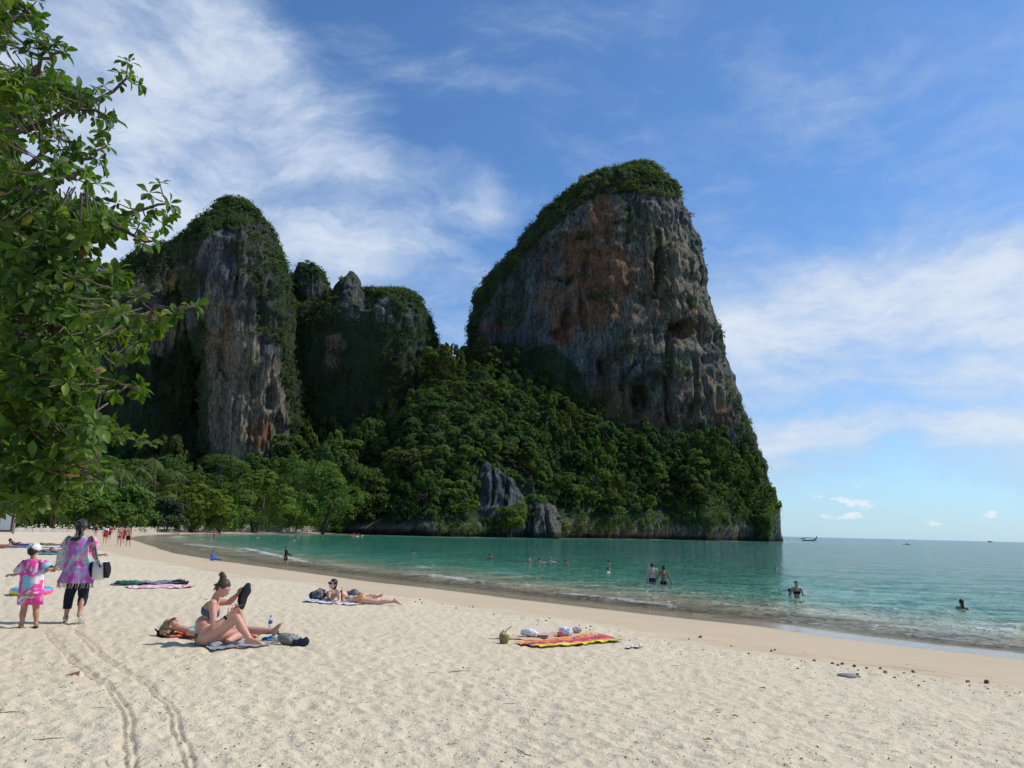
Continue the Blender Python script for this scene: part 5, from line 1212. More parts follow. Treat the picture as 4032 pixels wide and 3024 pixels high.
p = on4(1760, 893); B = MB(); B.box(p+[0, 0, .022], (.15, .08, .012), np.array(Matrix.Rotation(.35, 3, 'Z'))); o = B.build('phone', simple_mat('phone_back', (.035, .03, .03), .15, 0, 4, 0), None, False, origin=p); tag(o, 'phone lying on the sand beyond the blue cloth', 'phone')
crumple('beach_cloth', on4(1650, 985)+[0, 0, .02], (.17, .09, .045), cloth('bright_blue_cloth', (.01, .22, .48)), 'crumpled bright blue cloth beside the seated woman\'s foot', 'cloth', 52, amp=.05)
p = on4(1690, 1005)+[0, -.03, .042]; B = MB(); B.tube([p-[.065, .01, 0], p+[.065, .015, 0]], [.036, .036], 18); o = B.build('rolled_towel', simple_mat('mint_roll', (.50, .60, .56), .8, .1, 30), None, origin=p); tag(o, 'pale mint cylinder lying against the bright blue cloth', 'roll')
m_net, nt, b = new_mat('net'); g_ = nt.node('ShaderNodeTexCoord').outputs['Object']; vv = nt.voro(g_, 60, 'DISTANCE_TO_EDGE'); nt.put(b.inputs['Base Color'], nt.mix(nt.rng(vv, .04, .14), (.62, .60, .52), (.03, .03, .032))); nt.put(b.inputs['Normal'], nt.bump(nt.rng(vv, .14, .04), .8, .006))
p = on4(1860, 1040); crumple('net_bag', p+[0, 0, .07], (.15, .10, .085), m_net, 'round open-weave net bag full of things at the end of the grey towel', 'bag', 53, amp=.02)
crumple('dark_cloth', on4(2010, 1055)+[0, 0, .045], (.10, .08, .06), C_navy, 'dark crumpled cloth leaning on the net bag', 'cloth', 54, amp=.05)
# ------------------------------------------------------------------ walking woman
def c3(x, y, Y): return at(x*.3165, 2000+y*.3165, Y)
gW = ghit(285, 2457); Yw = gW[1]; zW = gz(gW[0], Yw)
J = dict(head=c3(1010, 245, Yw), face=np.array([-.35, .93, -.05]), up=np.array([.02, 0, 1]), neck=c3(1015, 345, Yw), shL=c3(868, 392, Yw+.0), shR=c3(1142, 392, Yw), elL=c3(775, 585, Yw-.02), wrL=c3(700, 715, Yw-.05), elR=c3(1185, 600, Yw+.02), wrR=c3(1160, 770, Yw+.16),
         hipL=c3(935, 850, Yw), hipR=c3(1045, 850, Yw), waist=c3(1000, 640, Yw), front=np.array([0, 1, 0]), knL=c3(855, 1120, Yw+.03), anL=c3(818, 1385, Yw), toL=c3(795, 1452, Yw+.16), knR=c3(1035, 1110, Yw+.10), anR=c3(985, 1325, Yw-.08), toR=c3(1035, 1415, Yw+.09),
         footupL=np.array([0, -.2, 1]), footupR=np.array([0, -.75, .7]))
J['toL'][2] = zW+.05; J['anL'][2] = max(J['anL'][2], zW+.10)
ww = thing('person', (gW[0], Yw, zW), 'person in long tie-dye top and dark cropped trousers walking away with a child', 'person')
bd = body(J, .99, True, .0105, hands={'L': (np.array([-.35, 0, -.93]), np.array([-.6, .4, 0]), .8), 'R': (np.array([0, .2, -1]), np.array([-1, 0, 0]), .6)}); mk('body', bd[0], bd[1], SK_tan, ww)
m_tie, nt, b = new_mat('tie_dye'); g_ = nt.node('ShaderNodeTexCoord').outputs['Object']; n1 = nt.noise(g_, 4.2, 2, .5, .8); n2 = nt.noise(nt.mapping(g_, loc=(4, 2, 8)), 5.5, 2, .5, .6); sz = nt.node('ShaderNodeSeparateXYZ'); nt.l.new(g_, sz.inputs[0])
c = nt.ramp(n1, [(.30, (.62, .07, .32)), (.40, (.70, .32, .52)), (.47, (.62, .62, .42)), (.53, (.22, .52, .62)), (.60, (.30, .28, .62)), (.70, (.55, .12, .42))]); c = nt.mix(nt.rng(n2, .50, .62), c, (.60, .10, .40)); c = nt.mix(nt.rng(n2, .40, .30), c, (.74, .68, .74))
c = nt.mix(nt.math('MULTIPLY', nt.rng(sz.outputs[2], .95, .70), .6), c, (.36, .10, .40)); nt.put(b.inputs['Base Color'], c); b.inputs['Roughness'].default_value = .85; nt.put(b.inputs['Normal'], nt.bump(nt.noise(nt.mapping(g_, scale=(1, 1, .2)), 26, 3), .5, .02))
m_tie2, nt, b = new_mat('tie_dye_pink'); g_ = nt.node('ShaderNodeTexCoord').outputs['Object']; n1 = nt.noise(g_, 6.0, 2, .5, .5); n2 = nt.noise(nt.mapping(g_, loc=(1, 7, 3)), 5, 2, .5, .5)
c = nt.ramp(n1, [(.36, (.72, .62, .70)), (.44, (.76, .72, .66)), (.50, (.80, .07, .34)), (.60, (.72, .05, .30)), (.68, (.60, .48, .72))]); c = nt.mix(nt.rng(n2, .54, .62), c, (.25, .58, .74)); nt.put(b.inputs['Base Color'], c); b.inputs['Roughness'].default_value = .85
def garment(B, rings, seg=40, fold=None): B.loft(rings, seg, (False, False), fold)
xr, yr = np.array([1, 0, 0.]), np.array([0, 1, 0.])
def ringw(cx, y, wpx, depth, Y, m=c3, off=0.0): c_ = m(cx, y, Y+off); a_ = m(cx-wpx/2, y, Y+off); return (c_, xr, yr, abs(c_[0]-a_[0]), depth)
fold = lambda t, a: .06*t*np.sin(a*9+2*t)+.035*t*np.sin(a*17+1.3)
B = MB(); garment(B, [ringw(1012, 352, 120, .075, Yw), ringw(1008, 368, 215, .10, Yw), ringw(1005, 395, 300, .125, Yw), ringw(1000, 450, 335, .145, Yw), ringw(1000, 540, 325, .155, Yw), ringw(1000, 640, 330, .16, Yw), ringw(990, 760, 365, .175, Yw), ringw(965, 860, 400, .19, Yw), ringw(940, 925, 415, .20, Yw)], 56, fold)
for q, s_ in (('L', -1), ('R', 1)):
    a, e = J['sh'+q], J['el'+q]; d = nrm(e-a); r_, f_, u_ = fr3(-d, np.array([0, 1, 0])); B.loft([(a-d*.03, r_, f_, .060, .065), (a+d*.05, r_, f_, .078, .082), (a+d*.14, r_, f_, .088, .090)], 24, (True, False))
top = B.build('top', m_tie, ww)
g = np.random.default_rng(3); B = MB()
for k in range(60):
    a = k/60*6.283; p = c3(940, 922, Yw)+[math.cos(a)*.255, math.sin(a)*.20, 0]; B.tube([p, p+[g.normal()*.012, g.normal()*.01, -.04], p+[g.normal()*.02, g.normal()*.015, -.085]], [.0055, .005, .003], 4)
B.build('fringe', cloth('fringe_threads', (.45, .40, .33)), top)['kind'] = 'stuff'
def leg_garment(name, J, q, t_end, k, mat, root, wide=1.25, n=9):
    h, kn, an = J['hip'+q], J['kn'+q], J['an'+q]; B = MB(); P = [h+(kn-h)*t for t in np.linspace(-.12, 1, n)]+[kn+(an-kn)*t for t in np.linspace(.15, t_end, 5)]; R_ = list(np.linspace(.104, .070, n))+list(np.linspace(.068, .060, 5)); rg_ = []
    for i, p in enumerate(P): rg_.append((p, xr, yr, R_[i]*k*wide/1.25*1.05, R_[i]*k*wide/1.25*1.05))
    rg_.append((P[-1], xr, yr, R_[-1]*k*wide/1.25*.8, R_[-1]*k*wide/1.25*.8))
    B.loft(rg_, 24, (True, True), lambda t, a: .03*np.sin(a*5+t*30)); return B.build(name, mat, root)
leg_garment('trouser_leg', J, 'L', .60, 1.05, C_denim, ww, 1.15); leg_garment('trouser_leg', J, 'R', .48, 1.05, C_denim, ww, 1.15)
hair('long', J['head'], J['face'], J['up'], 1.0, H_dark, ww, long=[c3(1000, 320, Yw-.10), c3(975, 370, Yw-.15), c3(925, 402, Yw-.15)])
m_dot, nt, b = new_mat('spotted_cap'); g_ = nt.node('ShaderNodeTexCoord').outputs['Object']; nt.put(b.inputs['Base Color'], nt.mix(nt.rng(nt.voro(g_, 45), .18, .26), (.45, .50, .55), (.014, .015, .018))); b.inputs['Roughness'].default_value = .8
B = MB(); r_, f_, u_ = fr3(J['up'], J['face']); A = np.array([r_, f_, u_]); h0 = J['head']; B.ell(h0+u_*.055-f_*.01, (.094, .106, .082), A, 24, 14); V, F, N = remesh(B, .009, 1)
cp = mk('cap', V, F, m_dot, ww); B = MB(); B.ell(h0+u_*.03+f_*.12, (.07, .07, .010), A); B.build('brim', C_black, cp)
m_sole = simple_mat('white_rubber', (.78, .78, .76), .5, .05, 20)
def flipflop(ank, toe, up, mat, root, k=1.0, smat=None):
    d = nrm(toe-ank); up = nrm(np.array(up)-d*np.dot(up, d)); s_ = np.cross(d, up); c_ = (ank-up*.045*k-d*.03)*.5+(toe-up*.0)*.5-up*.042*k
    B = MB(); B.loft([(c_+d*x*k-up*.006, s_, up, w*k, .009*k) for x, w in ((-.125, .012), (-.115, .028), (-.06, .034), (0, .034), (.06, .044), (.10, .042), (.125, .028), (.135, .01))], 16); o = B.build('sandal', mat, root)
    B = MB()
    for sg in (-1, 1): B.tube([c_+d*.07*k+up*.012, c_+d*.03*k+s_*sg*.03*k+up*.045*k, c_-d*.02*k+s_*sg*.036*k+up*.005], .005, 5)
    B.build('strap', smat or mat, o); return o
flipflop(J['anL'], J['toL'], np.array([0, -.1, 1]), m_sole, ww); flipflop(J['anR'], J['toR'], np.array([0, -.75, .7]), m_sole, ww)
# her bags
m_print, nt, b = new_mat('printed_tote'); g_ = nt.node('ShaderNodeTexCoord').outputs['Object']; n1 = nt.noise(g_, 34, 3, .6, 1.5); nt.put(b.inputs['Base Color'], nt.mix(nt.rng(n1, .56, .60), (.72, .69, .64), (.05, .05, .05))); b.inputs['Roughness'].default_value = .85
tb = c3(778, 640, Yw-.06); tote = thing('tote_bag', tb-[0, 0, .25], 'white tote bag with black print and red handles on the walking woman\'s left shoulder', 'bag')
B = MB(); B.loft([(c3(775+(y-640)*-.12, y, Yw-.02), xr, yr, w, .07) for y, w in ((512, .082), (560, .085), (650, .092), (730, .098), (765, .085), (776, .05))], 28, (False, True), lambda t, a: .03*np.sin(a*6+t*5)); B.build('bag_body', m_print, tote)
for dy in (-.05, .04):
    B = MB(); B.tube([c3(812, 512, Yw-.02+dy), c3(822, 430, Yw-.06+dy*.6), c3(842, 375, Yw-.04+dy*.4), c3(858, 348, Yw+.02), c3(850, 375, Yw+.08)], .013, 8, flat=.5); B.build('handle', cloth('red_strap', (.50, .06, .04)), tote)
sb = c3(1240, 780, Yw); bag = thing('shoulder_bag', sb-[0, 0, .12], 'white and black shoulder bag hanging at the walking woman\'s right hip', 'bag')
B = MB(); B.loft([(c3(cx, y, Yw), xr, yr, w, d_) for cx, y, w, d_ in ((1245, 655, .05, .04), (1245, 668, .115, .07), (1243, 740, .135, .09), (1238, 820, .13, .09), (1215, 880, .10, .07), (1205, 897, .05, .03))], 32, (True, True), lambda t, a: .03*np.sin(a*7+t*6)); B.build('bag_body', simple_mat('white_vinyl', (.72, .72, .70), .45, .1, 8), bag)
for cx in (1150, 1335):
    B = MB(); B.loft([(c3(cx+(1243-cx)*((y-760)/260)**2, y, Yw-.005), xr, yr, .040, .094*math.cos((y-760)/110*1.1)) for y in range(672, 880, 18)], 16); B.build('side_panel', C_black, bag)
B = MB(); B.tube([c3(1250, 740, Yw-.09), c3(1230, 680, Yw-.08), c3(1212, 640, Yw-.07), c3(1190, 520, Yw-.10), c3(1165, 420, Yw-.10), c3(1145, 368, Yw-.06), c3(1138, 350, Yw+.02)], [.020, .026, .026, .024, .022, .020, .018], 10, flat=.35); st_ = B.build('strap', simple_mat('black_strap', (.02, .02, .022), .35, .1, 20), bag)
B = MB()
for t in np.linspace(480, 640, 9): p = c3(1193+(t-520)*.17+8, t, Yw-.112); B.box(p, (.010, .004, .012), np.array(Matrix.Rotation(t, 3, 'Y')))
B.build('lettering', m_sole, st_)
# ------------------------------------------------------------------ the child
gC = ghit(112, 2477); Yc_ = gC[1]; zC = gz(gC[0], Yc_)
J = dict(head=c3(418, 535, Yc_), face=np.array([-.1, .97, -.12]), up=np.array([.03, .05, 1]), neck=c3(415, 620, Yc_), shL=c3(315, 690, Yc_), shR=c3(520, 680, Yc_), elL=c3(235, 800, Yc_-.02), wrL=c3(165, 838, Yc_+.06), elR=c3(590, 750, Yc_), wrR=c3(640, 765, Yc_+.10),
         hipL=c3(330, 1040, Yc_), hipR=c3(440, 1040, Yc_), waist=c3(400, 880, Yc_), front=np.array([0, 1, 0]), knL=c3(300, 1240, Yc_+.02), anL=c3(270, 1450, Yc_), toL=c3(240, 1515, Yc_+.13), knR=c3(448, 1240, Yc_+.05), anR=c3(450, 1425, Yc_+.04), toR=c3(448, 1480, Yc_+.2), footupL=np.array([0, -.2, 1]), footupR=np.array([0, -.2, 1]))
J['toL'][2] = zC+.035; J['toR'][2] = gz(J['toR'][0], J['toR'][1])+.035
kid = thing('person', (gC[0], Yc_, zC), 'child in pink and blue tie-dye outfit and white cap, walking away', 'person')
bd = body(J, .80, False, .010, hands={'R': (np.array([.9, .2, .3]), np.array([0, 0, -1]), .8), 'L': (np.array([-.9, .2, .1]), np.array([0, 0, -1]), .5)}, belly=1.1); mk('body', bd[0], bd[1], SK_tan, kid)
B = MB(); garment(B, [ringw(412, 632, 90, .06, Yc_), ringw(415, 645, 170, .085, Yc_), ringw(415, 680, 250, .11, Yc_), ringw(410, 760, 270, .125, Yc_), ringw(403, 880, 275, .135, Yc_), ringw(395, 1000, 280, .14, Yc_), ringw(390, 1060, 280, .14, Yc_)], 44, lambda t, a: .04*t*np.sin(a*7+2)+.02*np.sin(a*13))
for q in 'LR':
    a, e = J['sh'+q], J['el'+q]; d = nrm(e-a); r_, f_, u_ = fr3(-d, np.array([0, 1, 0])); B.loft([(a-d*.03, r_, f_, .055, .058), (a+d*.05, r_, f_, .072, .072), (e+d*.02, r_, f_, .082, .080)], 24, (True, False))
B.build('shirt', m_tie2, kid)
B = MB()
for q in 'LR':
    h, kn = J['hip'+q], J['kn'+q]; B.loft([(h+(kn-h)*t, xr, yr, w, w*.95) for t, w in ((-.25, .10), (0, .105), (.4, .105), (.80, .104), (.80, .085))], 24, (True, True), lambda t, a: .03*np.sin(a*5+t*6))
B.build('shorts', m_tie2, kid); hair('short', J['head'], J['face'], J['up'], .9, H_dark, kid)
B = MB(); r_, f_, u_ = fr3(J['up'], J['face']); A = np.array([r_, f_, u_]); h0 = J['head']; B.ell(h0+u_*.045, (.092, .10, .072), A, 24, 14); V, F, N = remesh(B, .008, 1)
sel = (V-h0) @ u_ > -.02; sel &= ~((np.abs((V-h0) @ r_) < .026) & ((V-h0) @ f_ < 0) & ((V-h0) @ u_ < .035)); inv = np.full(len(V), -1); inv[sel] = np.arange(sel.sum()); cp = mk('cap', V[sel], [inv[f[sel[f].all(1)]] for f in F if len(f[sel[f].all(1)])], C_white, kid)
B = MB(); B.ell(h0+u_*.03+f_*.11, (.06, .06, .008), A); B.build('brim', C_white, cp)
flipflop(J['anL'], J['toL'], np.array([0, -.1, 1]), C_black, kid, .85); flipflop(J['anR'], J['toR'], np.array([0, -.1, 1]), C_black, kid, .85)
# swim ring beyond the child
def ring(c, R, r, mats, label, half):
    a, q = np.meshgrid(np.linspace(0, 2*np.pi, 49)[:-1], np.linspace(0, 2*np.pi, 15)[:-1], indexing='ij'); rr = R+r*np.cos(q)*(1+.05*np.cos(a*12)); V = np.stack([c[0]+rr*np.cos(a), c[1]+rr*np.sin(a), c[2]+r+r*np.sin(q)], -1).reshape(-1, 3)
    i = np.arange(48)[:, None]; j = np.arange(14)[None]; Q = np.stack([i*14+j, ((i+1) % 48)*14+j, ((i+1) % 48)*14+(j+1) % 14, i*14+(j+1) % 14], -1).reshape(-1, 4)
    up_ = (np.sin(q)[:, :].ravel() > .25)[Q].mean(1) > .5; lf = (np.cos(a).ravel() < 0)[Q].mean(1) > .5; mi = np.where(up_, 0, np.where(lf, 1, 2)); o = mk('swim_ring', V, Q, mats, None, mi=mi, origin=c); tag(o, label, 'swim ring')
rp = ghit(122, 2343); rp[2] = gz(rp[0], rp[1])-.01; pl = lambda n_, c_: simple_mat(n_, c_, .25, .08, 3, 0, spec=.6)
ring(rp, .33, .075, [pl('blue_vinyl', (.10, .42, .72)), pl('yellow_vinyl', (.70, .70, .06)), pl('pink_vinyl', (.80, .12, .33))], 'blue, yellow and pink inflatable swim ring lying on the sand beyond the child', 0)
# ------------------------------------------------------------------ the pair lying nearer the water
def c5(x, y, Y): return at(1160+x*.226, 2220+y*.226, Y)
gP = ghit(1386, 2379); Yp = gP[1]+.1; zp = gz(gP[0], Yp)
J = dict(head=c5(668, 352, Yp-.06), face=np.array([-.55, -.80, -.15]), up=np.array([.18, 0, .98]), neck=c5(735, 455, Yp), shR=c5(770, 495, Yp-.17), shL=c5(742, 490, Yp+.14), elR=c5(782, 660, Yp-.24), wrR=c5(730, 672, Yp-.36), elL=c5(640, 655, Yp+.12), wrL=c5(585, 668, Yp-.05),
         waist=c5(985, 612, Yp), hipR=c5(1145, 622, Yp-.09), hipL=c5(1150, 615, Yp+.09), front=np.array([0, 0, -1]), front2=np.array([-.35, 0, -.8]), knR=c5(1470, 668, Yp-.10), anR=c5(1755, 660, Yp-.12), toR=c5(1872, 712, Yp-.14), knL=c5(1420, 660, Yp+.16), anL=c5(1500, 590, Yp+.30), toL=c5(1555, 530, Yp+.34),
         footupR=np.array([.3, 0, -1]), footupL=np.array([-.8, 0, -.5]))
wp_ = thing('person', (gP[0], Yp, zp), 'person in black and orange bikini and dark sunglasses lying propped on elbows', 'person')
bd = body(J, .98, True, .0105); mk('body', bd[0], bd[1], SK_pale, wp_)
shc = (J['shL']+J['shR'])/2; wa = J['waist']; ch = wa*.35+shc*.65; ux = nrm(shc-wa); pel = (J['hipL']+J['hipR'])/2
shell('bikini_top', bd, lambda V: ((np.abs((V-ch) @ ux-.01-.5*(V[:, 2]-ch[2])) < .016) | (((V-ch) @ ux < .07) & ((V-ch) @ ux > -.05) & (V[:, 2] < ch[2]-.03))) & (np.linalg.norm(V-ch, axis=1) < .24) & armfree(V, J, 'L', 'R'), .007, C_black, wp_)
shell('bikini_bottom', bd, lambda V: (np.abs((V-pel) @ ux+.02) < .028+.04*(np.abs(V[:, 1]-pel[1]) < .07)) & (np.linalg.norm(V-pel, axis=1) < .22), .007, C_orange, wp_)
for x, y, dY in ((1105, 640, -.19), (1120, 525, -.08)):
    B = MB(); p = c5(x, y, Yp+dY)
    for a in (.6, 2.2, 3.6, 5.1): B.cap(p, .010, p+[math.cos(a)*.05, -.01, math.sin(a)*.04-.01], .006, 6)
    B.build('tie', C_orange, wp_)
hair('bob', J['head'], J['face'], J['up'], .98, H_dark, wp_); sunglasses(J['head'], J['face'], J['up'], 1.0, wp_, 1.15); face_bits(J['head'], J['face'], J['up'], .98, wp_)
Ym = Yp+.42
J = dict(head=c5(345, 570, Ym), face=np.array([-.3, -.5, -.75]), up=np.array([-.9, 0, .1]), neck=c5(450, 560, Ym), shR=c5(590, 520, Ym-.16), shL=c5(560, 520, Ym+.20), elR=c5(600, 620, Ym-.26), wrR=c5(450, 645, Ym-.22), elL=c5(440, 440, Ym+.28), wrL=c5(400, 560, Ym+.10),
         waist=c5(800, 545, Ym), hipR=c5(1010, 560, Ym-.09), hipL=c5(1010, 550, Ym+.09), front=np.array([0, 0, -1]), knR=c5(1250, 590, Ym-.06), anR=c5(1390, 600, Ym), toR=c5(1410, 540, Ym), knL=c5(1230, 585, Ym+.14), anL=c5(1480, 575, Ym+.16), toL=c5(1530, 525, Ym+.16), footupR=np.array([-1, 0, 0]), footupL=np.array([-1, 0, 0]))
man = thing('person', (gP[0]-.3, Ym, zp), 'person in dark striped shorts lying face down beside the one with sunglasses', 'person')
bd = body(J, 1.05, False, .013); mk('body', bd[0], bd[1], SK_tan, man); pel = (J['hipL']+J['hipR'])/2
m_str, nt, b = new_mat('striped_shorts'); g_ = nt.node('ShaderNodeTexCoord').outputs['Object']; wv_ = nt.node('ShaderNodeTexWave'); wv_.inputs['Scale'].default_value = 14; nt.l.new(g_, wv_.inputs[0]); nt.put(b.inputs['Base Color'], nt.mix(nt.rng(wv_.outputs[0], .6, .8), (.02, .02, .035), (.20, .20, .26)))
shell('shorts', bd, lambda V: (V[:, 0] > pel[0]-.13) & (V[:, 0] < pel[0]+.26) & (np.linalg.norm(V-pel, axis=1) < .36), .016, m_str, man)
m_camo, nt, b = new_mat('printed_shirt'); g_ = nt.node('ShaderNodeTexCoord').outputs['Object']; nt.put(b.inputs['Base Color'], nt.ramp(nt.noise(g_, 22, 3, .6, 1), [(.42, (.015, .017, .022)), (.50, (.06, .09, .11)), (.58, (.28, .30, .28))]))
hair('short', J['head'], J['face'], J['up'], 1.05, H_dark, man)
p = c5(440, 545, Ym-.12); crumple('shirt', p, (.13, .10, .13), m_camo, 'dark printed shirt bunched over the head of the person in striped shorts', 'shirt', 61, amp=.04)
draped('towel', [ghit(1160+x*.226, 2220+y*.226)[:2] for x, y in [(120, 665), (1000, 735), (1340, 700), (400, 610)]], cloth('white_towel', (.72, .71, .76)), label='white towel under the two people lying nearer the water', cat='towel', seed=13, amp=.03)
# ------------------------------------------------------------------ standing and walking people farther off
def std(h=1.65, stride=0.0, arms=0.0, **ov):
    s_ = stride
    J = dict(head=(0, .02, 1.535), neck=(0, 0, 1.42), shL=(-.17, 0, 1.36), shR=(.17, 0, 1.36), elL=(-.225, -.01+.12*s_, 1.07), elR=(.225, -.01-.12*s_, 1.07), wrL=(-.245, .05+.24*s_, .85), wrR=(.245, .05-.20*s_, .84),
             hipL=(-.085, 0, .88), hipR=(.085, 0, .88), waist=(0, .0, 1.08), knL=(-.09, .03-.16*s_, .48+.02*abs(s_)), knR=(.09, .03+.20*s_, .49), anL=(-.09, -.02-.34*s_, .09+.06*abs(s_)), anR=(.09, -.02+.30*s_, .09), toL=(-.10, .15-.34*s_, .03), toR=(.10, .15+.30*s_, .04+.03*abs(s_)))
    J.update(ov); k = h/1.65
    return {q: np.array(v, float)*k for q, v in J.items()}, k
def place_person(pos, ang, h, fem, skin, label, hairm=None, hk='short', group=None, stride=0., vox=.030, outfit=(), face=(0, 1, 0), front=(0, 1, 0), zoff=0.0, hands=None, hat=None, lay=None, **ov):
    """ang: heading, clockwise from looking away down the bay; outfit: (name, zlo, zhi, arms too, offset, material)"""
    Jl, k = std(h, stride, **ov); c_, s_ = math.cos(-ang), math.sin(-ang); R_ = np.array([[c_, -s_, 0], [s_, c_, 0], [0, 0, 1]])
    if lay is not None: R_ = R_ @ np.array(lay)
    pos = np.array(pos, float)+[0, 0, zoff]; J = {q: R_ @ v+pos for q, v in Jl.items()}
    J['face'] = R_ @ np.array(ov.get('facev', face), float) if 'facev' not in ov else R_ @ np.array(face, float)
    J['face'] = R_ @ np.array(face, float); J['up'] = R_ @ np.array([0, 0, 1.]); J['front'] = R_ @ np.array(front, float)
    for q in 'LR': J['footup'+q] = R_ @ np.array([0, 0, 1.])
    o = thing('person', pos, label, 'person', group); bd = body(J, k, fem, vox, smooth=3); mk('body', bd[0], bd[1], skin, o)
    for nm, lo, hi, arms, off, mt in outfit:
        def mf(V):
            L = (V-pos) @ R_; z = L[:, 2]/k; x = np.abs(L[:, 0])/k; m = (z > lo) & (z < hi)
            return m & ((x < .5) if arms else (x < .185-.03*(z < 1.2)))
        shell(nm, bd, mf, off, mt, o)
    hair(hk if hk != 'long' else 'bob', J['head'], J['face'], J['up'], k, hairm or H_dark, o, vox=.018)
    if hat is not None:
        r_, f_, u_ = fr3(J['up'], J['face']); B = MB(); B.ell(J['head']+u_*.05*k, np.array([.095, .108, .08])*k, np.array([r_, f_, u_]), 16, 10); B.ell(J['head']+u_*.04*k+f_*.1*k, np.array([.07, .07, .01])*k, np.array([r_, f_, u_])); B.build('cap', hat, o)
    return o
def gnd(x, y):
    p = ghit(x, y); p[2] = gz(p[0], p[1]); return p
UND = lambda m, f=False: [('swimwear', .80, .93, False, .008, m)]+([('swimwear', 1.20, 1.29, False, .008, m)] if f else [])
place_person(gnd(411, 2143), math.radians(-20), 1.62, True, SK_tan, 'person walking away in a red pinafore dress over a white shirt', outfit=[('shirt', 1.15, 1.40, True, .02, C_white), ('dress', .66, 1.28, False, .035, C_red)], stride=.4, hk='bob')
place_person(gnd(428, 2128), math.radians(160), 1.62, False, SK_tan, 'person in red just beyond the walker in the red pinafore dress', outfit=[('shirt', .95, 1.40, True, .02, C_red), ('shorts', .62, .95, False, .02, C_navy)], stride=.3)
place_person(gnd(467, 2154), math.radians(172), 1.62, True, SK_rosy, 'person in a red bikini walking towards the camera beside one in dark trunks', hairm=H_blond, outfit=UND(C_red, True), stride=.35, hk='bob')
place_person(gnd(481, 2147), math.radians(176), 1.62, False, SK_rosy, 'person in a red shirt close behind the couple at the water\'s edge', outfit=[('shirt', .9, 1.40, True, .02, C_red), ('shorts', .6, .9, False, .02, C_navy)], stride=.2)
place_person(gnd(503, 2157), math.radians(186), 1.78, False, SK_rosy, 'person in dark swim trunks and cap walking at the water\'s edge', outfit=[('trunks', .58, .92, False, .02, C_black)], stride=.35, hat=C_navy)
place_person(gnd(375, 2112), math.radians(175), 1.62, True, SK_tan, 'person in a dark swimsuit with long hair standing beyond the walking woman\'s bag', outfit=[('swimsuit', .80, 1.30, False, .01, C_black)], hk='bob')
place_person(gnd(832, 2103), math.radians(170), 1.65, True, SK_rosy, 'left one of two distant people standing at the far end of the bay', vox=.025, outfit=UND(C_orange, True))
place_person(gnd(842, 2103), math.radians(190), 1.75, False, SK_tan, 'right one of two distant people standing at the far end of the bay', vox=.025, outfit=UND(C_red))
bp_ = onz(1122, 2233, -.05); place_person(bp_, math.radians(80), 1.22, False, SK_tan, 'child in a black shirt and shorts wading in the foam at the water\'s edge', outfit=[('shirt', .85, 1.40, True, .02, C_black), ('shorts', .52, .90, False, .02, C_black)], stride=-.5, wrR=(.30, .34, 1.0), elR=(.24, .14, 1.12), wrL=(-.2, .30, 1.0), elL=(-.22, .1, 1.1), vox=.018)
# child sitting on the wet sand
p = gnd(836, 2209); place_person(p, math.radians(95), 1.12, False, SK_tan, 'small child in a blue shirt sitting on the wet sand at the water\'s edge', zoff=-.50, vox=.017, outfit=[('shirt', .80, 1.42, True, .02, C_blue)], hipL=(-.085, 0, .88), knL=(-.16, .36, .95), knR=(.16, .36, .95), anL=(-.14, .66, .88), anR=(.14, .62, .88), toL=(-.2, .74, .98), toR=(.2, .70, .98), elL=(-.24, -.1, 1.12), wrL=(-.22, -.22, .92), elR=(.24, -.06, 1.12), wrR=(.25, .10, .95))
# couple wading
def wade(x, y, vis_h, h, ang, **k):
    p = onz(x, y, 0.0); return place_person(p, ang, h, zoff=-(h-vis_h), **k)
wade(2570, 2303, 1.06, 1.80, math.radians(12), fem=False, skin=SK_pale, label='person in pink and navy swim trunks wading thigh-deep with an arm round another', outfit=[('trunks', .60, .84, False, .014, C_pink), ('trunks_waistband', .82, .99, False, .02, C_navy)], vox=.014, elR=(.26, .10, 1.12), wrR=(.40, .16, 1.05))
wade(2613, 2304, .93, 1.66, math.radians(-4), fem=True, skin=SK_brown, label='person in a black bikini wading thigh-deep held by the one in pink and navy trunks', outfit=UND(C_black, False), vox=.014, elL=(-.26, .02, 1.14), wrL=(-.33, .06, 1.02), wrR=(.38, .02, .86), elR=(.29, -.03, 1.08), hk='bun')
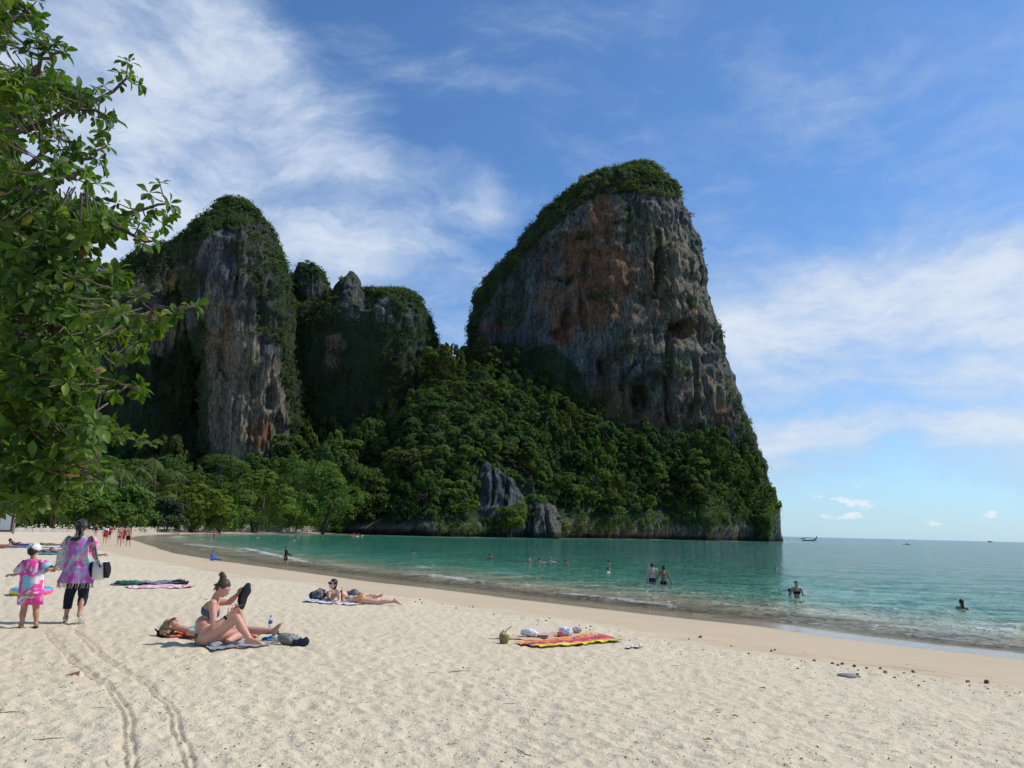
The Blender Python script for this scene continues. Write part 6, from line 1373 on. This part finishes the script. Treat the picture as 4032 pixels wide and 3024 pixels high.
# swimmers
def swimmer(x, y, hgt, label, ang=0., skin=SK_tan, hm=None, hk='short', top=None, fem=False, k=1.0, arms=False, vox=.027):
    p = onz(x, y, 0.0); hz = hgt-.112*k; c_, s_ = math.cos(-ang), math.sin(-ang); R_ = np.array([[c_, -s_, 0], [s_, c_, 0], [0, 0, 1]])
    o = thing('person', p, label, 'person'); B = MB(); T = lambda a, b_, z_: p+R_ @ np.array([a*k, b_*k, 0])+[0, 0, hz+z_*k]; f = R_ @ np.array([0, 1, 0.]); up = np.array([0, 0, 1.])
    add_head(B, T(0, 0, 0), f, up, k, fem); B.cap(T(0, -.01, -.05), .05*k, T(0, -.02, -.17), .055*k, 12); r_ = R_ @ np.array([1, 0, 0.]); A = np.array([r_, f, up])
    B.cap(T(-.17, -.02, -.20), .05*k, T(.17, -.02, -.20), .05*k, 12); B.ell(T(0, -.01, -.33), np.array([.15, .10, .17])*k, A, 16, 10); B.ell(T(0, -.01, -.52), np.array([.12, .09, .14])*k, A)
    for s in (-1, 1):
        if arms: B.cap(T(.19*s, -.02, -.21), .045*k, T(.36*s, .12, -.26), .038*k); B.cap(T(.36*s, .12, -.26), .038*k, T(.40*s, .32, -.22), .026*k)
        else: B.cap(T(.19*s, -.02, -.21), .045*k, T(.25*s, .02, -.46), .036*k)
    bd = remesh(B, vox, 3); mk('body', bd[0], bd[1], skin, o)
    if top: shell('swimwear', bd, lambda V: (V[:, 2] < p[2]+hz-.30*k) & (V[:, 2] > p[2]+hz-.42*k) & (np.linalg.norm((V-T(0, 0, -.3))[:, :2], axis=1) < .18), .008, top, o)
    hair(hk, T(0, 0, 0), f, up, k, hm or H_dark, o, vox=.017, long=[T(0, -.08, -.1), T(0, -.10, -.22)] if hk == 'long' else None)
SW = [(1013, 2123, .62, 'pale swimmer farthest left in the green water with bare shoulders showing', 0, SK_pale, None, True), (1052, 2119, .28, 'distant swimmer\'s head between two swimmers near the far beach', 1, SK_tan, None, False), (1080, 2123, .32, 'dark-haired distant swimmer right of the pale-shouldered one', 2, SK_tan, None, False),
      (1157, 2130, .36, 'swimmer with black hair below the two distant heads near the far beach', 3, SK_pale, None, False), (1170, 2119, .62, 'distant bather standing out to the shoulders near the far beach', 0, SK_pale, None, False), (1225, 2117, .25, 'tiny distant head close under the seawall trees', 1, SK_tan, None, False),
      (1270, 2120, .28, 'distant swimmer\'s head left of the red kayak', 2, SK_pale, H_blond, False), (1354, 2135, .30, 'lone swimmer\'s head just below the red and green kayak', 2, SK_brown, None, False), (1628, 2178, .32, 'tan swimmer\'s head alone left of the row of swimmers', .5, SK_tan, None, False),
      (1930, 2205, .55, 'swimmer with dark hair and bare shoulders left of the row of five', .3, SK_tan, None, False), (2083, 2214, .50, 'fair-haired swimmer first in the row of swimmers', 3.1, SK_tan, H_brown, False), (2125, 2219, .42, 'dark-haired swimmer with an arm out second in the row of swimmers', .4, SK_pale, None, True),
      (2167, 2221, .50, 'fair-haired swimmer with white shoulders third in the row of swimmers', .2, SK_pale, H_blond, True), (2228, 2224, .40, 'reddish-haired swimmer last in the row of swimmers', .6, SK_tan, H_brown, False), (2396, 2220, .34, 'swimmer\'s dark head above the pair of swimmers left of the wading couple', .3, SK_tan, None, False),
      (2397, 2254, .32, 'dark-haired swimmer with face turned sideways left of the wading couple', 2.2, SK_pale, None, False), (3055, 2247, .24, 'sunburnt swimmer\'s head alone in the blue water', 3.0, SK_rosy, H_brown, False)]
for x, y, hg, lab, an_, sk, hm, ar in SW: swimmer(x, y, hg, lab, an_, sk, hm, arms=ar)
swimmer(3138, 2351, .66, 'person in a dark bikini with long wet hair standing chest-deep beside a child', math.radians(200), SK_tan, None, 'long', C_black, True, vox=.0145)
swimmer(3112, 2343, .28, 'child\'s dark head beside the person standing chest-deep in a dark bikini', math.radians(100), SK_tan, None, k=.85, vox=.0145)
swimmer(3787, 2396, .34, 'swimmer with long dark hair seen from behind, nearest the right edge', .1, SK_tan, None, 'long', vox=.0145)
# ------------------------------------------------------------------ sunbathers at the left
def lying(x, y, head_left, h, skin, label, face_up, fem=True, mats=(), ang=0.0, vox=.027, hm=None, prop=False):
    """lies along the line of sight's left-right direction"""
    p = gnd(x, y); sx = -1 if head_left else 1
    zc = np.array([sx*math.cos(ang), math.sin(ang), 0.]); fv = np.array([0, 0, 1. if face_up else -1.]); rc = np.cross(fv, zc)
    L = np.stack([rc, fv, zc], 1)          # local right, front, up
    Jov = {}
    if prop: Jov = dict(head=(0, -.22, 1.45), neck=(0, -.16, 1.38), shL=(-.17, -.12, 1.30), shR=(.17, -.12, 1.30), elL=(-.2, .14, 1.35), elR=(.2, .14, 1.35), wrL=(-.1, .14, 1.58), wrR=(.1, .14, 1.58))
    Jl, k = std(h, 0, **Jov); off = .13 if True else 0
    pos = p+np.array([0, 0, off])-zc*h*.5
    J = {q: L @ v+pos for q, v in Jl.items()}; J['face'] = L @ (np.array([0, .3, 1.]) if prop else np.array([0, 1, 0.])); J['up'] = L @ (np.array([0, -1, .3]) if prop else np.array([0, 0, 1.])); J['front'] = fv
    J['toL'] = J['anL']+(L @ np.array([-.02, .10, -.12])); J['toR'] = J['anR']+(L @ np.array([.02, .10, -.12]))
    for q in 'LR': J['footup'+q] = L @ np.array([0, .8, .5])
    o = thing('person', p, label, 'person'); bd = body(J, k, fem, vox, smooth=3); mk('body', bd[0], bd[1], skin, o)
    for nm, lo, hi, mt in mats:
        shell(nm, bd, lambda V: (((V-pos) @ zc)/k > lo) & (((V-pos) @ zc)/k < hi) & (np.abs((V-pos) @ rc)/k < .165), .009, mt, o)
    hair('bob' if fem else 'short', J['head'], J['face'], J['up'], k, hm or H_dark, o, vox=.018)
    return o
BK = lambda m: [('swimwear', .80, .92, m), ('swimwear', 1.20, 1.27, m)]
lying(75, 2151, True, 1.62, SK_brown, 'person propped on elbows reading on a blue towel left of the child\'s cap', False, True, BK(C_navy), prop=True, ang=.0)
lying(10, 2160, True, 1.70, SK_tan, 'lower legs of a sunbather cut off by the left edge, with blue ankle band', True, False, [('ankle_band', .06, .20, C_blue)], ang=.05)
lying(206, 2152, True, 1.62, SK_tan, 'person in a yellow-green bikini lying between the child and the walking woman', False, True, BK(C_yellow), hm=H_blond, ang=-.04)
lying(205, 2181, True, 1.66, SK_tan, 'tanned back of a sunbather lying just behind the child\'s shoulder', False, False, [('swimwear', .78, .92, C_navy)], ang=.02)
lying(352, 2194, True, 1.66, SK_tan, 'person lying behind the walking woman with legs stretched out past her bag', False, True, BK(C_yellow), ang=.0)
lying(62, 2092, True, 1.7, SK_tan, 'person lounging on the sand below the hut at the far left', True, False, [('trunks', .62, .9, C_navy)], prop=False, vox=.028)
lying(152, 2093, False, 1.65, SK_pale, 'pale person lying on the far sand right of the hut', True, True, BK(C_pink), vox=.028)
lying(262, 2086, True, 1.65, SK_tan, 'brown sunbather lying close under the near tree\'s lowest leaves', True, False, [('trunks', .62, .9, C_black)], vox=.028)
lying(620, 2089, True, 1.65, SK_tan, 'distant sunbather lying in front of the low seawall', True, False, [('trunks', .62, .9, C_black)], vox=.025)
lying(690, 2092, False, 1.65, SK_rosy, 'distant pink sunbather lying near the end of the low seawall', False, True, BK(C_blue), vox=.025)
for (x0, y0, x1, y1), m_, lab in (((20, 2146, 130, 2158), C_blue, 'blue towel under the reading sunbather'), ((155, 2148, 262, 2158), cloth('pale_towel', (.55, .60, .62)), 'pale towel under the sunbather in yellow-green'), ((150, 2178, 262, 2186), cloth('teal_towel', (.05, .28, .32)), 'teal towel under the tanned back behind the child')):
    a_, b2 = ghit(x0, y1), ghit(x1, y1); c_, d_ = ghit(x1-6, y0), ghit(x0+6, y0); draped('towel', [a_[:2], b2[:2], c_[:2], d_[:2]], m_, label=lab, cat='towel', res=20, lift=.03, amp=.03)
# ------------------------------------------------------------------ cloths beyond the walking woman
def pat(name, c1, c2, c3_, sc=14):
    m, nt, b = new_mat(name); g_ = nt.node('ShaderNodeTexCoord').outputs['Object']; n_ = nt.noise(g_, sc, 3, .6, .8); nt.put(b.inputs['Base Color'], nt.ramp(n_, [(.40, c1), (.48, c2), (.56, c3_)])); b.inputs['Roughness'].default_value = .9; return m
f3 = lambda x, y: ghit(x*.3165, 2000+y*.3165)[:2]
draped('sarong', [f3(1360, 975), f3(2330, 950), f3(2300, 915), f3(1500, 935)], pat('navy_pattern', (.025, .025, .08), (.06, .06, .16), (.30, .28, .40), 9), label='navy patterned sarong spread out beyond the walking woman', cat='sarong', seed=71, amp=.06)
draped('beach_towel', [f3(1620, 1012), f3(2380, 1008), f3(2430, 975), f3(1560, 988)], pat('pink_pattern', (.70, .04, .12), (.74, .30, .45), (.78, .72, .76), 7), label='pink and white patterned beach towel in front of the navy sarong', cat='towel', seed=73, amp=.04)
p = gnd(1560*.3165, 2000+968*.3165); crumple('green_bag', p+[0, 0, .07], (.24, .14, .075), cloth('dark_green_cloth', (.03, .13, .09)), 'dark green crumpled bag at the left end of the navy sarong', 'bag', 74, vox=.016, amp=.06)
p = gnd(704, 2300); crumple('brown_bag', p+[0, 0, .055], (.18, .12, .07), cloth('dark_brown_cloth', (.045, .03, .028)), 'dark brown bundle at the right end of the navy sarong', 'bag', 75, vox=.016, amp=.06)
# ------------------------------------------------------------------ the coconut and the things left on the sand
def g6(x, y): p = ghit(1900+x*.3165, 2400+y*.3165); p[2] = gz(p[0], p[1]); return p
def c6(x, y, Y): return at(1900+x*.3165, 2400+y*.3165, Y)
p = g6(265, 425); Y6 = p[1]
m_coco, nt, b = new_mat('green_husk'); g_ = nt.node('ShaderNodeTexCoord').outputs['Object']; n_ = nt.noise(nt.mapping(g_, scale=(1, 1, .3)), 18, 4, .6); nt.put(b.inputs['Base Color'], nt.mix(n_, (.10, .10, .02), (.26, .24, .06))); b.inputs['Roughness'].default_value = .5
m_flesh = simple_mat('cut_husk', (.66, .50, .28), .8, .15, 20)
co = thing('coconut', p, 'green young coconut with a cut pointed top and a brown straw standing on the sand', 'coconut')
B = MB(); B.loft([(p+[0, 0, z_], (1, 0, 0), (0, 1, 0), r_, r_) for r_, z_ in ((.045, -.01), (.062, .01), (.074, .05), (.078, .09), (.076, .125), (.070, .140))], 22, fold=lambda t, a: .025*np.cos(a*3)); B.build('husk', m_coco, co)
B = MB(); B.loft([(p+[0, 0, z_], (1, 0, 0), (0, 1, 0), r_, r_) for r_, z_ in ((.073, .128), (.072, .142), (.040, .178), (.006, .212))], 7); B.build('cut_top', m_flesh, co, False)
B = MB(); q = p+[.028, -.03, .17]; B.tube([q, q+[.012, 0, .035], q+[.05, 0, .065], q+[.085, 0, .08]], .006, 8); B.build('straw', simple_mat('brown_straw', (.09, .06, .04), .5, .1), co)
m_sar, nt, b = new_mat('sarong_print'); w_, u_ = nt.attr('w'), nt.attr('u'); cmb = nt.node('ShaderNodeCombineXYZ'); nt.l.new(u_, cmb.inputs[0]); nt.l.new(w_, cmb.inputs[1])
n_ = nt.noise(nt.mapping(cmb.outputs[0], scale=(9, 3, 1)), 1.6, 3, .6, .6); ww_ = nt.math('ADD', w_, nt.math('MULTIPLY', nt.math('SUBTRACT', n_, .5), .22))
c = nt.ramp(ww_, [(.16, (.80, .66, .03)), (.30, (.82, .34, .02)), (.42, (.55, .03, .12)), (.58, (.60, .05, .10)), (.72, (.80, .22, .03)), (.95, (.75, .25, .04))])
n2 = nt.noise(nt.mapping(cmb.outputs[0], scale=(16, 5, 1), loc=(3, 1, 0)), 1.3, 2, .5, .5); bandm = nt.math('MULTIPLY', nt.rng(n2, .54, .58), nt.math('MULTIPLY', nt.rng(w_, .38, .55), nt.rng(w_, .95, .8)))
c = nt.mix(bandm, c, (.06, .05, .20)); n3 = nt.voro(nt.mapping(cmb.outputs[0], scale=(14, 5, 1)), 1.2); c = nt.mix(nt.math('MULTIPLY', nt.rng(n3, .22, .18), nt.rng(w_, .28, .18)), c, (.05, .03, .04)); c = nt.mix(nt.math('MULTIPLY', nt.rng(w_, .03, .015), .8), c, (.06, .04, .02))
nt.put(b.inputs['Base Color'], c); b.inputs['Roughness'].default_value = .8
draped('sarong', [g6(720, 500)[:2], g6(1745, 412)[:2], g6(1440, 332)[:2], g6(395, 438)[:2]], m_sar, label='bright orange, red and yellow patterned sarong spread on the sand', cat='sarong', seed=81, amp=.022, res=60, lift=.024, freq=9)
draped('mat', [g6(60, 375)[:2], g6(880, 398)[:2], g6(1450, 330)[:2], g6(820, 292)[:2]], cloth('peach_mat', (.62, .44, .30)), label='peach-coloured mat partly under the bright sarong and the white bags', cat='mat', seed=83, amp=.01, lift=.010)
p = g6(590, 362); crumple('white_bag', p+[0, .05, .09], (.14, .09, .075), C_white, 'white cloth bag lying on the mat beside the coconut', 'bag', 84, amp=.025, vox=.011)
p = g6(1035, 345); crumple('white_shirt', p+[0, .05, .10], (.11, .09, .095), cloth('white_striped', (.78, .78, .80), bump=.8), 'heap of crumpled white cloth behind the red can', 'cloth', 85, amp=.045, vox=.011)
p = g6(1110, 320); crumple('straw_bag', p+[.03, .12, .05], (.11, .06, .06), cloth('beige_cloth', (.50, .42, .32)), 'beige cloth bag just behind the heap of white cloth', 'bag', 86, amp=.03, vox=.01)
p = g6(745, 368)+[0, 0, .045]; Mz = np.array(Matrix.Rotation(.12, 3, 'Z')); bk_ = thing('book', p, 'thick book with a red-brown edge lying on the mat left of the red can', 'book')
B = MB(); B.box(p+[0, 0, .006], (.165, .11, .036), Mz); B.build('pages', simple_mat('page_edge', (.42, .12, .06), .8, .2, 50), bk_, False); B = MB(); B.box(p+[0, 0, .027], (.18, .12, .006), Mz); B.box(p+[0, 0, -.015], (.18, .12, .006), Mz); B.build('cover', simple_mat('book_cover', (.62, .58, .58), .4, .1, 10), bk_, False)
p = g6(972, 358)+[0, -.02, .052]; cn_ = thing('drink_can', p, 'red soft drink can lying on its side in front of the white cloth', 'can')
B = MB(); B.loft([(p+[x_, 0, 0], (0, 1, 0), (0, 0, 1), r_, r_) for x_, r_ in ((-.060, .024), (-.054, .033), (.050, .033), (.058, .026))], 22); B.build('can_body', simple_mat('red_can', (.55, .015, .02), .25, .05, 5, 0, spec=.7), cn_)
B = MB(); B.tube([p+[-.042+.010*i, -.0325*math.cos(.5*math.sin(i*1.3)), .0325*math.sin(.5*math.sin(i*1.3))+.001] for i in range(9)], .0035, 5); B.build('white_script', m_sole, cn_)
for (x, y), lab, dx in (((1828, 488), 'white flip-flop with a brown sole right of the bright sarong, left one of the pair', 0), ((1935, 480), 'white flip-flop right of the bright sarong, right one of the pair', 0)):
    p = g6(x, y); o = thing('flip_flop', p, lab, 'flip-flop', 'flip-flops beside the bright sarong'); B = MB(); d = nrm([.55, .82, 0]); s_ = np.array([d[1], -d[0], 0]); cc = p+[0, 0, .018]
    rr = [(-.125, .012), (-.115, .028), (-.06, .034), (0, .034), (.06, .044), (.10, .042), (.125, .028), (.135, .01)]
    B.loft([(cc+d*x_, s_, (0, 0, 1), w, .009) for x_, w in rr], 16); B.build('sole', simple_mat('brown_sole', (.13, .07, .045), .8, .1), o)
    B = MB(); B.loft([(cc+d*x_+[0, 0, .009], s_, (0, 0, 1), w*.97, .005) for x_, w in rr], 16); B.build('footbed', m_sole, o)
    B = MB(); 
    for sg in (-1, 1): B.tube([cc+d*.07+[0, 0, .012], cc+d*.03+s_*sg*.03+[0, 0, .045], cc-d*.02+s_*sg*.036+[0, 0, .01]], .006, 6)
    B.build('strap', m_sole, o)
# ------------------------------------------------------------------ boats
m_hull = simple_mat('dark_hull', (.10, .045, .03), .5, .25, 1); m_rib = simple_mat('red_cloth_ribbon', (.55, .05, .05), .7, .1, 3)
bp = onz(3186, 2129.5, 0); sc = np.linalg.norm(bp[:2])/3030*59/9.6
lb = thing('longtail_boat', bp, 'wooden longtail boat with a raised prow and canopy motoring along the horizon', 'boat')
def LB(x, z, y=0): return bp+np.array([x*sc, y*sc, z*sc])
B = MB(); st_b = [(-4.3, .55, .55, .5), (-3.2, .8, .5, .6), (-1, .95, .45, .62), (1.2, .85, .55, .7), (2.8, .5, .85, .75), (3.7, .25, 1.45, .6), (4.4, .12, 2.3, .45), (4.9, .06, 3.2, .25)]
B.loft([(LB(x, (top+(-.35 if top < 1 else top-1.0))/2), (0, 1, 0), (-.2 if top > 1 else 0, 0, 1), w*sc, (top+.35)/2*sc if top < 1 else .42*sc) for x, w, top, _ in st_b], 14); B.build('hull', m_hull, lb)
B = MB(); B.box(LB(-.2, 2.0), (3.9*sc, 1.5*sc, .09*sc)); B.build('canopy', simple_mat('canopy_cloth', (.50, .42, .40), .8, .1), lb, False)
for x in (-2, -.7, .6, 1.6):
    for y in (-.65, .65): B = MB(); B.tube([LB(x, .5, y), LB(x, 2.0, y)], .035*sc, 5); B.build('canopy_post', m_hull, lb)
B = MB(); B.box(LB(-3.9, 1.25), (.8*sc, .5*sc, .55*sc)); B.tube([LB(-3.9, 1.1), LB(-6.2, .1)], .05*sc, 6); B.build('engine', C_black, lb, False)
B = MB(); B.tube([LB(4.35, 2.0), LB(4.5, 2.4), LB(4.6, 2.7)], [.16*sc, .2*sc, .12*sc], 8); B.build('prow_ribbon', m_rib, lb)
for i, (x, lab, mt) in enumerate(((-3.1, 'boatman standing at the stern of the longtail boat', C_black), (-2.4, 'second figure seated behind the boatman under the canopy edge', C_navy))):
    q = LB(x, .5); o = place_person(q-[0, 0, .45 if i else 0], 1.57, 1.7*sc, False, SK_brown, lab, vox=.05, outfit=[('shirt', .9, 1.4, True, .04, mt), ('trousers', .2, .9, False, .04, mt)])
B = MB(); g = np.random.default_rng(2)
for i in range(46): t = g.uniform(); q = bp+np.array([(-4-9*t+ (8*t if i % 3 == 0 else 0))*sc, g.normal()*.6*sc*(1+t), .03]); B.ell(q, np.array([.9, .5, .10])*sc*g.uniform(.5, 1.1)*(1.2-t))
o = B.build('boat_wake', simple_mat('wake_foam', (.8, .82, .82), .6, .1), None, origin=bp); tag(o, 'white churned wake trailing behind the longtail boat', 'wake', kind='stuff')
def kayak(x, y, L, ang, cols, label, n=2, shirts=None):
    p = onz(x, y, 0); o = thing('kayak', p, label, 'kayak'); d = np.array([math.cos(ang), math.sin(ang), 0]); s_ = np.array([-d[1], d[0], 0])
    rr = [(-.5, .03, .22), (-.42, .22, .10), (-.2, .37, .05), (0, .40, .04), (.2, .37, .05), (.42, .22, .10), (.5, .03, .22)]
    for nm, seg_, cl in (('stern', rr[:3], cols[0]), ('midship', rr[2:5], cols[1]), ('bow', rr[4:], cols[2])):
        B = MB(); B.loft([(p+d*a*L+[0, 0, z_+.05], s_, (0, 0, 1), w, .17) for a, w, z_ in seg_], 14); B.build(nm, cl, o)
    for i in range(n):
        q = p+d*((i-.5*(n-1))*1.1)+[0, 0, .1]; sh = shirts[i]
        po = place_person(q-[0, 0, .78], -ang+math.pi/2, 1.65, False, SK_tan, sh[1], vox=.03, outfit=[('vest', .95, 1.38, False, .04, sh[0])], knL=(-.12, .35, 1.02), knR=(.12, .35, 1.02), anL=(-.12, .7, .90), anR=(.12, .7, .90), toL=(-.12, .8, .96), toR=(.12, .8, .96), wrL=(-.3, .35, 1.15), wrR=(.3, .35, 1.2))
        B = MB(); c_ = q+d*.35+[0, 0, .42]; a = c_+s_*1.0+[0, 0, .25]; e = c_-s_*1.0-[0, 0, .25]; B.tube([a, e], .018, 6); B.ell(a, (.09, .09, .20)); B.ell(e, (.09, .09, .20)); pd = B.build('paddle', C_black, None, origin=c_); tag(pd, 'paddle held by '+sh[1], 'paddle')
k1, k2, k3 = simple_mat('kayak_red', (.62, .07, .04), .35, .05, 2, 0), simple_mat('kayak_white', (.75, .75, .70), .35, .05, 2, 0), simple_mat('kayak_green', (.35, .55, .08), .35, .05, 2, 0)
kayak(1402, 2113.5, 3.4, .25, (k1, k2, k3), 'red, white and green kayak with two paddlers in red vests by the far beach', 2, [(C_red, 'left paddler of the red and green kayak'), (C_red, 'right paddler of the red and green kayak')])
kayak(1731, 2112.5, 3.0, .5, (k1, k1, k1), 'red kayak close under the vines left of the jagged spire', 1, [(C_pink, 'lone paddler in the red kayak under the vines')])
kayak(3570, 2145, 3.8, .1, (k1, simple_mat('kayak_dull', (.25, .2, .15), .4), m_hull), 'small kayak out on the blue sea right of the longtail boat', 1, [(C_orange, 'lone paddler on the open sea')])
p = onz(3898, 2133.4, 0); p = p/np.linalg.norm(p[:2])*2400; p[2] = 0; o = thing('distant_boat', p, 'low dark boat far off on the horizon at the right', 'boat'); B = MB(); B.loft([(p+[x, 0, 1], (0, 1, 0), (0, 0, 1), w, h_) for x, w, h_ in ((-7, .5, .7), (-4, 1.6, .9), (3, 1.6, .9), (7, .2, 1.3))], 12); B.build('hull', m_hull, o); B = MB(); B.box(p+[-1, 0, 2.6], (5, 2, 1.5)); B.build('cabin', m_hull, o, False)
# ------------------------------------------------------------------ stones, leaves, twigs and litter on the sand
def stone_me(seed, mat):
    g = np.random.default_rng(seed); B = MB(); B.ell((0, 0, 0), (1, .8, .6), None, 12, 8); V, F = B.get(); V = V*(1+.45*(fbm(V[:, 0]*1.5+seed, V[:, 1]*1.5, V[:, 2]*1.5, seed, 3)-.5)*2)[:, None]; return mesh_np('stone', V, F, [mat])
m_stone = simple_mat('dark_stone', (.15, .12, .09), .85, .4, 3); m_stone2 = simple_mat('brown_clump', (.16, .10, .06), .9, .4, 3)
sm = [stone_me(i, m_stone if i % 2 else m_stone2) for i in range(6)]
ST = [(2152, 2447, .062), (2164, 2439, .035), (2281, 2465, .030), (2308, 2473, .035), (2326, 2467, .04), (1653, 2364, .05), (1661, 2377, .045), (1795, 2397, .04), (1862, 2392, .04), (1635, 2370, .035), (1742, 2378, .03), (2757, 2511, .075), (2712, 2518, .04), (2880, 2546, .04), (3037, 2565, .045), (3051, 2561, .05),
      (3206, 2603, .05), (3278, 2615, .06), (3300, 2622, .05), (3317, 2617, .06), (3365, 2631, .055), (3413, 2636, .035), (3466, 2635, .04), (3486, 2651, .05), (3597, 2649, .06), (3811, 2688, .055), (3886, 2692, .07), (3376, 2660, .04), (1330+690, 2372, .02), (966, 2305, .05), (994, 2304, .04), (1385, 2283, .04), (880, 2291, .045)]
g = np.random.default_rng(9)
def twig_path(L, g): 
    n = 5; t = np.linspace(-.5, .5, n); P = np.zeros((n, 3)); P[:, 0] = t*L; P[:, 1] = g.normal(size=n)*L*.05; P[:, 2] = .006+abs(g.normal(size=n))*L*.015; return P
for i, (x, y, r_) in enumerate(ST):
    p = gnd(x, y); o = obj('stone', sm[i % 6]); o.location = p+[0, 0, r_*.22]; o.scale = [r_*.55]*3; o.rotation_euler = (g.normal()*.3, g.normal()*.3, g.uniform(0, 6)); tag(o, 'small dark stone on the damp sand along the drift line', 'stone', 'small stones along the drift line')
for i in range(48):
    x = g.uniform(900, 4032); y = np.interp(x, [900, 1400, 2000, 2600, 3300, 4032], [2262, 2318, 2438, 2528, 2640, 2740])+g.normal()*13; p = gnd(x, y); r_ = g.uniform(.010, .02); o = obj('stone', sm[int(g.integers(0, 6))]); o.location = p+[0, 0, r_*.25]; o.scale = [r_]*3; o.rotation_euler[2] = g.uniform(0, 6)
    tag(o, 'small dark stone on the damp sand along the drift line', 'stone', 'small stones along the drift line')
p = gnd(3335, 2668); o = obj('stone', stone_me(33, simple_mat('grey_lump', (.30, .28, .25), .9, .3, 4))); o.location = p+[0, 0, .02]; o.scale = (.13, .09, .07); tag(o, 'large grey lump of stone half sunk in the sand at the right', 'stone')
m_twig = simple_mat('driftwood', (.09, .06, .04), .9, .4, 20); m_dleaf = simple_mat('dry_leaf', (.32, .15, .055), .7, .4, 8)
tm = []
for i in range(6):
    B = MB(); P = twig_path(1.0, g); B.tube(P, [.010, .02, .018, .014, .006], 6)
    if i % 2: B.tube([P[2], P[2]+[.12, .12, .01], P[2]+[.22, .16, .01]], [.012, .008, .004], 5)
    V, F = B.get(); tm.append(mesh_np('twig', V, F, [m_twig]))
TW = [(3155, 2603, .30), (2750, 2585, .14), (625, 2790, .10), (1825, 2625, .22), (1800, 2648, .30), (2055, 2968, .25), (1225, 2890, .16), (40, 2810, .22), (190, 2905, .2)]
for i in range(46): TW.append((g.uniform(0, 4032), g.uniform(2480, 3010), g.uniform(.05, .16)))
for x, y, L in TW:
    p = ghit(x, y)
    if shore_s(np.array([p[0]]), np.array([p[1]]))[0] < 6.5 or (600 < x < 1260 and y < 2560) or (1900 < x < 2600 and y < 2580) or (x < 450 and y < 2500): continue
    p[2] = gz(p[0], p[1]); o = obj('twig', tm[int(g.integers(0, 6))]); o.location = p+[0, 0, .004]; o.scale = (L, L*.8, L*.8); o.rotation_euler = (0, 0, g.uniform(0, 6.28)); tag(o, 'short dark dry twig lying on the pale sand', 'twig', 'dry twigs scattered over the sand')
lm = [mesh_np('dry_leaf', LV[i][0]*[1, .9, 1.1] if 'LV' in globals() else np.array([[0, 0, 0], [.3, .5, .1], [0, 1, 0], [-.3, .5, .1]]), LV[i][1] if 'LV' in globals() else np.array([[0, 1, 2, 3]]), [m_dleaf]) for i in range(3)]
for x, y, L, lab in ((258, 2660, .24, 'large curled brown leaf on the sand at the left'), (2810, 2810, .085, 'dark brown curled leaf on the sand below the middle of the beach'), (3245, 2822, .06, 'reddish leaf on the sand toward the right'), (2875, 2830, .07, 'dark leaf beside a thin twig on the open sand'), (935, 2692, .05, 'tiny brown leaf below the seated woman'), (1240, 2705, .06, 'small brown leaf on the bare sand right of the wheel tracks'),
                     (2768, 2924, .08, 'curled leaf near the bottom of the beach'), (797, 2366, .13, 'dry leaf on the sand behind the seated woman\'s shoulder'), (2985, 2722, .10, 'brown leaf scrap in a footprint right of centre')):
    p = gnd(x, y); o = obj('dry_leaf', lm[int(g.integers(0, 3))]); o.location = p+[0, 0, .018]; o.scale = (L, L, L); o.rotation_euler = (.15, .1, g.uniform(-2.2, -.9)); tag(o, lab, 'leaf')
# fine litter, uncountable
n = 2600; xs = g.uniform(-100, 4100, n); ys = 2440+600*g.uniform(0, 1, n)**1.1; m = g.uniform(size=n) < .45; yl = np.interp(xs, [-100, 900, 1400, 2000, 2600, 3300, 4100], [2180, 2268, 2330, 2445, 2532, 2645, 2750]); ys = np.where(m, yl+g.normal(size=n)*22, ys)
D = np.array([ray(a, b_) for a, b_ in zip(xs, ys)]); P = np.array([0, 0, CAMZ])+D*((.93-CAMZ)/D[:, 2])[:, None]
for _ in range(4):
    zz = sand_h(P[:, 0], P[:, 1], fine=False); P = np.array([0, 0, CAMZ])+D*((zz-CAMZ)/D[:, 2])[:, None]
P[:, 2] = sand_h(P[:, 0], P[:, 1])+.004; sv = shore_s(P[:, 0], P[:, 1]); P = P[(sv > 5.8) & (P[:, 1] < 45)]
V, Q = leaf_quads(P, np.tile([0, 0, 1.], (len(P), 1))+g.normal(size=(len(P), 3))*.35, .022*g.uniform(.5, 1.6, len(P)), .35, rg=g)
o = mk('beach_litter', V, Q, m_twig, smooth=False); tag(o, 'fine bits of bark and leaf strewn over the sand', 'litter', kind='stuff')
# rut or footprint traces left of the wheel tracks are part of the sand itself

print('TRIS', sum(len(m.loops)-2*len(m.polygons) for m in bpy.data.meshes))
